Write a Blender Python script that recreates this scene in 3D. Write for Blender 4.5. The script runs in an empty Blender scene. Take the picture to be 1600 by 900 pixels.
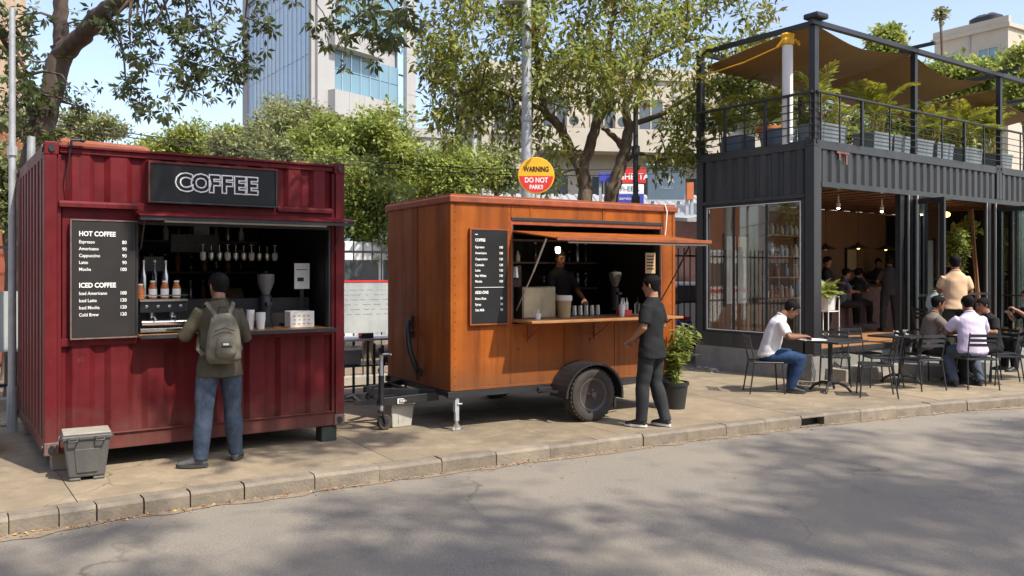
import bpy, bmesh, math, random
import numpy as np
from mathutils import Vector, Matrix, noise as mnoise
R = math.radians
rnd = random.Random(7)
SC = bpy.context.scene
COL = SC.collection
# ------------------------------------------------------------------ camera
cam_d = bpy.data.cameras.new('camera'); cam = bpy.data.objects.new('camera', cam_d); COL.objects.link(cam)
cam.location = (0, 0, 1.738); cam.rotation_euler = (R(90), 0, 0)
cam_d.sensor_width = 36; cam_d.lens = 36*1340/1600; cam_d.shift_y = -25/1600; cam_d.clip_start = .05; cam_d.clip_end = 3000
SC.camera = cam
SC.render.resolution_x = 1024; SC.render.resolution_y = 576
# ------------------------------------------------------------------ sky and sun
SUN_EL, SUN_AZ = 53, -41          # azimuth measured from +X, direction TO the sun
sd = Vector((math.cos(R(SUN_AZ))*math.cos(R(SUN_EL)), math.sin(R(SUN_AZ))*math.cos(R(SUN_EL)), math.sin(R(SUN_EL))))
W = bpy.data.worlds.new('World'); SC.world = W; W.use_nodes = True
nt = W.node_tree; nt.nodes.clear()
sky = nt.nodes.new('ShaderNodeTexSky'); sky.sky_type = 'NISHITA'; sky.sun_disc = False
sky.sun_elevation = R(SUN_EL); sky.sun_rotation = math.atan2(sd.x, sd.y)
sky.altitude = 0; sky.air_density = 1.0; sky.dust_density = 1.6; sky.ozone_density = 1.2
bg = nt.nodes.new('ShaderNodeBackground'); bg.inputs[1].default_value = .15
wo = nt.nodes.new('ShaderNodeOutputWorld')
hz = nt.nodes.new('ShaderNodeMix'); hz.data_type = 'RGBA'; hz.blend_type = 'ADD'; hz.inputs[0].default_value = 1; hz.inputs[7].default_value = (.50, .30, .22, 1)      # thin white summer haze over the whole sky
nt.links.new(sky.outputs[0], hz.inputs[6]); nt.links.new(hz.outputs[2], bg.inputs[0]); nt.links.new(bg.outputs[0], wo.inputs[0])
sl = bpy.data.lights.new('sun', 'SUN'); sl.energy = 3.7; sl.angle = R(.7); sl.color = (1, .93, .82)
so = bpy.data.objects.new('sun', sl); COL.objects.link(so); so.rotation_euler = sd.to_track_quat('Z', 'Y').to_euler()
SC.view_settings.view_transform = 'Standard'; SC.view_settings.look = 'None'
SC.view_settings.exposure = 0.78; SC.view_settings.gamma = 1
SC.render.engine = 'CYCLES'

# ------------------------------------------------------------------ materials
MATS = {}
def mat(name, col, rough=.6, var=.12, scale=6, bump=0, bscale=40, metal=0, spec=.5, col2=None, thr=None, coat=0, trans=0, emit=None, estr=0, stretch=None, island=0):
    m = bpy.data.materials.new(name); m.use_nodes = True; t = m.node_tree; N = t.nodes; L = t.links
    b = N['Principled BSDF']; b.inputs['Roughness'].default_value = rough; b.inputs['Metallic'].default_value = metal
    b.inputs['Specular IOR Level'].default_value = spec
    if coat: b.inputs['Coat Weight'].default_value = coat; b.inputs['Coat Roughness'].default_value = .15
    tc = N.new('ShaderNodeTexCoord'); mp = N.new('ShaderNodeMapping'); L.new(tc.outputs['Object'], mp.inputs[0])
    if stretch: mp.inputs['Scale'].default_value = stretch
    n = N.new('ShaderNodeTexNoise'); n.inputs['Scale'].default_value = scale; n.inputs['Detail'].default_value = 7; n.inputs['Roughness'].default_value = .62
    L.new(mp.outputs[0], n.inputs[0])
    mr = N.new('ShaderNodeMapRange'); mr.inputs[1].default_value = .3; mr.inputs[2].default_value = .7
    if thr: mr.inputs[1].default_value, mr.inputs[2].default_value = thr
    L.new(n.outputs[0], mr.inputs[0])
    mx = N.new('ShaderNodeMix'); mx.data_type = 'RGBA'
    c = list(col)+[1]
    c2 = list(col2)+[1] if col2 else [max(0, x*(1+var)) for x in col]+[1]
    c1 = c if col2 else [x*(1-var) for x in col]+[1]
    mx.inputs[6].default_value = c1; mx.inputs[7].default_value = c2
    L.new(mr.outputs[0], mx.inputs[0]); out = mx.outputs[2]
    if island:
        g = N.new('ShaderNodeNewGeometry'); h = N.new('ShaderNodeHueSaturation')
        a = N.new('ShaderNodeMapRange'); a.inputs[3].default_value = 1-island; a.inputs[4].default_value = 1+island
        L.new(g.outputs['Random Per Island'], a.inputs[0]); L.new(a.outputs[0], h.inputs['Value'])
        a2 = N.new('ShaderNodeMapRange'); a2.inputs[3].default_value = .5-.035; a2.inputs[4].default_value = .5+.02
        mm = N.new('ShaderNodeMath'); mm.operation = 'FRACT'; m3 = N.new('ShaderNodeMath'); m3.operation = 'MULTIPLY'; m3.inputs[1].default_value = 7.13
        L.new(g.outputs['Random Per Island'], m3.inputs[0]); L.new(m3.outputs[0], mm.inputs[0]); L.new(mm.outputs[0], a2.inputs[0]); L.new(a2.outputs[0], h.inputs['Hue'])
        L.new(out, h.inputs['Color']); out = h.outputs[0]
    L.new(out, b.inputs['Base Color'])
    if bump:
        bn = N.new('ShaderNodeTexNoise'); bn.inputs['Scale'].default_value = bscale; bn.inputs['Detail'].default_value = 6
        L.new(mp.outputs[0], bn.inputs[0])
        bp = N.new('ShaderNodeBump'); bp.inputs['Strength'].default_value = bump; bp.inputs['Distance'].default_value = .01
        L.new(bn.outputs[0], bp.inputs['Height']); L.new(bp.outputs[0], b.inputs['Normal'])
        rr = N.new('ShaderNodeMapRange'); rr.inputs[3].default_value = max(0, rough-.1); rr.inputs[4].default_value = min(1, rough+.12)
        L.new(n.outputs[0], rr.inputs[0]); L.new(rr.outputs[0], b.inputs['Roughness'])
    if trans:
        tr = N.new('ShaderNodeBsdfTranslucent'); ms = N.new('ShaderNodeMixShader'); ms.inputs[0].default_value = trans
        o = N['Material Output']
        hs = N.new('ShaderNodeHueSaturation'); hs.inputs['Value'].default_value = 1.5; hs.inputs['Hue'].default_value = .485; L.new(out, hs.inputs['Color']); L.new(hs.outputs[0], tr.inputs[0])
        L.new(b.outputs[0], ms.inputs[1]); L.new(tr.outputs[0], ms.inputs[2]); L.new(ms.outputs[0], o.inputs[0])
    if emit: b.inputs['Emission Color'].default_value = list(emit)+[1]; b.inputs['Emission Strength'].default_value = estr
    m.diffuse_color = c; MATS[name] = m; return m
def weather(m, dirt, amount=.5, scale=1.2, stretch=(1, 1, .25), lo=.5, hi=.75, scale2=None):
    """adds blotches of a second colour (dust, rust, stains) over a material's base colour"""
    t = m.node_tree; N = t.nodes; L = t.links; b = N['Principled BSDF']
    src = b.inputs['Base Color'].links[0].from_socket
    tc = N.new('ShaderNodeTexCoord'); mp = N.new('ShaderNodeMapping'); mp.inputs['Scale'].default_value = stretch; L.new(tc.outputs['Object'], mp.inputs[0])
    n = N.new('ShaderNodeTexNoise'); n.inputs['Scale'].default_value = scale; n.inputs['Detail'].default_value = 8; n.inputs['Roughness'].default_value = .65
    L.new(mp.outputs[0], n.inputs[0]); mr = N.new('ShaderNodeMapRange'); mr.inputs[1].default_value = lo; mr.inputs[2].default_value = hi; mr.inputs[4].default_value = amount
    L.new(n.outputs[0], mr.inputs[0]); mx = N.new('ShaderNodeMix'); mx.data_type = 'RGBA'; L.new(mr.outputs[0], mx.inputs[0]); L.new(src, mx.inputs[6]); mx.inputs[7].default_value = list(dirt)+[1]
    L.new(mx.outputs[2], b.inputs['Base Color']); return m
def base_dirt(m, dirt, z0, z1, amount=.5, scale=5):
    """road dust splashed up from the ground: strongest at the foot, broken by noise"""
    t = m.node_tree; N = t.nodes; L = t.links; b = N['Principled BSDF']; src = b.inputs['Base Color'].links[0].from_socket
    tc = N.new('ShaderNodeTexCoord'); sp = N.new('ShaderNodeSeparateXYZ'); L.new(tc.outputs['Object'], sp.inputs[0])
    g = N.new('ShaderNodeMapRange'); g.inputs[1].default_value = z1; g.inputs[2].default_value = z0; g.inputs[3].default_value = -.35; g.inputs[4].default_value = .55; L.new(sp.outputs[2], g.inputs[0])
    n = N.new('ShaderNodeTexNoise'); n.inputs['Scale'].default_value = scale; n.inputs['Detail'].default_value = 8; n.inputs['Roughness'].default_value = .7; L.new(tc.outputs['Object'], n.inputs[0])
    a = N.new('ShaderNodeMath'); a.operation = 'ADD'; L.new(g.outputs[0], a.inputs[0]); L.new(n.outputs[0], a.inputs[1])
    r = N.new('ShaderNodeMapRange'); r.inputs[1].default_value = .45; r.inputs[2].default_value = .95; r.inputs[4].default_value = amount; L.new(a.outputs[0], r.inputs[0])
    mx = N.new('ShaderNodeMix'); mx.data_type = 'RGBA'; L.new(r.outputs[0], mx.inputs[0]); L.new(src, mx.inputs[6]); mx.inputs[7].default_value = list(dirt)+[1]; L.new(mx.outputs[2], b.inputs['Base Color']); return m
def cracks(m, col, scale=.3, width=.006, amount=.7):
    t = m.node_tree; N = t.nodes; L = t.links; b = N['Principled BSDF']; src = b.inputs['Base Color'].links[0].from_socket
    tc = N.new('ShaderNodeTexCoord'); n = N.new('ShaderNodeTexNoise'); n.inputs['Scale'].default_value = 1.6; n.inputs['Detail'].default_value = 6; L.new(tc.outputs['Object'], n.inputs[0])
    ad = N.new('ShaderNodeMix'); ad.data_type = 'RGBA'; ad.blend_type = 'ADD'; ad.inputs[0].default_value = .9; L.new(tc.outputs['Object'], ad.inputs[6]); L.new(n.outputs['Color'], ad.inputs[7])
    v = N.new('ShaderNodeTexVoronoi'); v.feature = 'DISTANCE_TO_EDGE'; v.inputs['Scale'].default_value = scale; L.new(ad.outputs[2], v.inputs['Vector'])
    r = N.new('ShaderNodeMapRange'); r.inputs[1].default_value = width; r.inputs[2].default_value = 0; L.new(v.outputs['Distance'], r.inputs[0])
    k = N.new('ShaderNodeTexNoise'); k.inputs['Scale'].default_value = .5; L.new(tc.outputs['Object'], k.inputs[0]); kr = N.new('ShaderNodeMapRange'); kr.inputs[1].default_value = .5; kr.inputs[2].default_value = .62; kr.inputs[4].default_value = amount; L.new(k.outputs[0], kr.inputs[0])
    mu = N.new('ShaderNodeMath'); mu.operation = 'MULTIPLY'; L.new(r.outputs[0], mu.inputs[0]); L.new(kr.outputs[0], mu.inputs[1])
    mx = N.new('ShaderNodeMix'); mx.data_type = 'RGBA'; L.new(mu.outputs[0], mx.inputs[0]); L.new(src, mx.inputs[6]); mx.inputs[7].default_value = list(col)+[1]; L.new(mx.outputs[2], b.inputs['Base Color']); return m
def per_object(m, amt):
    """each stone, slab or sheet has its own slight tone"""
    t = m.node_tree; N = t.nodes; L = t.links; b = N['Principled BSDF']; src = b.inputs['Base Color'].links[0].from_socket
    oi = N.new('ShaderNodeObjectInfo'); r = N.new('ShaderNodeMapRange'); r.inputs[3].default_value = 1-amt; r.inputs[4].default_value = 1+amt; L.new(oi.outputs['Random'], r.inputs[0])
    h = N.new('ShaderNodeHueSaturation'); L.new(r.outputs[0], h.inputs['Value']); L.new(src, h.inputs['Color']); L.new(h.outputs[0], b.inputs['Base Color']); return m
def dents(m, scale=1.4, strength=.6, dist=.03):
    t = m.node_tree; N = t.nodes; L = t.links; b = N['Principled BSDF']; old = b.inputs['Normal'].links[0].from_socket if b.inputs['Normal'].links else None
    tc = N.new('ShaderNodeTexCoord'); n = N.new('ShaderNodeTexNoise'); n.inputs['Scale'].default_value = scale; n.inputs['Detail'].default_value = 2; L.new(tc.outputs['Object'], n.inputs[0])
    bp = N.new('ShaderNodeBump'); bp.inputs['Strength'].default_value = strength; bp.inputs['Distance'].default_value = dist; L.new(n.outputs[0], bp.inputs['Height'])
    if old: L.new(old, bp.inputs['Normal'])
    L.new(bp.outputs[0], b.inputs['Normal']); return m
def glass(name, tint=(.8, .9, .9), refl=.16, alpha=.85, rough=.02, dark=(.02, .025, .03)):
    m = bpy.data.materials.new(name); m.use_nodes = True; t = m.node_tree; N = t.nodes; L = t.links; N.clear()
    o = N.new('ShaderNodeOutputMaterial'); tr = N.new('ShaderNodeBsdfTransparent'); tr.inputs[0].default_value = list(tint)+[1]
    gl = N.new('ShaderNodeBsdfGlossy'); gl.inputs['Roughness'].default_value = rough; gl.inputs[0].default_value = (.9, .95, 1, 1)
    fr = N.new('ShaderNodeFresnel'); fr.inputs[0].default_value = 1.45; ad = N.new('ShaderNodeMath'); ad.operation = 'ADD'; ad.inputs[1].default_value = refl; ad.use_clamp = True
    L.new(fr.outputs[0], ad.inputs[0]); mx = N.new('ShaderNodeMixShader'); L.new(ad.outputs[0], mx.inputs[0]); L.new(tr.outputs[0], mx.inputs[1]); L.new(gl.outputs[0], mx.inputs[2])
    L.new(mx.outputs[0], o.inputs[0]); MATS[name] = m; return m

maroon = weather(weather(mat('maroon_paint', (.115, .0088, .0118), .52, .2, 3, .3, 5, spec=.2), (.16, .05, .04), .3, 2.2, (1, 1, .2), .5, .8), (.04, .006, .007), .75, 6, (2, 2, .12), .54, .7)
weather(maroon, (.21, .10, .085), .45, 9, (1, 1, 1), .64, .8)
base_dirt(maroon, (.15, .10, .075), .12, .8, .4)
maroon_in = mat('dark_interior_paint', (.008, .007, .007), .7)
orange = weather(weather(mat('rust_orange_paint', (.325, .086, .0095), .5, .16, 2.5, .3, 4, spec=.22), (.11, .022, .005), .85, 2.6, (1.9, 1.9, .10), .45, .68), (.36, .12, .022), .4, 5, (2, 2, .1), .55, .75)
weather(orange, (.07, .022, .01), .75, 7, (1, 1, .5), .6, .75); weather(orange, (.17, .042, .006), .55, 1.1, (1, 1, .5), .45, .65)
base_dirt(orange, (.10, .055, .03), .4, 1.0, .55)
orange_d = weather(mat('rusty_trim', (.27, .065, .018), .55, .25, 8, .3, 30), (.12, .035, .015), .7, 5, (1, 1, 1))
black = mat('black_metal', (.02, .021, .023), .45, .25, 5, .1, 30)
blackp = weather(mat('charcoal_container_paint', (.023, .0235, .0245), .45, .15, 3, .12, 10, coat=.1), (.10, .095, .085), .4, 2.5, (1.4, 1.4, .15), .5, .8)
rustspot = mat('rust_streak', (.16, .07, .05), .8, .4, 20)
castm = weather(mat('worn_casting', (.16, .10, .09), .6, .3, 12, .3, 30), (.05, .04, .04), .6, 8, (1, 1, 1))
alu = mat('brushed_aluminium', (.62, .63, .64), .3, .08, 20, metal=.9)
steel = mat('stainless_steel', (.62, .60, .56), .3, .1, 8, metal=1)
bronze = weather(mat('reflection_tinted_steel', (.34, .28, .20), .35, .2, 5, metal=.9), (.15, .12, .08), .6, 3)  # bronze tint stands in for trees reflected in the steel box
galv = weather(mat('galvanised_steel', (.42, .44, .45), .5, .12, 10, .1, 40, metal=.35), (.25, .27, .27), .5, 4)
chrome = mat('chrome', (.8, .8, .8), .12, .05, metal=1)
rimm = weather(mat('rim_paint', (.085, .08, .075), .45, .2, 10), (.12, .08, .06), .5, 8)
rubber = weather(mat('tyre_rubber', (.038, .031, .028), .8, .2, 12, .3, 60), (.10, .075, .055), .6, 5, (1, 1, 1), .4, .8)
board = mat('menu_board_black', (.028, .025, .023), .5, .12, 4, spec=.25)
signb = mat('sign_board_black', (.018, .019, .02), .45, .15, 4, spec=.25)
white = mat('white_paint', (.82, .81, .78), .5, .04, 6)
paper = mat('white_paper', (.82, .8, .74), .7, .05, 10)
wood = mat('varnished_wood', (.34, .16, .055), .45, .3, 5, .2, 30, stretch=(1, 12, 12))
woodf = mat('wood_floor', (.36, .18, .08), .45, .25, 5, .1, 30, stretch=(1, 12, 12))
brownw = mat('brown_plaster', (.27, .14, .07), .7, .12, 2)
ceilw = mat('wood_ceiling', (.17, .09, .05), .55, .2, 3, stretch=(10, 1, 1))
conc = weather(mat('concrete', (.36, .33, .28), .85, .15, 7, .5, 40), (.17, .15, .12), .7, 2.4, (1, 1, 1), .42, .75)
plinthm = weather(mat('plinth_concrete', (.22, .215, .20), .85, .15, 6, .5, 40), (.11, .11, .10), .6, 2.5, (1, 1, .5))
kerbm = weather(weather(mat('kerb_concrete', (.23, .19, .14), .85, .18, 9, .6, 45), (.11, .10, .085), .75, 3.2, (1, 1, 1), .42, .7), (.33, .26, .17), .6, 5, (1, 1, 1), .55, .8)
pave = weather(weather(weather(mat('pavement_concrete', (.255, .20, .13), .88, .13, 5, .5, 60), (.155, .128, .09), .95, .7, (1, 1, 1), .45, .68), (.37, .30, .20), .6, 3.1, (1, 1, 1), .5, .7), (.09, .078, .06), .55, 9, (1, 1, 1), .6, .78)
asph = weather(weather(weather(mat('dusty_asphalt', (.24, .215, .178), .9, .35, 70, .9, 160, spec=.3), (.29, .25, .19), .7, .5, (1, 1, 1), .42, .7), (.125, .12, .112), .6, 1.7, (1, 1, 1), .55, .75), (.34, .31, .26), .8, 60, (1, 1, 1), .58, .68)
cracks(asph, (.05, .047, .042), .33, .009, .55); cracks(pave, (.06, .05, .038), .5, .006, .8); weather(asph, (.085, .08, .075), .6, .9, (1, 1, 1), .62, .72)
per_object(kerbm, .16); per_object(pave, .07); per_object(orange, .09); per_object(maroon, .06); dents(orange, 1.8, .7, .05); dents(maroon, 2.2, .6, .04)
soil = weather(mat('soil', (.20, .15, .10), .95, .35, 9, 1, 30), (.30, .26, .20), .7, 2, (1, 1, 1))
bark = weather(mat('bark', (.085, .06, .045), .9, .35, 14, 1, 22, stretch=(1, 1, .35)), (.17, .135, .10), .6, 3, (1, 1, .5), .5, .7)
bark2 = weather(mat('pale_bark', (.11, .08, .055), .9, .35, 14, 1, 22, stretch=(1, 1, .35)), (.30, .25, .17), .6, 3, (1, 1, .5), .5, .7)
leafA = mat('dull_green_leaf', (.075, .10, .03), .45, .35, .8, island=.45, trans=.3, spec=.4)
leafB = mat('fine_green_leaf', (.14, .19, .04), .5, .4, .6, island=.55, trans=.38, col2=(.24, .26, .055))
leafC = mat('bush_green_leaf', (.17, .25, .055), .5, .35, .5, island=.5, trans=.35, col2=(.29, .33, .07))
leafD = mat('far_green_leaf', (.19, .23, .10), .6, .3, .3, island=.35, trans=.3, col2=(.26, .27, .11))
leafY = mat('yellow_green_leaf', (.24, .30, .04), .5, .25, 2, island=.35, trans=.35)
leafP = mat('palm_leaf', (.23, .31, .035), .45, .25, 3, island=.4, trans=.35, col2=(.42, .40, .06))
leafO = mat('bronze_leaf', (.30, .16, .045), .5, .3, 2, island=.35, trans=.3)
sandm = weather(mat('gutter_sand_dust', (.235, .19, .13), .95, .2, 20, .6, 80), (.25, .21, .16), .6, 6, (1, 1, 1))
dryleaf = mat('dry_leaf', (.34, .20, .08), .8, .4, 30, island=.5)
bluepl = weather(mat('blue_grey_planter', (.14, .165, .175), .55, .12, 3), (.28, .31, .31), .5, 3)
terr = mat('terracotta', (.45, .13, .04), .7)
sailm = mat('shade_cloth', (.24, .16, .07), .8, .1, 2, .2, 120, trans=.25)
whitewash = weather(mat('white_column', (.72, .71, .68), .6, .05, 5), (.5, .46, .38), .5, 3, (1, 1, .3))
bldc = weather(mat('cream_plaster', (.46, .41, .33), .85, .06, 2), (.42, .37, .30), .5, .5, (1, 1, .4))
bldt = weather(mat('tan_plaster', (.50, .36, .24), .85, .1, 3), (.62, .54, .44), .6, .6, (1, 1, .4))
bldg = weather(mat('tower_concrete', (.36, .355, .345), .85, .06, .6), (.25, .245, .235), .6, .35, (1, 1, .4))
winb = mat('window_glass_blue', (.15, .26, .32), .08, .15, .25, spec=.9)
wing = mat('facade_glass', (.34, .55, .78), .2, .35, .12, spec=.6, col2=(.42, .54, .62))
wind = mat('window_glass_dark', (.06, .075, .085), .12, .3, .6, spec=.8)
glz = glass('cafe_glass', (.8, .82, .8), .03)
glz2 = glass('door_glass', (.60, .70, .68), .16)
clear = glass('clear_plastic', (.8, .8, .78), .05)
redp = mat('red_sign_paint', (.62, .035, .03), .45)
yellowp = mat('yellow_sign_paint', (.8, .42, .02), .45)
bluep = mat('blue_sign_paint', (.05, .06, .38), .5)
slate = mat('slate_billboard', (.09, .13, .17), .5, .08, 1)
vanw = mat('white_vehicle_paint', (.75, .77, .77), .25, .03, 2, coat=.5)
redoxide = weather(mat('red_oxide_tank', (.27, .075, .035), .7, .2, 4), (.16, .06, .04), .6, 2)
bulb = mat('lit_bulb', (1, .85, .6), .4, emit=(1, .8, .5), estr=14)
bulbd = mat('warm_bulb', (1, .7, .35), .4, emit=(1, .62, .18), estr=2.5)
tubeoff = mat('tube_lamp', (.5, .5, .48), .4)
skinA = mat('brown_skin', (.22, .10, .055), .5, .12, 12, .1, 60)
skinB = mat('light_brown_skin', (.34, .165, .095), .5, .1, 12, .1, 60)
hairm = mat('black_hair', (.007, .006, .006), .75, .4, 60, .8, 90, spec=.15)
eyem = mat('dark_eye', (.02, .015, .012), .2)
def cloth(name, col, var=.14, scale=8, b=.35): return mat(name, col, .85, var, scale, b, 70, spec=.2)
olive = cloth('olive_cloth', (.085, .075, .05)); olive2 = cloth('olive_backpack', (.135, .125, .095)); jeans = weather(cloth('blue_denim', (.055, .075, .11), .3, 20), (.19, .22, .27), .6, 4, (1, 1, .6), .5, .72)
jeansd = weather(cloth('dark_denim', (.02, .045, .11), .3, 20), (.05, .09, .18), .5, 4, (1, 1, .6))
blackc = cloth('black_cloth', (.017, .017, .018)); greyjean = weather(cloth('charcoal_denim', (.03, .031, .034)), (.07, .072, .078), .5, 5, (1, 1, .5))
whitec = cloth('white_cloth', (.66, .65, .66), .05); lavc = cloth('lavender_cloth', (.58, .50, .64), .05); creamc = cloth('peach_cloth', (.62, .42, .26), .06)
greyc = cloth('brown_grey_cloth', (.17, .135, .11), .1); tealc = cloth('pale_teal_cloth', (.45, .58, .56), .06); oliveg = cloth('dark_green_trouser', (.045, .045, .035)); slatec = cloth('slate_trouser', (.08, .10, .13))
greysh = mat('grey_shoe', (.09, .095, .10), .6, .2, 12); blacksh = mat('black_shoe', (.025, .022, .022), .5, .2, 12); solew = mat('white_sole', (.7, .69, .66), .6); sole_d = mat('dark_sole', (.05, .05, .05), .7)
binm = weather(mat('grey_plastic', (.085, .083, .08), .5, .12, 5, .2, 30), (.15, .14, .12), .5, 3, (1, 1, .5))
binlid = weather(mat('dusty_lid', (.30, .28, .225), .7, .15, 8), (.2, .19, .17), .5, 6)
greenblk = mat('dark_green_block', (.035, .045, .035), .8, .3, 8, .4, 30)
amber = mat('amber_drink', (.42, .12, .03), .25, .3, 6); dark_bottle = mat('dark_bottle', (.03, .03, .035), .15)
bannerm = weather(mat('faded_banner', (.40, .43, .42), .6, .12, 2), (.22, .26, .27), .6, 3)
charc = cloth('charcoal_shirt', (.045, .047, .052))
cardb = mat('kraft_card', (.50, .34, .17), .7, .1, 5)

# ------------------------------------------------------------------ mesh helpers
class MB:
    def __init__(s): s.v = []; s.f = []; s.m = []; s.xf = None
    def add(s, vs, fs, mi=0):
        o = len(s.v)
        if s.xf is not None: vs = [tuple(s.xf @ Vector(p)) for p in vs]
        s.v += [tuple(p) for p in vs]; s.f += [tuple(i+o for i in f) for f in fs]; s.m += [mi]*len(fs); return s
    def box(s, x0, y0, z0, x1, y1, z1, mi=0):
        return s.add([(x0, y0, z0), (x1, y0, z0), (x1, y1, z0), (x0, y1, z0), (x0, y0, z1), (x1, y0, z1), (x1, y1, z1), (x0, y1, z1)],
                     [(0, 3, 2, 1), (4, 5, 6, 7), (0, 1, 5, 4), (1, 2, 6, 5), (2, 3, 7, 6), (3, 0, 4, 7)], mi)
    def hexa(s, lo, hi, mi=0):      # four lower points, four upper points
        return s.add(list(lo)+list(hi), [(0, 3, 2, 1), (4, 5, 6, 7), (0, 1, 5, 4), (1, 2, 6, 5), (2, 3, 7, 6), (3, 0, 4, 7)], mi)
    def prism(s, pts, a, b, axis='z', mi=0):
        def P(p, h): return {'z': (p[0], p[1], h), 'y': (p[0], h, p[1]), 'x': (h, p[0], p[1])}[axis]
        n = len(pts); vs = [P(p, a) for p in pts]+[P(p, b) for p in pts]
        return s.add(vs, [tuple(range(n))[::-1], tuple(range(n, 2*n))]+[(i, (i+1) % n, n+(i+1) % n, n+i) for i in range(n)], mi)
    def tube(s, pts, r, n=8, mi=0, flat=1):
        pts = [Vector(p) for p in pts]; k = len(pts); rs = r if isinstance(r, (list, tuple)) else [r]*k
        vs = []; fs = []
        t0 = (pts[1]-pts[0]).normalized(); u = t0.orthogonal().normalized()
        for i, p in enumerate(pts):
            t = (pts[min(i+1, k-1)]-pts[max(i-1, 0)]).normalized(); u = (u-t*u.dot(t)).normalized(); w = t.cross(u)
            for j in range(n):
                a = 2*math.pi*j/n; vs.append(p+(u*math.cos(a)+w*math.sin(a))*rs[i])
        for i in range(k-1):
            for j in range(n): fs.append((i*n+j, i*n+(j+1) % n, (i+1)*n+(j+1) % n, (i+1)*n+j))
        fs.append(tuple(range(n))[::-1]); fs.append(tuple((k-1)*n+j for j in range(n)))
        return s.add(vs, fs, mi)
    def bar(s, p0, p1, w, d=None, mi=0, up=(0, 0, 1)):
        p0, p1 = Vector(p0), Vector(p1); d = d or w; t = (p1-p0).normalized(); up = Vector(up)
        if abs(t.dot(up)) > .95: up = Vector((0, 1, 0))
        a = t.cross(up).normalized()*w/2; b = a.cross(t).normalized()*d/2
        return s.hexa([p0-a-b, p0+a-b, p0+a+b, p0-a+b], [p1-a-b, p1+a-b, p1+a+b, p1-a+b], mi)
    def lathe(s, prof, c=(0, 0, 0), n=16, mi=0, axis='z'):
        vs = []; k = len(prof)
        for r, h in prof:
            for j in range(n):
                a = 2*math.pi*j/n; x, y = r*math.cos(a), r*math.sin(a)
                p = {'z': (x, y, h), 'y': (x, h, y), 'x': (h, x, y)}[axis]; vs.append((p[0]+c[0], p[1]+c[1], p[2]+c[2]))
        fs = [(i*n+j, i*n+(j+1) % n, (i+1)*n+(j+1) % n, (i+1)*n+j) for i in range(k-1) for j in range(n)]
        fs += [tuple(range(n))[::-1], tuple((k-1)*n+j for j in range(n))]
        return s.add(vs, fs, mi)
    def ball(s, c, rx, ry=None, rz=None, n=10, mi=0):
        ry = ry or rx; rz = rz or rx; k = n//2+1; vs = []; 
        for i in range(1, k):
            t = math.pi*i/k
            for j in range(n):
                a = 2*math.pi*j/n; vs.append((c[0]+rx*math.sin(t)*math.cos(a), c[1]+ry*math.sin(t)*math.sin(a), c[2]-rz*math.cos(t)))
        fs = [(i*n+j, i*n+(j+1) % n, (i+1)*n+(j+1) % n, (i+1)*n+j) for i in range(k-2) for j in range(n)]
        b = len(vs); vs += [(c[0], c[1], c[2]-rz), (c[0], c[1], c[2]+rz)]
        fs += [(b, (j+1) % n, j) for j in range(n)]+[(b+1, (k-2)*n+j, (k-2)*n+(j+1) % n) for j in range(n)]
        return s.add(vs, fs, mi)
    def mesh(s, name):
        me = bpy.data.meshes.new(name); me.from_pydata(s.v, [], s.f); me.polygons.foreach_set('material_index', s.m); return me
    def build(s, name, mats, parent=None, smooth=False, bevel=0, kind=None, loc=None, label=None):
        me = s.mesh(name)
        for m in (mats if isinstance(mats, (list, tuple)) else [mats]): me.materials.append(m)
        if s.f:
            bm = bmesh.new(); bm.from_mesh(me); bmesh.ops.recalc_face_normals(bm, faces=bm.faces); bm.to_mesh(me); bm.free()
        if smooth: shade(me)
        o = bpy.data.objects.new(name, me); COL.objects.link(o)
        if parent: o.parent = parent
        if loc: o.location = loc
        if bevel:
            md = o.modifiers.new('bevel', 'BEVEL'); md.width = bevel; md.segments = 2; md.limit_method = 'ANGLE'; md.angle_limit = R(40)
        if kind: o['kind'] = kind
        if label: o['label'] = label
        return o
def shade(me, ang=40):
    me.polygons.foreach_set('use_smooth', [True]*len(me.polygons))
    try: me.set_sharp_from_angle(angle=R(ang))
    except Exception: pass
def thing(name, label, cat, loc=(0, 0, 0), rz=0, group=None):
    o = bpy.data.objects.new(name, None); COL.objects.link(o); o.location = loc; o.rotation_euler = (0, 0, rz); o.empty_display_size = .2
    o['label'] = label; o['category'] = cat
    if group: o['group'] = group
    return o
def tag(o, label, cat, group=None):
    o['label'] = label; o['category'] = cat
    if group: o['group'] = group
    return o
def dup(src, loc=None, rz=None, label=None, group=None, scale=None, parent=None):
    def cp(o, par):
        c = o.copy(); COL.objects.link(c); c.parent = par
        for ch in o.children: cp(ch, c)
        return c
    c = cp(src, parent)
    if loc is not None: c.location = loc
    if rz is not None: c.rotation_euler = (0, 0, rz)
    if scale: c.scale = (scale,)*3
    if label: c['label'] = label
    if group: c['group'] = group
    return c
def inst(src, loc, rot=None, parent=None, name=None, scale=None):
    o = bpy.data.objects.new(name or src.name.split('.')[0], src.data); COL.objects.link(o); o.parent = parent or src.parent
    for md in src.modifiers:
        if md.type == 'BEVEL':
            n = o.modifiers.new('bevel', 'BEVEL'); n.width = md.width; n.segments = md.segments; n.limit_method = 'ANGLE'; n.angle_limit = md.angle_limit
    o.location = loc
    if rot: o.rotation_euler = rot
    if scale: o.scale = scale
    return o
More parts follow.
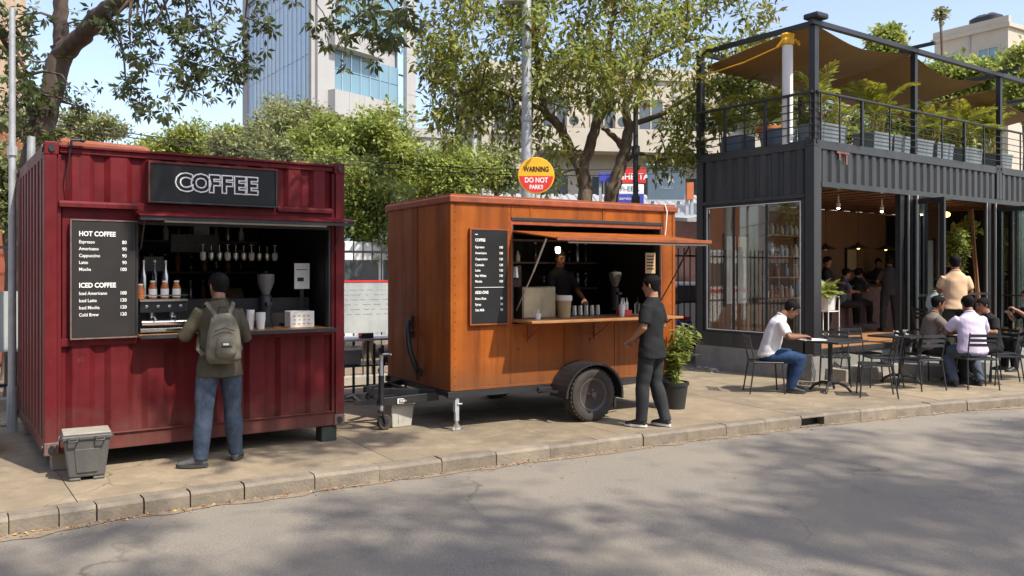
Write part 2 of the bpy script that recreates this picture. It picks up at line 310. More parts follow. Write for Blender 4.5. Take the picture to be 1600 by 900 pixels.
def text(name, body, size, parent, loc, m, rot=(R(90), 0, 0), align='LEFT', depth=.0015, bold=0, outline=0, sx=1):
    cu = bpy.data.curves.new('t', 'FONT'); cu.body = body; cu.size = size; cu.align_x = align; cu.align_y = 'CENTER'; cu.offset = bold; cu.resolution_u = 3
    if outline: cu.fill_mode = 'NONE'; cu.bevel_depth = outline; cu.bevel_resolution = 0
    else: cu.extrude = depth
    t = bpy.data.objects.new('t', cu); COL.objects.link(t); dg = bpy.context.evaluated_depsgraph_get()
    me = bpy.data.meshes.new_from_object(t.evaluated_get(dg)); bpy.data.objects.remove(t); bpy.data.curves.remove(cu)
    me.name = name; me.materials.clear(); me.materials.append(m)
    o = bpy.data.objects.new(name, me); COL.objects.link(o); o.parent = parent; o.location = loc; o.rotation_euler = rot; o.scale = (sx, 1, 1); return o
def corr(mb, x0, x1, z0, z1, y, depth=.036, period=.28, th=.05, mi=0, axis='x'):
    """a corrugated steel sheet: trapezoid ribs, with thickness, drawn along x (or along y at x=y)"""
    n = max(1, round((x1-x0)/period)); p = (x1-x0)/n; pts = []
    for i in range(n):
        a = x0+i*p
        pts += [(a, y+depth), (a+p*.12, y+depth), (a+p*.28, y), (a+p*.72, y), (a+p*.88, y+depth)]
    pts += [(x1, y+depth), (x1, y+th+depth), (x0, y+th+depth)]
    if axis == 'y': pts = [(b, a) for a, b in pts][::-1]
    mb.prism(pts, z0, z1, 'z', mi); return mb
def fast_leaves(name, P, D, Nn, size, asp, m, parent=None, kind=None, jitter=.25, fold=.25, seed=1):
    """P base points, D directions, Nn normals (arrays); every leaf a folded rhombus"""
    rg = np.random.default_rng(seed); n = len(P); s = size*(1+jitter*rg.standard_normal(n))[:, None]; s = np.abs(s)
    D = D/np.linalg.norm(D, axis=1)[:, None]; S = np.cross(D, Nn); S /= (np.linalg.norm(S, axis=1)[:, None]+1e-9); U = np.cross(S, D)
    v0 = P; v2 = P+D*s; mid = P+D*s*.45
    v1 = mid+S*s*asp+U*s*asp*fold; v3 = mid-S*s*asp+U*s*asp*fold
    V = np.stack([v0, v1, v2, v3], 1).reshape(-1, 3).astype(np.float32)
    b = np.arange(n)*4; F = np.stack([b, b+1, b+2, b, b+2, b+3], 1).reshape(-1).astype(np.int32)
    me = bpy.data.meshes.new(name); me.vertices.add(4*n); me.vertices.foreach_set('co', V.ravel())
    me.loops.add(6*n); me.loops.foreach_set('vertex_index', F); me.polygons.add(2*n)
    me.polygons.foreach_set('loop_start', np.arange(2*n, dtype=np.int32)*3); me.polygons.foreach_set('loop_total', np.full(2*n, 3, np.int32))
    me.update(calc_edges=True); me.materials.append(m)
    o = bpy.data.objects.new(name, me); COL.objects.link(o)
    if parent: o.parent = parent
    if kind: o['kind'] = kind
    return o
# ================================================================== ground, road, kerb, pavement
def poly(pts, name, m, z, kind='structure'):
    mb = MB(); mb.add([(x, y, z) for x, y in pts], [tuple(range(len(pts)))]); o = mb.build(name, m); o['kind'] = kind; return o
poly([(-900, -300), (1500, -300), (1500, 1500), (-900, 1500)], 'road', asph, -.13)
KP = [(-20, -5.6), (-12, .1), (-7, 3.75), (-3.57, 6.08), (-2.19, 7.01), (0, 8.34), (2.56, 9.82), (4.6, 10.87), (7.11, 11.95), (12, 13.75), (20, 16.3), (34, 20)]
def cr(P, n=40):
    out = []
    for i in range(1, len(P)-2):
        p0, p1, p2, p3 = [Vector(P[j]) for j in (i-1, i, i+1, i+2)]
        for k in range(n):
            t = k/n; out.append(.5*((2*p1)+(p2-p0)*t+(2*p0-5*p1+4*p2-p3)*t*t+(3*p1-p0-3*p2+p3)*t**3))
    return out
KC = cr(KP); KL = [0]
for a, b in zip(KC, KC[1:]): KL.append(KL[-1]+(b-a).length)
def kpt(s, off=0):
    s = max(0, min(KL[-1]-1e-3, s)); i = np.searchsorted(KL, s, 'right')-1; t = (s-KL[i])/(KL[i+1]-KL[i])
    p = KC[i].lerp(KC[i+1], t); d = (KC[i+1]-KC[i]).normalized(); n = Vector((-d.y, d.x)); return p+n*off
def s_at(px):        # arc length of the kerb point seen in that direction
    r = (px-800)/1340; return min(range(len(KC)), key=lambda i: abs(KC[i].x-r*KC[i].y) if KC[i].y > 0 else 9e9)
kerb = bpy.data.objects.new('kerb', None); COL.objects.link(kerb); kerb['kind'] = 'structure'
DRAIN0, DRAIN1 = KL[s_at(1253)], KL[s_at(1288)]
jo = [KL[s_at(p)] for p in (12, 88, 155, 225, 298, 382)]
s = jo[0]; cuts = list(jo)
while s > .6: s -= .42; cuts.insert(0, s)
s = cuts[-1]
while s < DRAIN0-.62: s += .58+.06*rnd.random(); cuts.append(s)
cuts += [DRAIN0]; drain_i = len(cuts)-1; cuts += [DRAIN1]; s = DRAIN1
while s < KL[-1]-.7: s += .62+.05*rnd.random(); cuts.append(s)
for i, (a, b) in enumerate(zip(cuts, cuts[1:])):
    mb = MB(); g = .0015+.005*rnd.random()*rnd.random()+(.005*rnd.random() if jo[0]-.5 < a < jo[-1]+.1 else 0); k = 3; dz = rnd.uniform(-.006, .006); do = rnd.uniform(-.006, .006); z0 = -.2; z1 = dz
    if i == drain_i: z0 = -.028; z1 = .004
    for j in range(k):
        p = [kpt(a+g+(b-a-2*g)*(j+t)/k, o+do) for t in (0, 1) for o in (0, .17)]
        # front face leans back a little and the top arris is worn round
        lo = [(p[0].x, p[0].y, z0), (p[2].x, p[2].y, z0), (p[3].x, p[3].y, z0), (p[1].x, p[1].y, z0)]
        q = [kpt(a+g+(b-a-2*g)*(j+t)/k, .022+do) for t in (0, 1)]
        mb.hexa(lo, [(lo[0][0], lo[0][1], z1-.025), (lo[1][0], lo[1][1], z1-.025), (lo[2][0], lo[2][1], z1-.025), (lo[3][0], lo[3][1], z1-.025)])
        mb.add([(lo[0][0], lo[0][1], z1-.025), (lo[1][0], lo[1][1], z1-.025), (q[1].x, q[1].y, z1), (q[0].x, q[0].y, z1), (lo[2][0], lo[2][1], z1), (lo[3][0], lo[3][1], z1)], [(0, 1, 2, 3), (3, 2, 4, 5)])
    mb.build('kerb_stone', kerbm, kerb)
mb = MB()      # drain recess: dark back and a floor
p = [kpt(DRAIN0, .12), kpt(DRAIN1, .12)]; q = [kpt(DRAIN0, .17), kpt(DRAIN1, .17)]
mb.hexa([(p[0].x, p[0].y, -.3), (p[1].x, p[1].y, -.3), (q[1].x, q[1].y, -.3), (q[0].x, q[0].y, -.3)], [(p[0].x, p[0].y, -.03), (p[1].x, p[1].y, -.03), (q[1].x, q[1].y, -.03), (q[0].x, q[0].y, -.03)])
mb.build('drain_recess', black, kerb)
# pavement in slabs
pv = bpy.data.objects.new('pavement', None); COL.objects.link(pv); pv['kind'] = 'structure'
rows = [.175, 2.35, 4.2, 5.7]
for ri, (oa, ob) in enumerate(zip(rows, rows[1:])):
    s = 3+ri*1.1
    while s < KL[-1]-3:
        L = 2.6; mb = MB(); k = 5; g = .004
        top = []; dz = rnd.uniform(-.002, .002)
        for j in range(k):
            t0, t1 = s+g+(L-2*g)*j/k, s+g+(L-2*g)*(j+1)/k
            P = [kpt(t0, oa+g), kpt(t1, oa+g), kpt(t1, ob-g), kpt(t0, ob-g)]
            mb.hexa([(v.x, v.y, -.15) for v in P], [(v.x, v.y, dz) for v in P])
        mb.build('paving_slab', pave, pv); s += L
mb = MB(); 
L0, L1 = 1, KL[-1]-1; k = 40
for j in range(k):
    P = [kpt(L0+(L1-L0)*t/k, o) for t, o in ((j, .172), (j+1, .172), (j+1, 5.69), (j, 5.69))]
    mb.add([(v.x, v.y, -.012) for v in P], [(0, 1, 2, 3)])
mb.build('mortar_bed', conc, pv)
mb = MB()
for j in range(k):
    P = [kpt(L0+(L1-L0)*t/k, o) for t, o in ((j, 5.7), (j+1, 5.7), (j+1, 60), (j, 60))]
    mb.add([(v.x, v.y, -.03) for v in P], [(0, 1, 2, 3)])
o = mb.build('soil_ground', soil); o['kind'] = 'structure'
# a thin drift of sand and dust lying in the gutter
mb = MB(); k = 260; a = 1.0; b = KL[-1]-1
def gw(s): return .05+.22*(mnoise.noise(Vector((s*.55, 0, 3)))+.35)**2+.10*mnoise.noise(Vector((s*3.1, 4, 0)))+.05*mnoise.noise(Vector((s*11, 4, 0)))
for j in range(k):
    s0, s1 = a+(b-a)*j/k, a+(b-a)*(j+1)/k
    P = [kpt(s0, .01), kpt(s0, -max(.03, gw(s0))), kpt(s1, -max(.03, gw(s1))), kpt(s1, .01)]
    mb.add([(v.x, v.y, -.125) for v in P], [(0, 1, 2, 3)])
o = mb.build('gutter_dust', sandm); o['kind'] = 'structure'
# leaf litter in the gutter and on the paving
n = 3000; rg = np.random.default_rng(3); P = np.zeros((n, 3)); D = rg.standard_normal((n, 3)); D[:, 2] *= .15
Nn = np.tile([0, 0, 1.], (n, 1))+rg.standard_normal((n, 3))*.4
for i in range(n):
    s = KL[s_at(5)]-1+rg.random()**1.2*17 if i < 2200 else rg.random()*KL[-1]
    if i < 2200: off = -abs(rg.standard_normal())*.035-.01; z = -.126
    elif i < 2400: off = -abs(rg.standard_normal())*1.5; z = -.126
    else: off = .3+rg.random()*6.5; z = .006
    if i % 9 == 0 and i < 3400: off -= rg.random()*.15
    q = kpt(s, off); P[i] = (q.x, q.y, z+rg.random()*.008)
o = fast_leaves('fallen_leaves', P, D, Nn, .02, .3, dryleaf, kind='stuff', jitter=.5); o['label'] = 'dry brown leaf litter along the kerb'
# pebbles and rubble behind the kiosks on the soil
mb = MB()
for i in range(260):
    x = rnd.uniform(-9, 5); y = 13.6+x*.58+rnd.uniform(-.5, .45)-(.35); r = rnd.uniform(.015, .07)
    mb.ball((x, y, r*.3), r, r*rnd.uniform(.6, 1), r*.55, 6)
o = mb.build('rubble', conc); o['kind'] = 'stuff'; o['label'] = 'stones and rubble at the foot of the fence'

# ================================================================== the maroon kiosk
K = thing('container_kiosk', 'maroon shipping container coffee kiosk with open serving hatch', 'kiosk', (-3.99, 7.32, 0), R(34.5))
KW, KD, KB, KT = 2.738, 2.5, .165, 2.85
def boxes(name, m, par, L, bevel=.004):
    for q in L: mb = MB(); mb.box(*q); mb.build(name, m, par, bevel=bevel)
boxes('front_rail', maroon, K, [(.12, .012, KB, KW-.11, .12, .30), (.12, -.006, .30, KW-.11, .05, .312), (.12, 0.02, 2.77, KW-.11, .12, KT-.036), (.12, -.004, KT-.035, KW-.11, .1, KT-.012)])
boxes('corner_post', maroon, K, [(x, 0, KB+.10, x+.095, .16, KT-.10) for x in (0, KW-.095)]+[(.0955, .02, KB+.1, .13, .1, KT-.1), (KW-.13, .02, KB+.1, KW-.0955, .1, KT-.1)]+[(x, KD-.12, KB+.10, x+.12, KD, KT-.10) for x in (0, KW-.12)], .006)
def casting(parent, x, y, z, m, s=.115, front=-1):
    mb = MB(); mb.box(x, y, z, x+s, y+s*1.1, z+s)
    o = mb.build('corner_casting', m, parent, bevel=.01)
    h = MB(); h.lathe([(.002, 0), (.026, 0), (.026, .012), (.002, .012)], (0, 0, 0), 14, axis='y'); ob = h.build('casting_hole', black, o); ob.location = (x+s/2, y-.0125, z+s/2); ob.scale = (1, 1, 1.25)
    h = MB(); h.lathe([(.002, 0), (.03, 0), (.03, .012), (.002, .012)], (0, 0, 0), 14, axis='x'); ob = h.build('casting_hole', black, o); ob.location = (x-.0125, y+s*.55, z+s/2); ob.scale = (1, .8, 1.2)
    return o
for x in (-.004, KW-.111):
    for z, m in ((KB-.005, castm), (KT-.105, maroon)):
        casting(K, x, -.006, z, m)
        if x < 1: casting(K, x, KD-.12, z, m)
# corrugated sheets
for args in ((.13, .745, 2.36, 2.77), (.745, 2.08, 2.36, 2.77), (2.08, KW-.13, 2.36, 2.77)):
    mb = MB(); corr(mb, *args, .03, period=.27); mb.build('upper_panel', maroon, K)
mb = MB(); corr(mb, .13, KW-.13, .30, 1.10, .03, period=.31); mb.build('lower_panel', maroon, K)
mb = MB(); corr(mb, .16, KD-.12, .285, 2.73, -.002, period=.27, axis='y'); mb.build('side_panel', maroon, K)
boxes('side_rail', maroon, K, [(.0, .161, KB, .1, KD-.12, .284), (0, .161, 2.731, .1, KD-.12, KT-.01)])
mb = MB(); corr(mb, .16, KD-.12, .285, 2.73, 0, period=.27, axis='y'); o = mb.build('side_panel', maroon, K); o.rotation_euler = (0, 0, math.pi); o.location = (KW, KD, 0)
mb = MB(); mb.box(.1, KD-.06, KB, KW-.1, KD-.01, KT-.02); mb.build('back_panel', maroon, K)
mb = MB(); mb.box(.06, .1, KT-.06, KW-.06, KD-.02, KT-.022); mb.build('roof', maroon, K)
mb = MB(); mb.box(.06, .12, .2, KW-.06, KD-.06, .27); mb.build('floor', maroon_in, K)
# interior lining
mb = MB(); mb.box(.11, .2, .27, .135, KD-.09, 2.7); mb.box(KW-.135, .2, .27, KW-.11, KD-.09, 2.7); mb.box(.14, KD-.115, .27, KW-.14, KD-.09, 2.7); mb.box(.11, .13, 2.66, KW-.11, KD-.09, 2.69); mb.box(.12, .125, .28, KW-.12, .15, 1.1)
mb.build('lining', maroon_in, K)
# frame round opening, gutter rails above
boxes('hatch_surround', maroon, K, [(.745, .022, 2.2, 2.60, .125, 2.36), (.13, .024, 1.0905, .745, .118, 1.16), (.14, .05, 1.16, .745, .12, 2.30), (2.602, .024, 1.10, KW-.128, .122, 2.36), (.747, .026, 1.0915, 2.600, .122, 1.145)], .003)
mb = MB(); mb.prism([(-.02, 2.30), (.03, 2.30), (.03, 2.36), (-.005, 2.355), (-.02, 2.335)], .11, .74, 'x'); mb.build('ledge_rail', maroon, K, bevel=.003)
mb = MB(); mb.prism([(-.02, 2.335), (.03, 2.335), (.03, 2.395), (-.005, 2.385), (-.02, 2.365)], 2.03, KW-.13, 'x'); mb.build('ledge_rail', maroon, K, bevel=.003)
mb = MB(); mb.box(.73, .016, 1.16, .75, .1, 2.2); mb.box(2.572, .016, 1.16, 2.592, .1, 2.2); mb.box(.75, .017, 2.17, 2.572, .1, 2.198); mb.build('hatch_frame', black, K, bevel=.002)
# awning: narrow folded flap with dark underside and lamp tube
aw = MB(); aw.hexa([(.71, -.24, 2.235), (2.76, -.24, 2.235), (2.76, .02, 2.275), (.71, .02, 2.275)], [(.71, -.24, 2.25), (2.76, -.24, 2.25), (2.76, .02, 2.295), (.71, .02, 2.295)]); awo = aw.build('awning', maroon, K, bevel=.003)
mb = MB(); mb.box(.72, -.225, 2.20, 2.75, -.19, 2.233); mb.build('awning_frame', black, awo)
mb = MB(); mb.tube([(.95, -.1, 2.205), (2.5, -.1, 2.205)], .016, 8); mb.build('lamp_tube', tubeoff, awo)
for x in (.77, 2.63):
    mb = MB(); mb.tube([(x, -.18, 2.23), (x, .005, 1.95)], .008, 6); mb.build('awning_strut', black, awo)
mb = MB(); mb.box(.742, -.17, 1.148, 2.592, .42, 1.172); ko = mb.build('counter', wood, K, bevel=.004)
mb = MB(); mb.box(.742, -.178, 1.142, 2.592, -.171, 1.176); mb.build('counter_edge', black, ko)
# camera arm on roof corner
mb = MB(); mb.tube([(.2, -.03, 2.83), (.2, -.045, 2.875), (.27, -.05, 2.88)], .014, 8); mb.ball((.285, -.05, 2.88), .028, .02, .02, 8); mb.tube([(.2, -.02, 2.84), (.17, -.012, 2.6), (.18, 0, 2.45)], .006, 6)
mb.build('cable_gland', black, K, smooth=True)
# supports
for x, y, m, sz, hh in ((.07, .16, conc, (.16, .2), .16), (2.50, .03, greenblk, (.17, .15), .155), (.03, 2.2, conc, (.2, .25), .16), (2.5, 2.2, conc, (.2, .25), .16)):
    mb = MB(); mb.box(0, 0, 0, sz[0], sz[1], hh); o = mb.build('support_block', m, None, bevel=.01); o.location = K.matrix_basis @ Vector((x, y, .0)); o.rotation_euler = (0, 0, R(34.5+rnd.uniform(-4, 4)))
    tag(o, {(.07): 'weathered concrete block under the left front corner of the maroon kiosk', .03: 'concrete block under the rear left corner of the maroon kiosk', 2.5: 'dark green support block under the right front corner of the maroon kiosk'}[x] if y < 1 or x < 1 else 'concrete block under the rear right corner of the maroon kiosk', 'block', 'blocks that carry the maroon kiosk')
def place(o, frame, p): o.location = frame.matrix_basis @ Vector(p); return o
KR = R(34.5)
# COFFEE sign
S = thing('shop_sign', 'black COFFEE sign in maroon frame on the maroon kiosk', 'sign', K.matrix_basis @ Vector((.82, -.05, 2.385)), KR)
mb = MB(); mb.box(.02, .0, .0, 1.17, .07, .34); mb.build('sign_panel', signb, S, bevel=.004)
mb = MB(); mb.box(0, -.012, .34, 1.2, .075, .36); mb.box(0, -.012, -.02, .018, .075, .34); mb.build('sign_frame', maroon, S, bevel=.003)
mb = MB(); mb.box(.02, -.01, -.02, 1.19, .07, -.001); mb.box(1.171, -.01, -.001, 1.19, .07, .34); mb.build('sign_frame', black, S, bevel=.003)
x = .235
for ch, w in (('C', .133), ('O', .150), ('F', .112), ('F', .112), ('E', .112), ('E', .11)):
    text('letter', ch, .215, S, (x, -.006, .172), white, bold=.0105, outline=.0072); x += w*1.05
def menu(parent, W, H, rowsd, m, tm):
    for kind, a, b, z in rowsd:
        if kind == 'h': text('heading', a, .058, parent, (.055, -.0035, z), tm, bold=.0016, sx=.86)
        elif kind == 's': text('heading', a, .045, parent, (.045, -.0035, z), tm, bold=.0014, sx=.82)
        elif kind == 'r': text('menu_line', a, .040, parent, (.055, -.0035, z), tm, bold=.0004, sx=.88); text('price', b, .042, parent, (W-.075, -.0035, z), tm, bold=.0008, align='RIGHT', sx=.9)
        elif kind == 'q': text('menu_line', a, .037, parent, (.045, -.0035, z), tm, bold=.0006, sx=.88); text('price', b, .037, parent, (W-.06, -.0035, z), tm, bold=.0008, align='RIGHT', sx=.9)
Mn = thing('menu_board', 'brown-black menu board with HOT COFFEE and ICED COFFEE lists on maroon kiosk', 'menu board', K.matrix_basis @ Vector((.205, -.025, 1.165)), KR)
mb = MB(); mb.box(0, 0, 0, .515, .05, 1.02); mb.build('board_panel', board, Mn, bevel=.003)
mb = MB(); mb.box(-.012, -.006, -.014, .53, .05, -.001); mb.box(-.012, -.006, 0, -.001, .045, 1.02); mb.box(-.012, -.006, 1.021, .53, .045, 1.032); mb.build('board_frame', castm, Mn)
menu(Mn, .515, 1.02, [('h', 'HOT COFFEE', '', .905), ('r', 'Espresso', '80', .835), ('r', 'Americano', '90', .775), ('r', 'Cappuccino', '90', .715), ('r', 'Latte', '90', .655), ('r', 'Mocha', '100', .595),
      ('h', 'ICED COFFEE', '', .455), ('r', 'Iced Americano', '100', .385), ('r', 'Iced Latte', '120', .322), ('r', 'Iced Mocha', '120', .260), ('r', 'Cold Brew', '120', .198)], board, white)
# things on the kiosk counter and inside
E_ = thing('espresso_machine', 'black and chrome espresso machine on the left of the maroon kiosk counter', 'coffee machine', K.matrix_basis @ Vector((.77, .06, 1.172)), KR)
mb = MB(); mb.box(0, 0, .19, .42, .36, .30); mb.box(.02, .2, .02, .40, .36, .19); mb.build('body', black, E_, bevel=.012)
mb = MB(); mb.box(0, -.03, .015, .42, .2, .05); mb.build('drip_tray', chrome, E_, bevel=.004)
mb = MB(); mb.tube([(.01, -.03, .1), (.41, -.03, .1)], .028, 10); mb.build('front_bar', chrome, E_, smooth=True)
mb = MB(); mb.box(.0, -.02, .295, .42, .34, .315); mb.tube([(0, -.02, .35), (.42, -.02, .35)], .006, 6); mb.build('cup_rail', steel, E_)
for x in (.12, .3):
    mb = MB(); mb.lathe([(.03, .13), (.035, .16), (.035, .19)], (x, .06, 0), 12); mb.tube([(x, .06, .15), (x, -.08, .135)], .011, 8); mb.build('portafilter', chrome, E_)
for i in range(4):
    mb = MB(); mb.lathe([(.008, 0), (.013, .003), (.013, .012), (.004, .014)], (.06+i*.1, -.004, .25), 10, axis='y'); mb.build('knob', chrome, E_)
for i in range(4):
    t = thing('drink_bottle', ['amber bottle on the espresso machine nearest the menu board', 'amber bottle second from the menu board on the espresso machine', 'amber bottle third from the menu board on the espresso machine', 'amber bottle on the right end of the espresso machine'][i], 'bottle', K.matrix_basis @ Vector((.79+i*.105, .12, 1.172+.315)), KR, 'bottles on the espresso machine')
    h = .14 if i == 0 else .17
    mb = MB(); mb.lathe([(.03, 0), (.036, .006), (.036, h*.62), (.022, h*.85), (.022, h*.92)], n=14); mb.build('glass_body', amber, t, smooth=True)
    mb = MB(); mb.lathe([(.023, h*.92), (.024, h), (.01, h+.002)], n=12); mb.build('cap', paper, t)
    if i:
        mb = MB(); mb.lathe([(.0368, .02), (.0368, .095)], n=14); mb.build('bottle_label', paper, t, smooth=True)
mb = MB(); cup = thing('cup_stack', 'tall stack of white paper cups nearest the customer on kiosk counter', 'cups', K.matrix_basis @ Vector((1.82, .18, 1.172)), KR, 'stacks of white paper cups')
def cups(t, n, r=.036):
    for i in range(n):
        mb = MB(); mb.lathe([(r*.8, .012*i), (r*1.02, .012*i+.085), (r*1.12, .012*i+.088), (r*1.12, .012*i+.094), (r*.9, .012*i+.094)], n=14); mb.build('paper_cup', paper, t, smooth=False)
cups(cup, 9)
c2 = thing('cup_stack', 'middle stack of upturned paper cups on kiosk counter', 'cups', K.matrix_basis @ Vector((1.905, .12, 1.172)), KR, 'stacks of white paper cups'); cups(c2, 7, .04)
c3 = thing('cup_stack', 'shorter stack of white paper cups beside the grinder on kiosk counter', 'cups', K.matrix_basis @ Vector((1.93, .24, 1.172)), KR, 'stacks of white paper cups'); cups(c3, 6, .038)
def grinder(label, loc, rz, h=.55, s=1):
    g = thing('coffee_grinder', label, 'grinder', loc, rz)
    mb = MB(); mb.lathe([(.075*s, 0), (.075*s, .02), (.05*s, .03), (.055*s, .3*h), (.06*s, .55*h), (.04*s, .6*h)], n=16); mb.build('motor_body', black, g, smooth=True)
    mb = MB(); mb.lathe([(.035*s, .6*h), (.04*s, .62*h), (.078*s, .82*h), (.082*s, .97*h), (.03*s, .985*h)], n=16); mb.build('bean_hopper', mat('smoked_hopper', (.13, .13, .12), .2) if 'smoked_hopper' not in MATS else MATS['smoked_hopper'], g, smooth=True)
    mb = MB(); mb.lathe([(.012, .985*h), (.03, 1.0*h), (.02, 1.03*h)], n=10); mb.build('hopper_knob', black, g)
    mb = MB(); mb.box(-.03, -.11*s, .4*h, .03, -.05*s, .46*h); mb.build('spout', black, g, bevel=.004)
    return g
grinder('tall dark grinder standing behind the cup stacks in the maroon kiosk', K.matrix_basis @ Vector((2.04, .38, 1.172)), KR, .56, 1.1)
t = thing('carton', 'white printed carton on the right of the kiosk counter', 'box', K.matrix_basis @ Vector((2.22, .16, 1.172)), KR)
mb = MB(); mb.box(0, 0, 0, .255, .17, .165); mb.build('box_body', paper, t, bevel=.004)
mb = MB()
for i in range(4):
    for j in range(3): mb.box(.03+i*.05+(j % 2)*.008, -.002, .03+j*.04, .055+i*.05, -.0005, .045+j*.04)
mb.build('printing', cardb, t, kind='stuff')
t = thing('wall_notice', 'white paper notice hanging at the right inside the maroon kiosk', 'notice', K.matrix_basis @ Vector((2.36, .42, 1.56)), KR)
mb = MB(); mb.box(0, 0, 0, .165, .012, .27); mb.build('sheet', paper, t); mb = MB(); mb.box(.03, -.003, .08, .10, -.0005, .12); mb.box(.02, -.003, .2, .14, -.0005, .207); mb.build('printing', black, t)
mb = MB(); mb.box(.06, .0, -.36, .10, .03, 0); mb.build('post', black, t)
t = thing('name_board', 'small hanging board of pale hand lettering deep inside the maroon kiosk', 'board', K.matrix_basis @ Vector((1.30, 1.2, 1.95)), KR)
mb = MB(); mb.box(0, 0, 0, .5, .02, .19); mb.build('panel', black, t)
for j, w in enumerate(('BEST COFFEE', 'FRESH BREW')): text('lettering', w, .058, t, (.03, -.004, .135-j*.08), castm, bold=.0)
sh = thing('wall_shelf', 'dark rack of shelves along the back of the maroon kiosk', 'shelf', K.matrix_basis @ Vector((.2, 2.05, 0)), KR)
for z in (1.35, 1.72, 2.08):
    mb = MB(); mb.box(0, 0, z, 2.3, .3, z+.025); mb.build('shelf_board', castm, sh)
bt = None; kinds = [dark_bottle, amber, steel, clear, paper, redp]
def small_bottle(label, loc, rz, m, h=.24, r=.032, group=None):
    t = thing('bottle', label, 'bottle', loc, rz, group); mb = MB(); mb.lathe([(r*.9, 0), (r, .01), (r, h*.6), (r*.4, h*.78), (r*.4, h*.95)], n=10); mb.build('glass_body', m, t, smooth=True)
    mb = MB(); mb.lathe([(r*.45, h*.95), (r*.45, h)], n=8); mb.build('cap', paper if m != paper else black, t); return t
hts = [.2, .28, .24, .3, .22]
for j, z in enumerate((1.375, 1.745, 2.105)):
    for i in range(15):
        if rnd.random() < .15: continue
        small_bottle('bottle on the %s dark shelf inside the maroon kiosk' % ('lowest', 'middle', 'top')[j], K.matrix_basis @ Vector((.3+i*.145, 2.12+rnd.random()*.1, z)), KR, rnd.choice(kinds[:5]), rnd.choice(hts)*.9, .034, 'bottles on the shelves inside the maroon kiosk')
for i in range(4):
    small_bottle('tall syrup bottle behind the espresso machine, %s' % ('nearest the menu board', 'second from the menu board', 'third from the menu board', 'farthest from the menu board')[i], K.matrix_basis @ Vector((.78+i*.1, .45, 1.49)), KR, [clear, steel][i % 2], .36, .03, 'tall syrup bottles behind the espresso machine')
for i in range(10):
    t = thing('hanging_glass', 'stem glass hanging upside down from the rack inside the maroon kiosk', 'glass', K.matrix_basis @ Vector((1.55+i*.085, .9, 1.86)), KR, 'hanging glasses inside the maroon kiosk'); mb = MB(); mb.lathe([(.02, 0), (.032, .03), (.03, .08), (.004, .1), (.004, .16), (.028, .17)], n=12); mb.build('glass_bowl', steel if i % 3 else paper, t, smooth=True)
for i, (x, z, w, m) in enumerate([(.35, 1.745, .16, redp), (.62, 2.105, .2, cardb), (1.2, 1.745, .22, galv), (1.75, 2.105, .18, paper), (2.1, 1.375, .22, cardb), (1.5, 1.375, .18, bluepl), (.9, 1.375, .2, castm)]):
    t = thing('storage_tin', ['red tin on the middle dark shelf of the kiosk', 'kraft box on the top dark shelf of the kiosk', 'grey box on the middle dark shelf of the kiosk', 'white box on the top dark shelf of the kiosk', 'kraft box on the lowest dark shelf of the kiosk', 'blue-grey tin on the lowest dark shelf of the kiosk', 'brown tin on the lowest dark shelf of the kiosk'][i], 'box', K.matrix_basis @ Vector((x, 2.06, z)), KR); mb = MB(); mb.box(0, 0, 0, w, .1, .17); mb.build('box_body', m, t, bevel=.006)
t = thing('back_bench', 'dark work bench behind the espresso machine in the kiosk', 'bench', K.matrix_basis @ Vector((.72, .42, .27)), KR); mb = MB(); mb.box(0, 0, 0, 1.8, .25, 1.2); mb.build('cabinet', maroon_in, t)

# grey lidded bin
B = thing('waste_bin', 'grey plastic bin with dusty pale lid in front of the maroon kiosk', 'bin', (-3.60, 7.25, 0), R(30))
mb = MB(); f = [(-.155, -.12), (.155, -.12), (.155, .12), (-.155, .12)]; t_ = [(-.20, -.155), (.20, -.155), (.20, .155), (-.20, .155)]
mb.hexa([(x, y, .03) for x, y in f], [(x, y, .36) for x, y in t_])
for x0, x1 in ((-.155, -.05), (.05, .155)): mb.box(x0, -.118, 0, x1, .118, .03)
mb.build('bin_body', binm, B, bevel=.014)
mb = MB(); mb.hexa([(-.09, -.137, .07), (.09, -.137, .07), (.09, -.12, .07), (-.09, -.12, .07)], [(-.11, -.152, .27), (.11, -.152, .27), (.11, -.13, .27), (-.11, -.13, .27)]); mb.build('front_panel', binm, B, bevel=.006)
mb = MB(); mb.box(-.215, -.17, .345, .215, .17, .385); mb.build('bin_rim', binm, B, bevel=.012)
mb = MB(); mb.box(-.205, -.16, .386, .205, .16, .405); mb.build('lid', binlid, B, bevel=.008)
for x in (-.12, .11):
    mb = MB(); mb.tube([(x-.045, -.172, .37), (x-.03, -.195, .34), (x+.03, -.195, .34), (x+.045, -.172, .37)], .009, 6); mb.build('clasp', black, B, smooth=True)
for x in (-.2, .2):
    mb = MB(); mb.tube([(x, -.08, .37), (x*1.16, -.06, .34), (x*1.16, .06, .34), (x, .08, .37)], .009, 6); mb.build('handle', binm, B, smooth=True)
B.scale = (.88, .95, 1)
# low broken concrete steps at far left
lw = thing('concrete_step', 'broken low concrete wall and step left of the maroon kiosk', 'step', (-5.3, 8.15, 0), R(34.5))
for (x0, y0, x1, y1, h, m) in ((-3, .5, .15, 1.1, .34, conc), (-1.4, -.25, .35, .495, .20, conc), (-3, 1.6, -.2, 1.9, .5, plinthm)):
    mb = MB(); mb.box(x0, y0, -.1, x1, y1, h); mb.build('concrete_block', m, lw, bevel=.02)
o = thing('water_pipe', 'pale pipe lying across the concrete left of the kiosk', 'pipe', (-5.3, 8.15, 0), R(34.5)); mb = MB(); mb.tube([(-3, .8, .39), (0, .8, .385)], .045, 10); mb.build('pipe_run', bluepl, o, smooth=True)
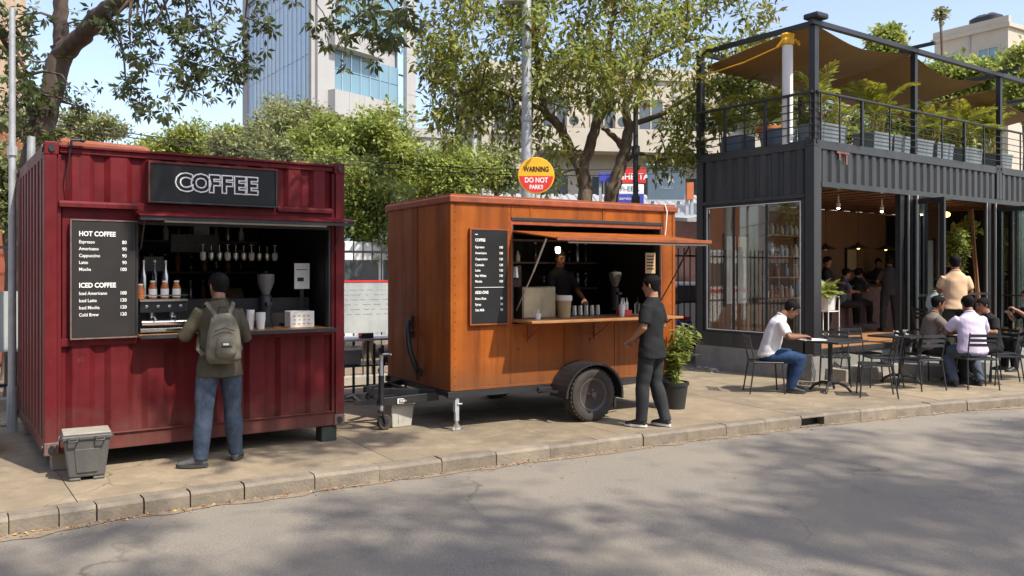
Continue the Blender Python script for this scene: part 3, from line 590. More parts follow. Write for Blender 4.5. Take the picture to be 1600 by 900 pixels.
# ================================================================== the orange trailer
TR = R(31)
T = thing('coffee_trailer', 'rust orange box trailer serving coffee under a raised hatch', 'trailer', (-.669, 9.35, 0), TR)
TW, TD, TB, TT = 3.22, 1.77, .433, 2.58
def panel(mb, x0, x1, z0, z1, y=0, t=.03): mb.box(x0, y, z0, x1, y+t, z1)
sx = [.03, .87, 1.03, 1.9, 2.72, 3.05, 3.19]
for x0, x1, z0, z1 in ((.04, .765, TB+.03, 2.50), (.765, 1.5, TB+.03, 1.13), (1.504, 2.25, TB+.03, 1.13), (2.254, 3.01, TB+.03, 1.13), (3.014, 3.17, TB+.03, 2.50), (.769, 1.03, 2.36, 2.50), (1.034, 2.07, 2.36, 2.50), (2.074, 3.01, 2.36, 2.50)):
    mb = MB(); panel(mb, x0+.0015, x1-.0015, z0, z1); mb.build('wall_panel', orange, T, bevel=.002)
for x0, x1 in ((.0, .86), (.864, TD)):
    mb = MB(); mb.box(0, x0+.03, TB+.03, .03, x1-.02, 2.5); mb.build('end_panel', orange, T, bevel=.002)
mb = MB(); mb.box(TW-.03, .03, TB+.03, TW, TD-.02, 2.5); mb.build('end_panel', orange, T, bevel=.002)
mb = MB(); mb.box(.03, TD-.03, TB+.03, TW-.03, TD, 2.5); mb.build('back_panel', orange, T)
for x, y in ((0, 0), (TW-.04, 0)):
    mb = MB(); mb.box(x-.004, y-.004, TB, x+.044, y+.03, 2.5); mb.build('corner_trim', orange, T, bevel=.008)
mb = MB(); mb.box(.04, -.006, TB+.0, TW-.04, .028, TB+.03); mb.box(-.006, .03, TB, .028, TD-.02, TB+.03); mb.build('bottom_trim', orange, T, bevel=.003)
for x in (1.032, 2.072, 3.012, .767):
    z0 = 2.36 if x in (1.032, 2.072) else TB+.05
    if x == .767: continue
    mb = MB(); mb.box(x-.012, -.008, z0, x+.012, -.0005, 2.5); mb.build('seam_strip', orange, T, bevel=.002)
for x in (1.502, 2.252):
    mb = MB(); mb.box(x-.010, -.006, TB+.04, x+.010, -.0005, 1.12); mb.build('seam_strip', orange, T, bevel=.002)
mb = MB(); mb.box(-.006, .855, TB+.04, -.0005, .869, 2.49); mb.build('seam_strip', orange_d, T)
mb = MB(); mb.box(-.025, -.03, 2.5, TW+.03, TD+.025, 2.575); mb.build('roof_cap', orange_d, T, bevel=.012)
mb = MB(); mb.box(.0, .0, 2.576, TW, TD, 2.595); mb.build('roof', orange_d, T)
mb = MB()
for i in range(16): mb.lathe([(.006, -.008), (.004, -.012)], (.06+i*.207, 0, 2.485), 6, axis='y')
for zz in [.5+.1*q for q in range(20)]: 
    for x in (.055, 3.035, 3.155, .745): mb.lathe([(.006, -.006), (.004, -.010)], (x, 0, zz), 6, axis='y')
mb.build('rivets', orange_d, T)
mb = MB(); mb.box(.765, -.012, 2.325, 3.02, .03, 2.362); mb.build('hatch_rail', black, T, bevel=.003)
mb = MB(); mb.box(.755, -.005, 1.13, .785, .1, 2.33); mb.box(2.985, -.005, 1.13, 3.013, .1, 2.33); mb.box(.787, -.004, 1.12, 2.983, .1, 1.145); mb.box(.787, .0, 2.28, 2.983, .1, 2.325); mb.build('hatch_frame', orange_d, T, bevel=.002)
boxes('hatch_lining', black, T, [(.786, .0, 1.15, .800, .11, 2.28), (2.968, .0, 1.15, 2.983, .11, 2.28)], 0)
aw = MB(); aw.hexa([(.78, -.91, 2.085), (2.96, -.91, 2.085), (2.96, -.014, 2.19), (.78, -.014, 2.19)], [(.78, -.91, 2.100), (2.96, -.91, 2.100), (2.96, -.014, 2.208), (.78, -.014, 2.208)])
awn = aw.build('hatch_awning', orange, T, bevel=.003)
mb = MB(); mb.box(.775, -.93, 2.070, 2.965, -.911, 2.108); mb.build('edge_trim', orange_d, awn, bevel=.003)
mb = MB(); mb.tube([(.95, -.88, 2.06), (2.93, -.88, 2.06)], .016, 8); mb.build('lamp_tube', alu, awn)
for x in (1.3, 2.0, 2.7):
    mb = MB(); mb.bar((x, -.88, 2.07), (x, -.03, 2.175), .03, .025); mb.build('awning_rib', orange_d, awn)
for x in (.84, 2.93):
    mb = MB(); mb.tube([(x, -.62, 2.10), (x, -.36, 1.74)], .012, 8); mb.tube([(x, -.36, 1.74), (x, -.0, 1.30)], .008, 8, 0); mb.build('gas_strut', alu if x < 1 else black, awn, smooth=True)
mb = MB(); mb.box(.785, -.42, 1.168, 2.985, .3, 1.196); co = mb.build('counter', wood, T, bevel=.004)
for x in (1.0, 1.95, 2.85):
    mb = MB(); mb.bar((x, -.36, 1.165), (x, -.005, .97), .022, .012); mb.bar((x, -.01, 1.165), (x, -.01, .93), .03, .008); mb.build('counter_bracket', orange_d, co)
mb = MB()
for x, z in ((.875, .86), (1.886, .93), (2.7, .7)): mb.lathe([(.02, -.012), (.02, -.003), (.008, -.02)], (x, 0, z), 10, axis='y')
mb.build('drain_fitting', orange_d, T)
# interior
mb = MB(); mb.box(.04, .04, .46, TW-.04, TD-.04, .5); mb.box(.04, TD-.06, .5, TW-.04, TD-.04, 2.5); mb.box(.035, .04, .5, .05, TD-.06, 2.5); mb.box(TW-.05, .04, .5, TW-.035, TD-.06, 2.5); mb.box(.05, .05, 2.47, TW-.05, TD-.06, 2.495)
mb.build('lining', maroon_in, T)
# chassis
mb = MB(); mb.box(-.03, .0, TB-.075, TW, .06, TB-.004); mb.box(-.03, TD-.06, TB-.075, TW, TD, TB-.004)
for x in (.0, .8, 1.6, 2.4, TW-.08): mb.box(x, .061, TB-.07, x+.06, TD-.061, TB-.005)
mb.build('chassis_frame', black, T, bevel=.004)
mb = MB(); mb.bar((.3, .2, TB-.05), (-.62, .82, TB-.05), .05, .07); mb.bar((.3, TD-.2, TB-.05), (-.62, .95, TB-.05), .05, .07); mb.bar((-.0, .885, TB-.10), (-.95, .885, TB-.10), .06, .06); mb.bar((-.2, .55, TB-.045), (-.2, 1.2, TB-.045), .04, .04)
mb.build('drawbar', black, T, bevel=.004)
mb = MB(); mb.bar((.02, .35, TB-.09), (-.62, .48, TB-.13), .05, .09); mb.build('side_drawbar', black, T, bevel=.004)
pl = MB(); pl.box(-.45, .405, TB-.15, -.25, .412, TB-.095); o = pl.build('number_plate', paper, T); mb = MB(); mb.box(-.435, .402, TB-.143, -.265, .4045, TB-.102); mb.build('plate_face', castm, o)
text('lettering', '10 80 4526', .034, o, (-.43, .4005, TB-.122), white, bold=.0005, sx=.85)
mb = MB(); mb.bar((-.64, .52, TB-.13), (-.9, .56, TB-.12), .07, .05); mb.tube([(-.86, .56, TB-.10), (-.92, .56, TB-.04), (-.99, .57, TB-.06)], .03, 8); mb.tube([(-.75, .545, TB-.1), (-.68, .53, TB+.02), (-.80, .54, TB+.06)], .012, 6); mb.build('tow_coupling', black, T, smooth=True)
# jockey wheel
jw = MB(); jw.tube([(-.62, .46, .16), (-.62, .46, .82)], .022, 10); jo_ = jw.build('jockey_post', galv, T, smooth=True)
mb = MB(); mb.tube([(-.62, .46, .28), (-.62, .46, .6)], .032, 10); mb.build('jockey_sleeve', black, T, smooth=True)
mb = MB(); mb.tube([(-.62, .46, .82), (-.62, .40, .84), (-.56, .38, .84), (-.56, .33, .84)], .01, 6); mb.build('crank_handle', galv, T, smooth=True)
mb = MB(); mb.bar((-.62, .42, .2), (-.585, .42, .075), .012, .03); mb.bar((-.62, .5, .2), (-.585, .5, .075), .012, .03); mb.box(-.65, .42, .19, -.59, .5, .215); mb.build('caster_fork', black, T)
mb = MB(); mb.lathe([(.03, -.022), (.075, -.025), (.085, -.012), (.085, .012), (.075, .025), (.03, .022)], (-.582, .46, .085), 20, axis='y'); wj = mb.build('jockey_wheel', rubber, T, smooth=True)
mb = MB(); mb.lathe([(.004, -.028), (.04, -.028), (.04, .028), (.004, .028)], (-.582, .46, .085), 14, axis='y'); mb.build('hub', black, wj)
# stabiliser jacks
def jack(x, y):
    mb = MB(); mb.box(x-.022, y-.022, .10, x+.022, y+.022, TB-.02); j = mb.build('stabiliser_jack', galv, T, bevel=.004)
    mb = MB(); mb.box(x-.014, y-.014, .015, x+.014, y+.014, .16); mb.build('jack_leg', steel, j)
    mb = MB(); mb.box(x-.065, y-.05, 0, x+.065, y+.05, .014); mb.bar((x-.04, y, .01), (x, y, .07), .012, .04); mb.bar((x+.04, y, .01), (x, y, .07), .012, .04); mb.build('jack_foot', steel, j)
    mb = MB(); mb.tube([(x, y-.03, .29), (x+.05, y-.035, .29)], .009, 6); mb.box(x-.03, y-.028, .20, x-.022, y+.028, .33); mb.build('jack_handle', galv, j)
jack(.09, .035); jack(3.05, .12); jack(3.05, 1.6)
# wheels: tyre, rim, hub, bolts
def wheel(x, y, side):
    w = bpy.data.objects.new('wheel', None); COL.objects.link(w); w.parent = T; w.location = (x, y, .31)
    w.rotation_euler = (0, 0, 0 if side < 0 else math.pi)
    mb = MB(); mb.lathe([(.185, -.075), (.21, -.095), (.27, -.105), (.295, -.095), (.307, -.07), (.310, -.03), (.310, .03), (.307, .07), (.295, .095), (.25, .105), (.19, .09)], n=40, axis='y'); ty = mb.build('tyre', rubber, w, smooth=True)
    mb = MB()
    for i in range(36):
        a = 2*math.pi*i/36
        for s in (-1, 1):
            c, sn = math.cos(a+.04*s), math.sin(a+.04*s)
            mb.xf = Matrix.Rotation(a+.04*s, 4, 'Y'); mb.box(-.016, s*.058-.026, .304, .016, s*.058+.026, .3155)
    mb.xf = None; mb.build('tread', rubber, w)
    mb = MB(); mb.lathe([(.15, -.06), (.185, -.088), (.195, -.088), (.195, .08), (.18, .08), (.165, -.02), (.12, -.045), (.075, -.035), (.06, -.06), (.02, -.06)], n=32, axis='y'); rim = mb.build('rim', rimm, w, smooth=True)
    for i in range(8):
        a = 2*math.pi*i/8; mb = MB(); mb.lathe([(.003, -.05), (.020, -.05), (.020, -.046), (.003, -.046)], (0, 0, 0), 12, axis='y'); o = mb.build('rim_hole', maroon_in, rim); o.location = (.135*math.cos(a), -.0, .135*math.sin(a))
    for i in range(5):
        a = 2*math.pi*i/5+.3; mb = MB(); mb.lathe([(.011, -.075), (.012, -.05)], (.06*math.cos(a)*.95, 0, .06*math.sin(a)*.95), 6, axis='y'); mb.build('wheel_nut', galv, rim)
    mb = MB(); mb.lathe([(.01, -.11), (.032, -.105), (.036, -.05)], n=14, axis='y'); mb.build('hub_cap', castm, w, smooth=True)
    return w
wheel(1.70, -.215, -1); wheel(1.70, TD+.2, 1)
def fender(y0, y1):
    pts = []; a0, a1 = R(-8), R(180)
    for i in range(19):
        a = a0+(a1-a0)*i/18; pts.append((1.70+.40*math.cos(a)*1.03, .30+.385*math.sin(a)))
    inner = [(1.70+.386*math.cos(a0+(a1-a0)*i/18)*1.03, .30+.371*math.sin(a0+(a1-a0)*i/18)) for i in range(19)]
    mb = MB()
    for i in range(18):
        P = [pts[i], pts[i+1], inner[i+1], inner[i]]; mb.hexa([(p[0], y0, p[1]) for p in P], [(p[0], y1, p[1]) for p in P])
        Q = [pts[i], pts[i+1], (inner[i+1][0]*.97+1.7*.03, inner[i+1][1]*.97+.3*.03), (inner[i][0]*.97+1.7*.03, inner[i][1]*.97+.3*.03)]
        mb.hexa([(p[0], y0-.004, p[1]) for p in Q], [(p[0], y0+.01, p[1]) for p in Q])
    # inner skirt against the body
    for i in range(18):
        P = [pts[i], pts[i+1], (1.7, .3)]; mb.prism([(p[0], p[1]) for p in P], y1-.006, y1, 'y')
    f = mb.build('mudguard', black, T, smooth=False); shade(f.data, 30); return f
fender(-.345, -.008)
mb = MB(); mb.box(1.12, -.05, .34, 1.30, -.005, .40); mb.bar((1.28, -.2, .36), (1.12, -.03, .37), .03, .03); mb.box(2.1, -.2, .30, 2.13, -.17, .40); mb.bar((2.1, -.18, .38), (2.5, -.1, .38), .025, .025); mb.box(2.095, -.19, .12, 2.125, -.165, .30); mb.build('mudguard_bracket', black, T, bevel=.003)
mb = MB(); mb.tube([(1.7, -.1, .31), (1.7, TD+.1, .31)], .035, 10); mb.build('axle', black, T)
# flexible hose and clamps on the front end
mb = MB(); mb.tube([(-.02, 1.05, 1.12), (-.05, 1.0, 1.14), (-.09, .95, 1.08), (-.12, .86, .95), (-.12, .8, .80), (-.09, .76, .68), (-.05, .76, .60), (-.02, .80, .56)], .032, 10); mb.build('vent_hose', black, T, smooth=True)
mb = MB(); mb.box(-.03, .98, 1.06, -.001, 1.08, 1.22); mb.box(-.06, .96, .96, -.001, 1.06, 1.04); mb.box(-.04, .72, .53, -.001, .84, .60); mb.build('hose_clamp', black, T, bevel=.008)
mb = MB(); mb.tube([(3.02, -.03, 2.60), (3.035, -.06, 2.5), (3.03, -.045, 2.3), (3.02, -.03, 2.16)], .009, 6); mb.build('power_cable', paper, T, smooth=True)
# menu
Mt = thing('menu_board', 'narrow black menu board headed COFFEE and ADD-ONS on orange trailer', 'menu board', T.matrix_basis @ Vector((.235, -.04, 1.165)), TR)
mb = MB(); mb.box(0, 0, 0, .46, .035, 1.04); mb.build('board_panel', signb, Mt, bevel=.003)
mb = MB(); mb.box(-.016, -.004, -.016, -.001, .032, 1.055); mb.box(0, -.004, -.016, .475, .032, -.001); mb.box(0, -.004, 1.041, .475, .032, 1.055); mb.box(.461, -.004, 0, .475, .032, 1.04); mb.build('board_frame', orange_d, Mt)
menu(Mt, .46, 1.04, [('s', 'COFFEE', '', .925), ('q', 'Espresso', '100', .848), ('q', 'Americano', '100', .782), ('q', 'Cappuccino', '120', .716), ('q', 'Cortado', '120', .650), ('q', 'Latte', '120', .590), ('q', 'Flat White', '130', .530), ('q', 'Mocha', '150', .468),
      ('s', 'ADD-ONS', '', .345), ('q', 'Extra Shot', '30', .277), ('q', 'Syrup', '30', .213), ('q', 'Oat Milk', '50', .150)], signb, white)
mb = MB(); mb.box(.04, -.002, .400, .42, -.0005, .405); mb.box(.045, -.002, .985, .08, -.0005, .993); mb.build('rule_line', white, Mt)
# things on the trailer counter
def tp(p): return T.matrix_basis @ Vector(p)
t = thing('steel_cabinet', 'steel box, tinted bronze for reflected trees, standing at the left of the trailer counter', 'cabinet', tp((.93, .02, 1.197)), TR)
mb = MB(); mb.box(0, 0, 0, .46, .3, .37); mb.build('cabinet_body', bronze, t, bevel=.01); mb = MB(); mb.box(.015, -.006, .015, .445, -.0005, .355); mb.build('front_sheet', bronze, t, bevel=.004)
t = thing('bucket', 'pale kraft paper tub standing right of the steel box on trailer counter', 'bucket', tp((1.56, .10, 1.197)), TR)
mb = MB(); mb.lathe([(.075, 0), (.098, .24)], n=24); mb.build('tub_body', cardb, t, smooth=True); mb = MB(); mb.lathe([(.1, .20), (.103, .205), (.103, .25), (.1, .262), (.03, .264)], n=24); mb.build('tub_lid', paper, t, smooth=True)
def tumbler(label, p, m=paper, h=.13, r=.038, straw=True, name='drink_cup'):
    t = thing(name, label, 'cup', tp(p), TR); mb = MB(); mb.lathe([(r*.75, 0), (r, h*.85), (r*1.08, h*.86), (r*1.08, h*.92), (r*.6, h)], n=16); mb.build('cup_body', m, t, smooth=True)
    if straw: mb = MB(); mb.tube([(0, 0, h*.9), (.015, 0, h*1.5)], .005, 6); mb.build('straw', m, t)
    return t
tumbler('small white cup with a stick at the left end of trailer counter', (1.02, -.17, 1.197), h=.075)
tumbler('tall white cup on the right part of the trailer counter', (2.28, -.1, 1.197), h=.15)
tumbler('clear lidded cup beside the customer at trailer counter', (2.6, .0, 1.197), MATS['clear_plastic'], .16, .045)
t = thing('caddy', 'orange red napkin caddy on the trailer counter', 'caddy', tp((2.36, 0, 1.197)), TR); mb = MB(); mb.box(0, 0, 0, .16, .12, .07); mb.build('tray', redp, t, bevel=.005)
for i in range(3): mb = MB(); mb.lathe([(.018, 0), (.018, .12), (.006, .15), (.004, .19)], (.035+i*.045, .06, .03), 8); mb.build('squeeze_bottle', paper if i else steel, t)
for i in range(6):
    t = thing('stacked_glass', 'upturned glass standing on the bench behind the trailer counter', 'glass', tp((1.85+i*.09, .42, 1.20)), TR, 'upturned glasses on the trailer bench'); mb = MB(); mb.lathe([(.034, 0), (.028, .12), (.01, .122)], n=12); mb.build('glass_wall', steel, t, smooth=True)
t = thing('drip_brewer', 'dark brewing stand with steel kettle at the left inside the orange trailer', 'coffee maker', tp((1.0, .5, 1.2)), TR); mb = MB(); mb.box(0, 0, 0, .3, .2, .04); mb.box(.0, .14, .04, .3, .18, .62); mb.build('stand', castm, t, bevel=.005); mb = MB(); mb.lathe([(.06, .45), (.075, .47), (.06, .6), (.02, .62)], (.15, .08, 0), 16); mb.build('kettle', steel, t, smooth=True)
g = grinder('tall coffee grinder with clear hopper near the customer in orange trailer', tp((2.58, .42, 1.25)), TR, .5, 1)
mb = MB(); t = thing('back_counter', 'dark equipment bench inside the orange trailer', 'bench', tp((.3, .35, .5)), TR); mb.box(0, .0, 0, 2.6, .2, .70); mb.build('cabinet', maroon_in, t)
sh = thing('wall_shelf', 'dark wall shelves with glasses inside the orange trailer', 'shelf', tp((.5, 1.35, 0)), TR)
for z in (1.5, 1.85, 2.15): mb = MB(); mb.box(0, 0, z, 2.5, .3, z+.025); mb.build('shelf_board', castm, sh)
for j, z in enumerate((1.525, 1.875)):
    for i in range(17):
        if rnd.random() < .15: continue
        small_bottle('glass or bottle on the %s dark shelf inside the orange trailer' % ('lower', 'upper')[j], tp((.6+i*.14, 1.42, z)), TR, rnd.choice([clear, dark_bottle, steel, dark_bottle, paper]), rnd.choice((.15, .2, .26)), .034, 'glasses and bottles inside the orange trailer')
t = thing('hanging_lamp', 'small lit lamp hanging inside the orange trailer', 'lamp', tp((1.95, .8, 2.0)), TR); mb = MB(); mb.tube([(0, 0, .12), (0, 0, .45)], .004, 5); mb.lathe([(.02, .12), (.05, .06)], n=12); mb.build('lamp_shade', black, t); mb = MB(); mb.lathe([(.02, -.02), (.032, 0), (.032, .05), (.02, .06)], n=12); mb.build('light_bulb', bulb, t)
t = thing('price_card', 'small cream price card hanging at the right end of trailer hatch', 'card', tp((2.76, .03, 1.72)), TR); mb = MB(); mb.box(0, 0, 0, .16, .008, .26); mb.build('card_sheet', cardb, t)
mb = MB(); [mb.box(.02, -.002, .05+i*.04, .13, -.0005, .066+i*.04) for i in range(5)]; mb.build('printing', signb, t)
# white tub under the drawbar
t = thing('water_tub', 'stained white plastic container standing under the trailer drawbar', 'container', tp((-.47, .50, 0)), TR+R(4)); mb = MB(); mb.hexa([(0, 0, 0), (.24, 0, 0), (.24, .26, 0), (0, .26, 0)], [(-.02, -.015, .25), (.27, -.015, .25), (.27, .28, .25), (-.02, .28, .25)]); mb.build('tub_body', weather(mat('stained_plastic', (.42, .41, .35), .6), (.2, .19, .14), .6, 6), t, bevel=.012)
mb = MB(); mb.box(.07, -.012, .05, .075, -.006, .24); mb.box(-.025, -.02, .25, .275, .285, .268); mb.build('tub_lid', galv, t, bevel=.004)

# ================================================================== the cafe of dark containers
CR = R(36)
C = thing('container_cafe', 'two storey dark container cafe with glass side and open folding doors', 'cafe', (4.79, 13.6, 0), CR)
CW, CD = 6.2, 2.45; FZ, HT = .47, 3.1; RT = 3.86
def cp(p): return C.matrix_basis @ Vector(p)
mb = MB(); mb.prism([(-.02, .03), (16, .03), (16, 3.6), (1.6, 3.6), (1.6, 2.46), (-.02, 2.46)], -.1, .425); mb.build('plinth', plinthm, C, bevel=.01)
mb = MB(); mb.box(2.0, -1.12, -.1, 16, .028, .20); mb.build('front_step', plinthm, C, bevel=.01)
mb = MB(); mb.box(.35, -.34, -.1, 1.95, .028, .19); mb.build('entrance_step', conc, C, bevel=.01)
mb = MB(); mb.box(.14, .0, .427, 2.75, .10, .50); mb.box(-.006, .2, .427, .10, CD-.15, .67); mb.build('bottom_rail', blackp, C, bevel=.005)
boxes('corner_post', blackp, C, [(.0, .0, .425, .20, .17, RT-.1), (CW-.11, .0, 3.192, CW-.005, .15, RT-.1), (0, CD-.15, .425, .15, CD, RT-.1), (CW+.005, .0, 3.192, CW+.11, .15, RT-.1)], .008)
casting(C, -.004, -.006, RT-.12, blackp, .16); casting(C, CW-.14, -.006, RT-.12, blackp, .14); casting(C, CW+.01, -.006, RT-.12, blackp, .14); casting(C, -.004, CD-.15, RT-.12, blackp, .15)
mb = MB(); corr(mb, .2, CW-.11, HT+.09, RT-.15, .02, .035, .235); mb.build('header_panel', blackp, C)
mb = MB(); corr(mb, CW+.11, 13, HT+.09, RT-.15, .02, .035, .235); mb.build('header_panel', blackp, C)
mb = MB(); corr(mb, .17, CD-.15, 3.0, RT-.15, .012, .035, .235, axis='y'); mb.build('side_header_panel', blackp, C)
boxes('top_rail', blackp, C, [(.156, -.002, RT-.15, CW-.14, .12, RT-.01), (CW+.15, -.002, RT-.15, 13, .12, RT-.01), (-.002, .17, RT-.15, .12, CD-.15, RT-.01), (.2, -.012, HT, 13, .12, HT+.09), (-.008, .17, 2.93, .12, CD-.15, 3.0)], .005)
mb = MB(); mb.box(.1, .1, RT-.1, 13, 2.44, RT-.03); mb.build('roof_deck', plinthm, C)
mb = MB(); mb.box(.6, -.018, RT-.19, .95, .0, RT-.155); mb.box(.66, -.016, RT-.3, .70, .0, RT-.19); mb.box(.85, -.016, RT-.36, .9, .0, RT-.19); mb.build('rust_bracket', rustspot, C)
# glazed side
Y0, Y1 = .19, CD-.17
mb = MB(); mb.box(.02, Y0, .68, .09, Y0+.06, 2.92); mb.box(.02, Y1-.06, .68, .09, Y1, 2.92); mb.box(.021, Y0+.06, .67, .089, Y1-.06, .71); mb.box(.021, Y0+.06, 2.89, .089, Y1-.06, 2.93)
mb.build('window_frame', black, C, bevel=.003)
mb = MB(); a, b = Y0+.065, Y1-.065; mb.box(.008, a, .715, .019, a+.014, 2.885); mb.box(.008, b-.014, .715, .019, b, 2.885); mb.box(.008, a+.014, .715, .019, b-.014, .727); mb.box(.008, a+.014, 2.873, .019, b-.014, 2.885); mb.build('window_bead', white, C)
ms = [a+.014, .945, 1.64, b-.014]
for i in range(3):
    mb = MB(); mb.box(.045, ms[i]+.012, .71, .053, ms[i+1]-.012, 2.89); mb.build('window_pane', glz, C)
    if i: mb = MB(); mb.box(.03, ms[i]-.014, .71, .07, ms[i]+.014, 2.89); mb.build('mullion', black, C)
# interior room
mb = MB(); mb.prism([(.2, .12), (15, .12), (15, 3.5), (1.7, 3.5), (1.7, 2.4), (.16, 2.4), (.16, .2), (.2, .2)], .427, FZ); mb.build('floor', woodf, C)
boxes('inner_wall', brownw, C, [(.16, 2.34, FZ, 1.7, 2.4, HT+.05), (1.702, 3.4, FZ, 15, 3.5, HT+.05), (1.66, 2.402, FZ, 1.7, 3.4, HT+.05)], 0)
mb = MB(); mb.prism([(.13, .13), (15, .13), (15, 3.4), (1.7, 3.4), (1.7, 2.42), (.13, 2.42)], HT+.06, HT+.12); mb.build('ceiling', ceilw, C)
mb = MB(); mb.box(1.702, 2.47, HT+.13, 15, 3.55, HT+.2); mb.build('rear_roof', plinthm, C)
for i in range(22):
    mb = MB(); mb.box(.3+i*.5, .2, HT+.035, .34+i*.5, 2.33 if i < 3 else 3.38, HT+.058); mb.build('ceiling_batten', ceilw, C)
# door cluster posts
def vpost(x, y, w=.06, d=.06, m=black, z0=.5, z1=HT, name='door_post', bev=.003): mb = MB(); mb.box(x, y, z0, x+w, y+d, z1-.002); return mb.build(name, m, C, bevel=bev)
vpost(2.56, .02, .12, .1); vpost(2.70, -.06, .022, .03, alu); vpost(2.80, -.02, .10, .10); vpost(2.84, -.14, .03, .03, alu); vpost(5.98, .0, .10, .12); vpost(5.70, -.02, .10, .1); vpost(5.56, -.06, .022, .03, alu); vpost(5.83, -.1, .025, .03, alu)
mb = MB(); mb.box(2.7, 0, .427, 5.9, .10, .50); mb.box(5.9, .0, .427, 15, .1, .5); mb.build('door_sill', black, C)
def leaf(x0, y0, x1, y1, z0=.27, z1=3.03):
    """a framed glass door leaf seen standing out from the facade"""
    L = bpy.data.objects.new('door_leaf', None); COL.objects.link(L); L.parent = C; L.location = (x0, y0, 0); L.rotation_euler = (0, 0, math.atan2(y1-y0, x1-x0)); w = math.hypot(x1-x0, y1-y0)
    mb = MB(); mb.box(0, -.025, z0, .07, .025, z1); mb.box(w-.09, -.025, z0, w, .025, z1); mb.box(.07, -.024, z0, w-.09, .024, z0+.12); mb.box(.07, -.024, z1-.09, w-.09, .024, z1); mb.box(.071, -.023, 1.26, w-.091, .023, 1.29); mb.build('door_frame', black, L, bevel=.003)
    mb = MB(); mb.box(.07, -.004, z0+.12, w-.09, .004, 1.26); mb.box(.07, -.004, 1.29, w-.09, .004, z1-.09); mb.build('door_glass', glz2, L)
    mb = MB(); mb.box(.07, -.034, z0+.12, .08, -.026, z1-.09); mb.box(w-.10, -.034, z0+.12, w-.09, -.026, z1-.09); mb.build('frame_bead', alu, L)
leaf(2.90, -.03, 2.77, -.66); leaf(6.12, -.03, 5.98, -.74)
leaf(6.9, -.0, 7.9, -.0, .5, 3.08); leaf(7.9, 0, 8.9, 0, .5, 3.08)
mb = MB(); mb.box(2.95, -.10, 1.30, 5.6, -.05, 1.34); mb.build('bar_rail', black, C)
# roof terrace
RZ = RT
def rail_line(name, p0, p1, posts, thick, n=5, top=4.60):
    t = thing(name[0], name[1], 'railing', C.location, CR)
    for i in range(n):
        z = RZ+.10+i*(top-RZ-.2)/n*1.12; mb = MB(); mb.tube([(p0[0], p0[1], z), (p1[0], p1[1], z)], .008, 6); mb.build('railing_bar', black, t, smooth=True)
    mb = MB(); mb.tube([(p0[0], p0[1], top), (p1[0], p1[1], top)], .024, 8); mb.build('handrail', black, t, smooth=True)
    for q in posts:
        x = p0[0]+(p1[0]-p0[0])*q; y = p0[1]+(p1[1]-p0[1])*q; w = .045 if q in thick else .022
        mb = MB(); mb.box(x-w/2, y-w/2, RZ-.02, x+w/2, y+w/2, top-.024); mb.build('railing_post', black, t)
rail_line(('roof_railing', 'black front railing with thin bars along the cafe roof'), (.02, -.04), (13, -.04), [v/13 for v in (.1, .62, 1.25, 2.1, 3.86, 4.68, 5.45, 7.0, 8.2, 9.4, 10.8)], [v/13 for v in (1.25, 4.68)])
rail_line(('roof_railing', 'black side railing with thin bars at the left edge of the cafe roof'), (-.04, .0), (-.04, 2.38), [.02, .19, .38, .56, .74, .98], [.38, .74])
fr = thing('roof_frame', 'black steel pergola frame carrying the shade cloth on cafe roof', 'pergola', C.location, CR)
for x, w in ((0, .11), (3.0, .09), (6.22, .09), (9.3, .09)):
    for y in (.04, 2.4):
        mb = MB(); mb.box(x, y-w/2, RZ, x+w, y+w/2, 5.66); mb.build('frame_post', black, fr, bevel=.004)
mb = MB(); mb.box(-.08, -.04, 5.661, 12, .05, 5.74); mb.build('front_beam', black, fr, bevel=.004)
mb = MB(); mb.box(.0, 2.36, 5.661, 12, 2.44, 5.74); mb.build('back_beam', black, fr, bevel=.004)
for x in (0, 3.0, 6.22, 9.3):
    mb = MB(); mb.box(x, .051, 5.662, x+.08, 2.359, 5.741); mb.build('cross_beam', black, fr, bevel=.004)
    if x: mb = MB(); mb.box(x-.0, -.35, 5.745, x+.07, .3, 5.80); mb.build('beam_bracket', black, fr, bevel=.004)
mb = MB(); mb.box(-.10, -.14, 5.745, .20, .14, 5.84); mb.build('post_cap', black, fr, bevel=.03)
def sail(label, c, sag=.28, inn=.28, N=16):
    A, B, Cc, D = [Vector(p) for p in c]; mb = MB(); vs = []; 
    for k in range(2):
        for i in range(N+1):
            for j in range(N+1):
                u, v = i/N, j/N; su = 4*u*(1-u); sv = 4*v*(1-v)
                uu = u+(.5-u)*.015*sv; vv = v+(.5-v)*inn*.9*su*(1)
                p = A*(1-uu)*(1-vv)+B*uu*(1-vv)+Cc*uu*vv+D*(1-uu)*vv
                p = p+Vector((0, 0, -sag*su*(.35+.65*sv)+.02*math.sin(9*u+4*v)-.006*k)); vs.append(p)
    fs = []; M = (N+1)**2
    for i in range(N):
        for j in range(N):
            a = i*(N+1)+j; f = (a, a+N+1, a+N+2, a+1); fs.append(f); fs.append(tuple(M+q for q in f[::-1]))
    mb.add(vs, fs); o = mb.build('shade_sail', sailm, None, smooth=True); o.location = C.location; o.rotation_euler = (0, 0, CR); tag(o, label, 'awning', 'brown shade sails over the roof terrace')
sail('brown shade sail nearest the white column on the cafe roof', ((.06, .04, 5.70), (3.02, .04, 5.64), (3.1, 2.5, 5.42), (.2, 2.5, 5.50)), .22, .12)
sail('brown shade sail between the middle and right frame posts of the roof', ((3.03, .04, 5.64), (5.7, .04, 5.50), (6.3, 2.5, 5.3), (3.11, 2.5, 5.42)), .25, .12)
sail('brown shade sail at the far right end of the roof frame', ((6.3, .04, 5.45), (9.3, .04, 5.3), (9.3, 2.5, 5.2), (6.3, 2.5, 5.3)), .4)
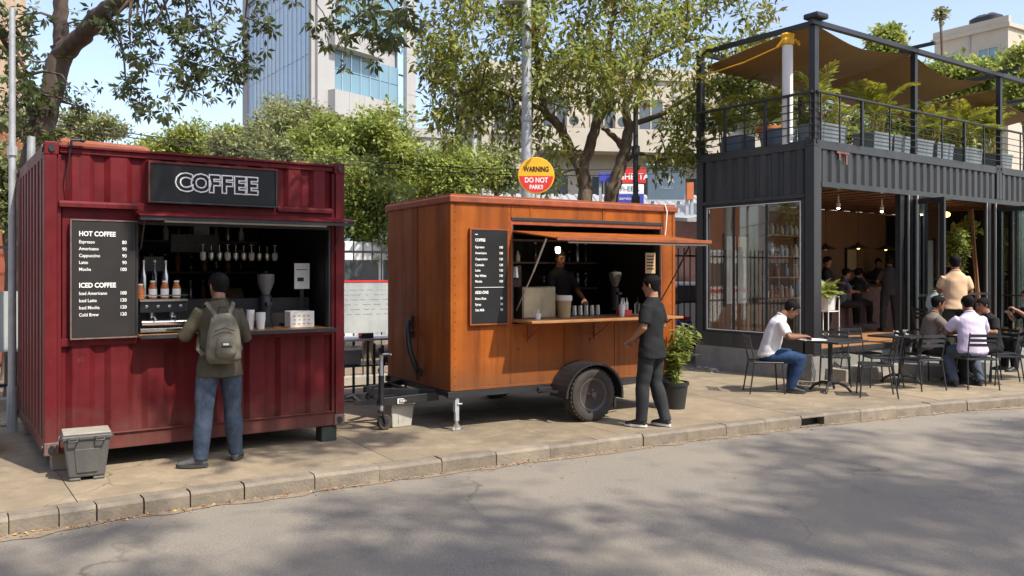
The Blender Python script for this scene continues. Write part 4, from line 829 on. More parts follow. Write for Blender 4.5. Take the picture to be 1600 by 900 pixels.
t = thing('white_column', 'round white column tied with yellow cloth standing on cafe roof', 'column', cp((.06, .54, RZ-.03)), CR)
mb = MB(); mb.lathe([(.085, 0), (.085, 1.62)], n=20); mb.build('column_shaft', whitewash, t, smooth=True)
mb = MB(); mb.lathe([(.07, 1.62), (.11, 1.64), (.12, 1.70), (.10, 1.74), (.12, 1.79), (.09, 1.82)], n=9); mb.tube([(-.1, 0, 1.72), (-.14, .1, 1.6), (-.1, .02, 1.68)], .02, 6); mb.tube([(.05, -.1, 1.72), (.12, -.14, 1.62), (.16, -.1, 1.70)], .018, 6); mb.build('yellow_wrap', yellowp, t)
mb = MB(); mb.tube([(0, .05, 1.66), (-.0, .9, 1.52), (-.1, 1.9, 1.42)], .012, 6); mb.build('yellow_rope', yellowp, t)
# planters and palms on the terrace
def frond(L, n, w, droop, m, parent, rz, tilt, loc, seed):
    mb = MB(); r2 = random.Random(seed); pts = []
    for i in range(9):
        u = i/8; a = tilt-droop*u**1.5; 
        if i == 0: p = Vector((0, 0, 0))
        else: p = pts[-1]+Vector((math.cos(a), 0, math.sin(a)))*L/8
        pts.append(p)
    mb.tube(pts, [.007*(1-.8*i/8)+.0015 for i in range(9)], 4)
    for k in range(n):
        u = .18+.82*k/n; f = u*8; i = min(7, int(f)); p = pts[i].lerp(pts[i+1], f-i); d = (pts[i+1]-pts[i]).normalized()
        l = w*(math.sin(math.pi*min(1, u*.9+.1))*.8+.25)
        for sgn in (-1, 1):
            dd = (d*.75+Vector((0, sgn, 0))*(.9-.3*u)+Vector((0, 0, .1+r2.uniform(-.25, .25)))).normalized(); s = dd.cross(Vector((0, 0, 1))).normalized()*.009*L**.3
            tip = p+dd*l+Vector((0, 0, -.25*l)); m_ = p+dd*l*.5
            mb.add([p, m_+s, tip, m_-s], [(0, 1, 2), (0, 2, 3)])
    me = mb.mesh('frond'); me.materials.append(m); return me
FR = [frond(1.15, 26, .34, 1.15, leafP, None, 0, R(84), None, i) for i in range(4)]+[frond(.9, 22, .27, 1.7, leafP, None, 0, R(76), None, i+9) for i in range(3)]
def palm(label, loc, h=1.3, n=13, group=None, seed=0, wide=1, stemh=.25):
    r2 = random.Random(seed); t = thing('potted_palm', label, 'palm', loc, r2.random()*6, group)
    mb = MB()
    for i in range(5): x, y = r2.uniform(-.08, .08), r2.uniform(-.08, .08); mb.tube([(x, y, -.1), (x*1.5, y*1.5, stemh*h*1.2)], [.014, .009], 6)
    mb.build('stem', leafO, t)
    for i in range(n):
        o = bpy.data.objects.new('frond', r2.choice(FR)); COL.objects.link(o); o.parent = t; a = 2*math.pi*i/n+r2.uniform(-.3, .3)
        o.location = (r2.uniform(-.05, .05), r2.uniform(-.05, .05), stemh*h*r2.uniform(.6, 1.1)); o.rotation_euler = (r2.uniform(-.2, .2), r2.uniform(-.55, .25), a); s = h*r2.uniform(.6, .95); o.scale = (s*wide, s, s)
    return t
def planter(label, x, y, w, d=.42, h=.36, m=bluepl):
    t = thing('planter', label, 'planter', cp((x, y, RZ-.03)), CR, 'blue-grey planters along the roof railing'); mb = MB(); mb.hexa([(-w/2+.02, -d/2+.02, 0), (w/2-.02, -d/2+.02, 0), (w/2-.02, d/2-.02, 0), (-w/2+.02, d/2-.02, 0)], [(-w/2, -d/2, h), (w/2, -d/2, h), (w/2, d/2, h), (-w/2, d/2, h)]); mb.build('planter_box', m, t, bevel=.01)
    mb = MB(); mb.box(-w/2-.01, -d/2-.01, h-.03, w/2+.01, d/2+.01, h+.01); mb.build('planter_rim', m, t, bevel=.005)
for i, (x, w, lab) in enumerate([(.85, .78, 'behind the corner post'), (2.35, .6, 'left of the middle frame post'), (2.98, .55, 'directly behind the middle frame post'), (3.75, .62, 'first right of the middle frame post'), (4.5, .62, 'second right of the middle frame post'), (5.6, .7, 'left of the right frame post'), (6.9, .7, 'right of the right frame post')]):
    planter('blue-grey planter box on the cafe roof '+lab, x, .42, w)
def bush_at(name, label, cat, loc, rad, n, lsize, m, seed, group=None, asp=.3, flat=.75, stems=True, lift=0):
    """leafy plant: stems and leaves filling an uneven volume"""
    rg = np.random.default_rng(seed); t = thing(name, label, cat, loc, 0, group)
    k = 9; cen = rg.standard_normal((k, 3))*np.array(rad)*.42; rr = .35+.35*rg.random(k)
    i = rg.integers(0, k, n); d = rg.standard_normal((n, 3)); d /= np.linalg.norm(d, axis=1)[:, None]
    P = cen[i]+d*(rr[i]*rg.random(n)**.4)[:, None]*np.array(rad)*.8; P[:, 2] += rad[2]+lift
    D = d*.7+rg.standard_normal((n, 3))*.6+np.array([0, 0, -.1]); Nn = np.array([0, 0, 1.])+rg.standard_normal((n, 3))*.5
    fast_leaves('foliage', P, D, Nn, lsize, asp, m, t, seed=seed)
    mb = MB()
    for j in range(k):
        c = Vector(cen[j]); c.z += rad[2]+lift; mb.tube([(0, 0, 0), (c.x*.4, c.y*.4, c.z*.5), tuple(c)], [.012+.01*rad[0], .008+.006*rad[0], .003], 5)
    mb.build('stem', bark2, t)
    return t
for i, (x, h, lab) in enumerate([(.75, .95, 'areca palm behind the corner frame post on the roof'), (1.25, .6, 'low palm between corner post and middle of the roof railing'), (2.55, 1.1, 'areca palm just left of the middle frame post'), (3.85, .75, 'areca palm just right of the middle frame post'), (4.6, .9, 'areca palm halfway to the right frame post'), (5.6, 1.05, 'areca palm left of the right frame post'), (6.9, 1.1, 'areca palm at the right edge of the roof')]):
    palm(lab, cp((x, .45, RZ+.3)), h, [11, 8, 12, 8, 9, 10, 10][i], 'areca palms on the roof terrace', 20+i)
palm('palm behind the side railing near the orange pot', cp((.75, 1.5, RZ+.25)), 1.0, 12, 'areca palms on the roof terrace', 40)
palm('small palm at the far left of the side railing', cp((.35, 2.1, RZ+.15)), .8, 11, 'areca palms on the roof terrace', 41)
t = thing('flower_pot', 'orange terracotta pot behind the side railing of the cafe roof', 'pot', cp((.4, 1.15, RZ-.03)), 0); mb = MB(); mb.lathe([(.12, 0), (.2, .34), (.22, .35), (.22, .4), (.18, .4)], n=20); mb.build('pot_body', terr, t, smooth=True)
for j, (x, y) in enumerate(((.3, 1.75), (.25, .85))):
    t = thing('planter', ['grey planter behind the side railing left of the orange pot', 'grey planter behind the side railing beside the white column'][j], 'planter', cp((x, y, RZ-.03)), CR, 'planters at the side railing'); mb = MB(); mb.box(-.2, -.22, 0, .2, .22, .3); mb.build('planter_box', slate, t, bevel=.01)
for i, (x, y, r, m) in enumerate([(1.6, 1.0, (.5, .35, .45), leafB), (2.1, .8, (.45, .3, .35), leafC), (3.4, .9, (.5, .4, .4), leafY), (5.1, .9, (.5, .4, .45), leafB), (6.2, .8, (.4, .4, .55), leafC), (7.4, .7, (.6, .4, .7), leafC), (5.8, .5, (.35, .3, .6), leafY)]):
    bush_at('terrace_shrub', ['fine leaved shrub beside the corner planter', 'leafy shrub between corner and middle posts on the roof', 'yellow-green shrub behind the middle frame post', 'fine leaved shrub between middle and right posts on the roof', 'shrub in front of the right frame post on the roof', 'large shrub at the right edge of the roof', 'yellow-green climbing shrub left of the right frame post'][i], 'shrub', cp((x, y, RZ+.05)), tuple(q*.85 for q in r), 750, .08, m, 60+i, 'shrubs on the roof terrace')
# lamps, ceiling spots, shelf, pictures
def pendant(lab, p, lit, r=.23):
    t = thing('pendant_lamp', lab, 'lamp', cp(p), CR, 'pendant lamps in the cafe'); mb = MB(); mb.lathe([(.02, .12), (.05, .08), (r, 0), (r*.97, -.006), (.05, .055)], n=20); mb.tube([(0, 0, .1), (0, 0, HT-p[2])], .006, 5); mb.build('lamp_shade', black, t)
    mb = MB(); mb.ball((0, 0, .01), .035, n=8); mb.build('light_bulb', bulbd if lit else tubeoff, t)
pendant('dark pendant lamp nearest the corner inside the cafe', (3.28, 2.0, 2.19), 0); pendant('dark pendant lamp in the middle of the cafe opening', (4.43, 2.0, 2.23), 1); pendant('dark pendant lamp above the dark-shirted man', (5.46, 2.0, 2.22), 1)
for i, (x, y) in enumerate(((2.19, 1), (3.62, 1), (5.07, 1), (8.56, 1))):
    t = thing('ceiling_spot', ['lit ceiling spot nearest the corner post', 'second lit ceiling spot left of the folding doors', 'lit ceiling spot seen through the first door leaf', 'lit ceiling spot at the right of the cafe'][i], 'spotlight', cp((x, y, 2.91)), CR, 'ceiling spotlights'); mb = MB(); mb.lathe([(.03, 0), (.04, .08), (.02, .1), (.01, .24)], n=12); mb.build('spot_body', white, t); mb = MB(); mb.ball((0, 0, 0), .028, n=8); mb.build('light_bulb', bulb, t)
for i, (x, y, z, r) in enumerate(((6.03, 1.0, 2.94, .09), (6.7, 1.0, 2.7, .13))):
    t = thing('globe_lamp', ['yellow glowing globe lamp beside the first door leaf', 'dim yellow lamp among the hanging plants'][i], 'lamp', cp((x, y, z)), CR); mb = MB(); mb.ball((0, 0, 0), r, r, r*.7, 12); mb.build('globe', bulbd if i == 0 else yellowp, t, smooth=True); mb = MB(); mb.tube([(0, 0, r*.6), (0, 0, HT-z)], .005, 5); mb.build('cord', black, t)
bush_at('hanging_plant', 'trailing plant hanging in the dark opening between door leaves', 'plant', cp((5.62, .62, 1.75)), (.25, .25, .45), 800, .10, leafC, 90)
bush_at('hanging_plant', 'leafy plant hanging at the top of the dark opening', 'plant', cp((6.15, .62, 2.3)), (.35, .25, .25), 500, .10, leafC, 91)
t = thing('bamboo_bundle', 'brown bundle of canes leaning in the opening between the door leaves', 'canes', cp((6.0, .38, FZ)), CR)
for i in range(9): mb = MB(); mb.tube([(.25+i*.02, .05*(i % 3), 0), (-.12+i*.02+.03*(i % 2), .02*i, 2.55)], .014, 6); mb.build('cane', brownw, t, smooth=True)
boxes('interior_shade_sheet', maroon_in, C, [(7.8, .5, FZ, 7.9, 3.38, HT)], 0)  # near-black sheet added so the second opening reads as shaded interior
# shelf with stock behind the glazed side
t = thing('display_shelf', 'shelf rack with packets and crockery behind the glazed side of the cafe', 'shelf', cp((1.45, 1.98, FZ)), CR)
for z in (.75, 1.15, 1.55, 1.95): mb = MB(); mb.box(0, 0, z, 1.3, .35, z+.03); mb.build('shelf_board', wood, t)
mb = MB(); mb.box(0, .3, 0, .04, .35, 2.2); mb.box(1.26, .3, 0, 1.3, .35, 2.2); mb.build('upright', black, t)
for j, z in enumerate((.78, 1.18, 1.58, 1.98)):
    for i in range(8):
        if rnd.random() < .2: continue
        small_bottle('jar or packet on the %s board of the cafe display shelf' % ('lowest', 'second', 'third', 'top')[j], cp((1.55+i*.15, 2.1, FZ+z)), CR, rnd.choice([paper, paper, steel, galv, cardb, amber]), rnd.choice((.14, .2, .24)), .05, 'jars on the cafe display shelf')
t = thing('back_window', 'bright curtained window on the rear inner wall of the cafe', 'window', cp((.62, 2.30, 1.15)), CR); mb = MB(); mb.box(0, 0, 0, .62, .03, 1.25); mb.build('window_sheet', paper, t); mb = MB(); mb.box(-.05, -.03, -.05, -.001, .03, 1.3); mb.box(.621, -.03, -.05, .67, .03, 1.3); mb.box(.3, -.02, 0, .33, -.001, 1.25); mb.build('window_frame', black, t)
t = thing('wall_picture', 'small framed picture on the brown wall inside the cafe', 'picture', cp((6.1, 3.35, 1.75)), CR); mb = MB(); mb.box(0, 0, 0, .45, .03, .55); mb.build('picture_frame', black, t); mb = MB(); mb.box(.04, -.005, .04, .41, -.001, .51); mb.build('picture_sheet', cardb, t)
# counter inside, in the dark
t = thing('cafe_counter', 'long dark service counter inside the cafe behind the customers', 'counter', cp((3.9, 2.5, FZ)), CR); mb = MB(); mb.box(0, 0, 0, 3.2, .6, .95); mb.build('counter_body', castm, t, bevel=.01); mb = MB(); mb.box(-.05, -.05, .951, 3.25, .65, .99); mb.build('counter_top', black, t)
# ================================================================== furniture on the pavement
def gp(px, Y, z=0): return ((px-800)/1340*Y, Y, z)
def chair(label, loc, rz):
    t = thing('cafe_chair', label, 'chair', loc, rz, 'black slatted metal chairs outside the cafe')
    def tb(name, pts, r=.011): mb = MB(); mb.tube(pts, r, 8); return mb.build(name, black, t, smooth=True)
    for x in (-.2, .2):
        tb('leg', [(x, .2, .45), (x*1.12, .23, 0)]); tb('leg', [(x, -.19, .45), (x*1.1, -.26, 0)])
        tb('back_upright', [(x, -.19, .45), (x, -.22, .6), (x*.98, -.27, .84)])
    mb = MB(); mb.tube([(-.21, .21, .445), (.21, .21, .445), (.21, -.2, .445), (-.21, -.2, .445), (-.21, .21, .445)], .012, 6); mb.build('seat_frame', black, t, smooth=True)
    for i in range(7): mb = MB(); mb.box(-.2+i*.059, -.195, .450, -.155+i*.059, .205, .462); mb.build('seat_slat', black, t)
    for z in (.66, .73, .80): mb = MB(); y = -.22-(z-.6)*.21; mb.box(-.2, y-.006, z-.022, .2, y+.006, z+.022); mb.build('back_slat', black, t)
    return t
def facing(dx, dy): return math.atan2(-dx, dy)      # rotation that turns local +Y to (dx, dy)
A = facing(1, -.05)
CH = chair('black slatted chair under the man in the white shirt', (3.66, 12.42, 0), A)
w1 = (5.02, 12.16)
lst = [((5.10, 12.02), facing(-1, .28), 'black slatted chair pulled up on the right of the first table, nearest the kerb'),
       ((4.95, 13.15), facing(-.35, -1), 'black slatted chair behind the first table, by the cafe post'),
       ((5.62, 13.05), facing(-1, .1), 'black slatted chair between the first and second tables'),
       ((5.60, 13.75), facing(.3, -1), 'black slatted chair behind the second table'),
       ((6.08, 12.75), facing(-.3, 1), 'black slatted chair with its back to the road in front of the second table'),
       ((6.45, 13.45), facing(1, .1), 'black slatted chair under the man in the brown-grey shirt'),
       ((6.96, 12.85), facing(.12, 1), 'black slatted chair under the man in the lavender shirt'),
       ((7.66, 13.22), facing(-1, .35), 'empty black slatted chair facing left at the right edge of the terrace'),
       ((7.75, 13.75), facing(-1, -.1), 'black slatted chair under the black-shirted man at the far side of the third table')]
for (x, y), rz, lab in lst: dup(CH, (x, y, 0), rz, lab)
def table(label, loc, rz, w=.76, rnd_=False):
    t = thing('cafe_table', label, 'table', loc, rz, 'black pedestal tables outside the cafe')
    mb = MB()
    if rnd_: mb.lathe([(w/2-.01, .725), (w/2, .73), (w/2, .75), (w/2-.01, .755)], n=32)
    else: mb.box(-w/2, -w/2, .725, w/2, w/2, .755)
    mb.build('tabletop', black, t, bevel=.006 if not rnd_ else 0)
    mb = MB(); mb.lathe([(.05, .08), (.04, .11), (.034, .14), (.034, .69), (.09, .715), (.12, .724)], n=16); mb.build('pedestal', black, t, smooth=True)
    for i in range(4):
        a = math.pi/2*i+.4; mb = MB(); mb.tube([(r*math.cos(a), r*math.sin(a), z) for r, z in ((.02, .13), (.12, .135), (.22, .09), (.29, .015))], [.026, .024, .02, .018], 8); mb.build('foot', black, t, smooth=True)
    return t
table('black square pedestal table with an open book, before the man in white', (4.62, 12.45, 0), CR)
table('black pedestal table between empty chairs in the middle of the terrace', (6.05, 13.35, 0), CR, .7)
table('black pedestal table shared by the three seated men on the right', (7.10, 13.55, 0), CR, .75)
t = thing('open_book', 'open white notebook lying on the first table', 'book', (4.33, 12.36, .756), R(8)); mb = MB()
mb.hexa([(-.17, -.1, 0), (0, -.1, 0), (0, .1, 0), (-.17, .1, 0)], [(-.17, -.1, .012), (0, -.1, .02), (0, .1, .02), (-.17, .1, .012)]); mb.build('left_page', paper, t)
mb = MB(); mb.hexa([(.001, -.1, 0), (.17, -.1, 0), (.17, .1, 0), (.001, .1, 0)], [(.001, -.1, .02), (.17, -.1, .012), (.17, .1, .012), (.001, .1, .02)]); mb.build('right_page', paper, t)
t = thing('drinking_glass', 'small dark glass on the first table by the post', 'glass', (4.62, 12.62, .756)); mb = MB(); mb.lathe([(.026, 0), (.032, .1), (.03, .1), (.024, .008)], n=14); mb.build('glass_wall', clear, t, smooth=True); mb = MB(); mb.lathe([(.024, .009), (.027, .06)], n=14); mb.build('drink', dark_bottle, t)
for i, (x, y, lab) in enumerate([(5.95, 13.30, 'white cup on the empty middle table'), (6.18, 13.48, 'second white cup on the empty middle table, nearer the cafe'), (7.22, 13.60, 'white cup before the black-shirted man on the third table'), (7.05, 13.72, 'white cup at the back of the third table')]):
    q = thing('coffee_cup', lab, 'cup', (x, y, .756)); mb = MB(); mb.lathe([(.025, 0), (.038, .07), (.034, .07), (.02, .01)], n=16); mb.tube([(.035, 0, .055), (.058, 0, .045), (.03, 0, .02)], .005, 6); mb.build('cup_body', white, q, smooth=True); mb = MB(); mb.lathe([(.04, -.0), (.06, .006), (.02, .004)], n=16); mb.build('saucer', white, q)
t = thing('paper_sheet', 'white paper beside the brown-grey shirted man on the third table', 'paper', (6.95, 13.45, .756), .3); mb = MB(); mb.box(-.12, -.09, 0, .12, .09, .006); mb.build('sheet', paper, t)
# plant stand with fern at the cafe entrance
SPP = cp((1.47, .78, FZ)); P_ = thing('plant_stand', 'white wire plant stand beside the cafe corner post', 'plant stand', SPP, CR)
for x in (-.16, .16):
    for y in (-.16, .16): mb = MB(); mb.tube([(x, y, 0), (x, y, .84)], .010, 6); mb.build('stand_leg', whitewash, P_, smooth=True)
for z in (.58, .84): mb = MB(); mb.tube([(-.16, -.16, z), (.16, -.16, z), (.16, .16, z), (-.16, .16, z), (-.16, -.16, z)], .009, 6); mb.build('stand_ring', whitewash, P_)
t = thing('plant_pot', 'white pot in the wire stand beside the cafe corner post', 'pot', SPP+Vector((0, 0, .60)), CR); mb = MB(); mb.lathe([(.15, 0), (.185, .27), (.17, .27), (.14, .03)], n=24); mb.build('pot_body', whitewash, t, smooth=True); mb = MB(); mb.lathe([(.16, .23), (.16, .24)], n=20); mb.build('potting_soil', soil, t)
def fern_frond(seed):
    r2 = random.Random(seed); mb = MB(); pts = []; a0 = R(84)
    for i in range(9):
        u = i/8; a = a0-1.55*u; p = Vector((0, 0, 0)) if i == 0 else pts[-1]+Vector((math.cos(a), 0, math.sin(a)))*.055; pts.append(p)
    mb.tube(pts, .004, 4)
    for k in range(20):
        u = .1+.88*k/20; f = u*8; i = min(7, int(f)); p = pts[i].lerp(pts[i+1], f-i); d = (pts[i+1]-pts[i]).normalized(); l = .10*math.sin(math.pi*(u*.85+.12))+.02
        for s in (-1, 1):
            dd = (d*.45+Vector((0, s, r2.uniform(-.2, .1)))).normalized(); w = d*.014; mb.add([p-w*.5, p+dd*l*.5+w, p+dd*l, p+dd*l*.5-w], [(0, 1, 2), (0, 2, 3)])
    me = mb.mesh('frond'); me.materials.append(leafP if False else leafC); return me
FF = [fern_frond(i) for i in range(4)]
f = thing('fern', 'bright green fern arching out of the white pot on the stand', 'fern', SPP+Vector((0, 0, .82)))
for i in range(40):
    o = bpy.data.objects.new('frond', rnd.choice(FF)); COL.objects.link(o); o.parent = f; o.location = (rnd.uniform(-.06, .06), rnd.uniform(-.06, .06), 0); o.rotation_euler = (rnd.uniform(-.4, .4), rnd.uniform(-.5, .7), i*2.4); s = rnd.uniform(.6, 1.0); o.scale = (s, s, s)
t = thing('bucket_pot', 'black plastic plant pot on the pavement behind the trailer', 'pot', (2.08, 10.95, 0)); mb = MB(); mb.lathe([(.125, 0), (.165, .30), (.18, .30), (.18, .34), (.16, .34), (.12, .05)], n=24); mb.build('pot_body', black, t, smooth=True); mb = MB(); mb.lathe([(.155, .30), (.155, .31)], n=20); mb.build('potting_soil', soil, t)
t = thing('bamboo_plant', 'leafy bamboo-like plant in the black pot behind the trailer', 'plant', (2.08, 10.95, .3)); t.scale = (.85, .85, .82); mb = MB(); Ps = []; Ds = []
for i in range(26):
    a = rnd.random()*6.28; l = rnd.uniform(.1, .32); h = rnd.uniform(.45, .95); top = Vector((l*math.cos(a)*1.2, l*math.sin(a)*1.2, h)); mid = Vector((l*.3*math.cos(a), l*.3*math.sin(a), h*.55)); mb.tube([(math.cos(a)*.05, math.sin(a)*.05, 0), mid, top], [.006, .004, .002], 4)
    for k in range(34):
        u = rnd.random()**.6; p = (mid.lerp(top, (u-.4)/.6) if u > .4 else Vector((0, 0, 0)).lerp(mid, u/.4)); b = rnd.random()*6.28; Ps.append(p); Ds.append((math.cos(b), math.sin(b), rnd.uniform(-.7, .5)))
mb.build('stem', leafC, t); fast_leaves('foliage', np.array([tuple(p) for p in Ps]), np.array(Ds), np.tile([0, 0, 1.], (len(Ps), 1))+.3*np.random.default_rng(2).standard_normal((len(Ps), 3)), .13, .13, leafC, t)

# ================================================================== people
def remesh(mb, vox, name, mats, parent, regions=None, wr=None, smooth_it=4):
    me = mb.mesh('tmp'); bm = bmesh.new(); bm.from_mesh(me); bmesh.ops.recalc_face_normals(bm, faces=bm.faces); bm.to_mesh(me); bm.free()
    o = bpy.data.objects.new('tmp', me); COL.objects.link(o)
    md = o.modifiers.new('r', 'REMESH'); md.mode = 'VOXEL'; md.voxel_size = vox
    if smooth_it: s = o.modifiers.new('s', 'SMOOTH'); s.iterations = smooth_it; s.factor = .5
    dg = bpy.context.evaluated_depsgraph_get(); m2 = bpy.data.meshes.new_from_object(o.evaluated_get(dg)); bpy.data.objects.remove(o); bpy.data.meshes.remove(me)
    m2.name = name; m2.materials.clear()
    for m in (mats if isinstance(mats, list) else [mats]): m2.materials.append(m)
    if wr:      # cloth folds: small displacement along the normal
        n = len(m2.vertices); co = np.empty(n*3, np.float32); m2.vertices.foreach_get('co', co); co = co.reshape(-1, 3); no = np.empty(n*3, np.float32); m2.vertices.foreach_get('normal', no); no = no.reshape(-1, 3)
        amp, fx, fz, sd_ = wr; x, y, z = co.T
        w = np.sin(z*fz+3*np.sin(x*fx+sd_)+2*np.sin(y*fx*1.3+1.7*sd_))*.5+np.sin(z*fz*1.9+x*fx*1.7-y*fx+2*np.sin(z*9+sd_))*.3+np.sin(x*fx*2.3+y*fx*2-z*fz*.6+sd_*3)*.3
        if regions is not None: w = w*regions(co)
        co += no*(w*amp)[:, None]; m2.vertices.foreach_set('co', co.ravel().astype(np.float32))
    m2.polygons.foreach_set('use_smooth', [True]*len(m2.polygons)); m2.update()
    r = bpy.data.objects.new(name, m2); COL.objects.link(r); r.parent = parent; return r
def loft(mb, rings, n=16):
    """rings: (centre, side vector, front vector, side radius, front radius)"""
    vs = []
    for c, u, w, a, b in rings:
        for j in range(n):
            t = 2*math.pi*j/n; vs.append(Vector(c)+Vector(u)*a*math.cos(t)+Vector(w)*b*math.sin(t))
    k = len(rings); fs = [(i*n+j, i*n+(j+1) % n, (i+1)*n+(j+1) % n, (i+1)*n+j) for i in range(k-1) for j in range(n)]
    fs += [tuple(range(n))[::-1], tuple((k-1)*n+j for j in range(n))]; mb.add(vs, fs)
def V(*a): return Vector(a)
def hand(mb, wrist, d, pn, side, s=1, curl=.5, grip=0):
    """wrist point, direction of the fingers, palm normal; five separate fingers"""
    d = d.normalized(); pn = (pn-d*pn.dot(d)).normalized(); sv = d.cross(pn)*side
    loft(mb, [(wrist-d*.02*s, sv, pn, .026*s, .02*s), (wrist+d*.03*s, sv, pn, .036*s, .017*s), (wrist+d*.065*s, sv, pn, .042*s, .015*s), (wrist+d*.09*s, sv, pn, .040*s, .012*s)], 12)
    for i, (o, l) in enumerate(((-.031, .062), (-.011, .074), (.010, .078), (.031, .068))):
        p = wrist+d*.082*s+sv*o*s; c = curl*(1+.12*i) ; pts = [p]; a = .1
        for seg in (l*.42, l*.32, l*.28):
            a += c; pts.append(pts[-1]+(d*math.cos(a)+pn*math.sin(a))*seg*s+sv*o*.08*s)
        mb.tube(pts, [.0095*s, .0092*s, .0085*s, .006*s], 8)
    p = wrist+d*.03*s+sv*.030*s; mb.tube([p, p+(sv*.8+d*.6+pn*.35)*.032*s, p+(sv*.9+d*1.5+pn*.9)*.032*s, p+(sv*.75+d*2.2+pn*1.5)*.030*s], [.014*s, .012*s, .011*s, .007*s], 8)
def person(label, loc, rz, J, skin, shirt, trouser, shoe, hair=hairm, sc=1, vox=.009, sleeve='short', sole=None, hem=.10, group=None, beard=False, fat=1.0, tuck=False, hands=(.5, .5), seed=1, collar=True, far=False, pn=None, longhair=False):
    t = thing('person', label, 'person', loc, rz, group); t.scale = (sc,)*3
    pel, chest, neck, head = J['pelvis'], J['chest'], J['neck'], J['head']; LR = J.get('lat', V(1, 0, 0)).normalized(); LP = J.get('plat', LR).normalized()
    up = (neck-pel).normalized(); fr = up.cross(LR)*1; fr = -fr if fr.y < 0 and abs(fr.y) > .1 else fr
    fr = LR.cross(up)*-1; FW = up.cross(LR)
    if FW.dot(J.get('fwd', V(0, 1, 0))) < 0: FW = -FW
    pup = J.get('pup', V(0, 0, 1)); PF = pup.cross(LP); PF = PF if PF.dot(J.get('fwd', V(0, 1, 0))) > 0 else -PF
    SW = .158*(.5+.5*fat); sh = {-1: chest+up*.112-LR*SW, 1: chest+up*.112+LR*SW}; SIT = J['kneeL'].z > J['pelvis'].z-.15
    def torso(mb, e, hemz=0, top=1):
        r = []
        if hemz > -.069 and e and not SIT: r.append((pel-pup*(.07+hemz), LP, PF, .192*fat+e+.010, .134*fat+e+.010))
        else: r.append((pel-pup*(.07+(0 if SIT and e else hemz)), LP, PF, .155*fat+e, .105*fat+e))
        r.append((pel, LP, PF, .170*fat+e+(.010 if e else 0), .118*fat+e+(.010 if e else 0)))
        r.append((pel.lerp(chest, .30)+FW*.005, LR.lerp(LP, .5), FW, .155*fat+e, .112*fat+e)); r.append((pel.lerp(chest, .6), LR, FW, .158*fat+e, .112*fat+e)); r.append((chest, LR, FW, .160*(.4+.6*fat)+e, .112+e))
        r.append((chest+up*.06, LR, FW, .167*(.4+.6*fat)+e, .108+e)); r.append((chest+up*.115, LR, FW, .163*(.4+.6*fat)+e*.8, .090+e)); r.append((chest.lerp(neck, .72), LR, FW, .125+e, .075+e)); 
        if top: r.append((neck-up*.005, LR, FW, .072+e*.6, .062+e*.6)); r.append((neck+up*.012, LR, FW, .058+e*.4, .056+e*.4))
        loft(mb, r, 20)
    def limb(mb, a, b, c, radii, e, cut=1.0):
        pts = []; rs = []
        segs = [(a, b, radii[0], radii[1]), (b, c, radii[2], radii[3])]
        n1 = 6
        for i in range(n1+1): u = i/n1; pts.append(a.lerp(b, u)); rs.append(radii[0]*(1-u)+radii[1]*u+e+.004*math.sin(math.pi*u))
        if cut > 1:
            for i in range(1, n1+1): u = i/n1*min(1, cut-1); pts.append(b.lerp(c, u)); rs.append(radii[2]*(1-u)+radii[3]*u+e+radii[4]*math.sin(math.pi*min(1, u*1.35)))
        else:
            k = max(2, int(round(n1*cut)))+1; pts, rs = pts[:k], [q+.006*i/k for i, q in enumerate(rs[:k])]
        mb.tube(pts, rs, 14)
    # body: one continuous mesh
    mb = MB(); torso(mb, 0, 0)
    hd = J.get('hdir', V(0, 1, 0)).normalized(); hu = J.get('hup', V(0, 0, 1)); hl = hd.cross(hu).normalized(); hu = hl.cross(hd).normalized()
    mb.tube([neck-up*.06, neck.lerp(head, .35)-hd*.006, head-hu*.04-hd*.012], [.066, .056, .054], 14)
    HR = [(-.122, .020, .024, .052), (-.112, .036, .042, .040), (-.09, .048, .060, .026), (-.06, .060, .080, .010), (-.02, .068, .090, .002), (.02, .073, .096, -.002), (.055, .072, .095, -.005), (.085, .060, .082, -.007), (.105, .042, .058, -.008), (.117, .018, .025, -.008)]
    loft(mb, [(head+hu*z+hd*y, hl, hd, a, b) for z, a, b, y in HR], 20)
    if not far or vox < .012:
        mb.tube([head+hu*.022+hd*.088, head-hu*.012+hd*.108, head-hu*.03+hd*.105], [.007, .012, .010], 8); mb.ball(tuple(head-hu*.028+hd*.098), .018, .014, .012, 8)
        mb.tube([head-hl*.04+hu*.028+hd*.082, head+hl*.04+hu*.028+hd*.082], .010, 8); mb.tube([head-hl*.022-hu*.058+hd*.086, head+hl*.022-hu*.058+hd*.086], .009, 8); mb.ball(tuple(head-hu*.098+hd*.072), .022, .02, .016, 8)
    for s in (-1, 1): loft(mb, [(head+hl*s*.066-hd*.002, hd*.6+hu*.2, hu, .016, .026), (head+hl*s*.083-hd*.008, hd*.6+hu*.2, hu, .020, .032), (head+hl*s*.088-hd*.01, hd*.6, hu, .014, .024)], 10)
    for s in (-1, 1):
        k = 'L' if s < 0 else 'R'; el, wr = J['elbow'+k], J['wrist'+k]
        limb(mb, sh[s]-up*.008, el, wr, (.045, .041, .041, .028, .005), 0, 2); hdn = J.get('hand'+k, (wr-el)); hpn = (pn or {}).get(k, V(0, 0, -1) if abs(hdn.normalized().z) < .8 else V(-s, .3, 0))
        hand(mb, wr, hdn, hpn, s, 1.0, hands[0 if s < 0 else 1])
        kn, an = J['knee'+k], J['ankle'+k]; hp = pel+LP*s*.088-pup*.02
        limb(mb, hp, kn, an, (.085*fat, .056, .055, .038, .012), 0, 2)
    body = remesh(mb, vox, 'body', [skin], t, smooth_it=3)
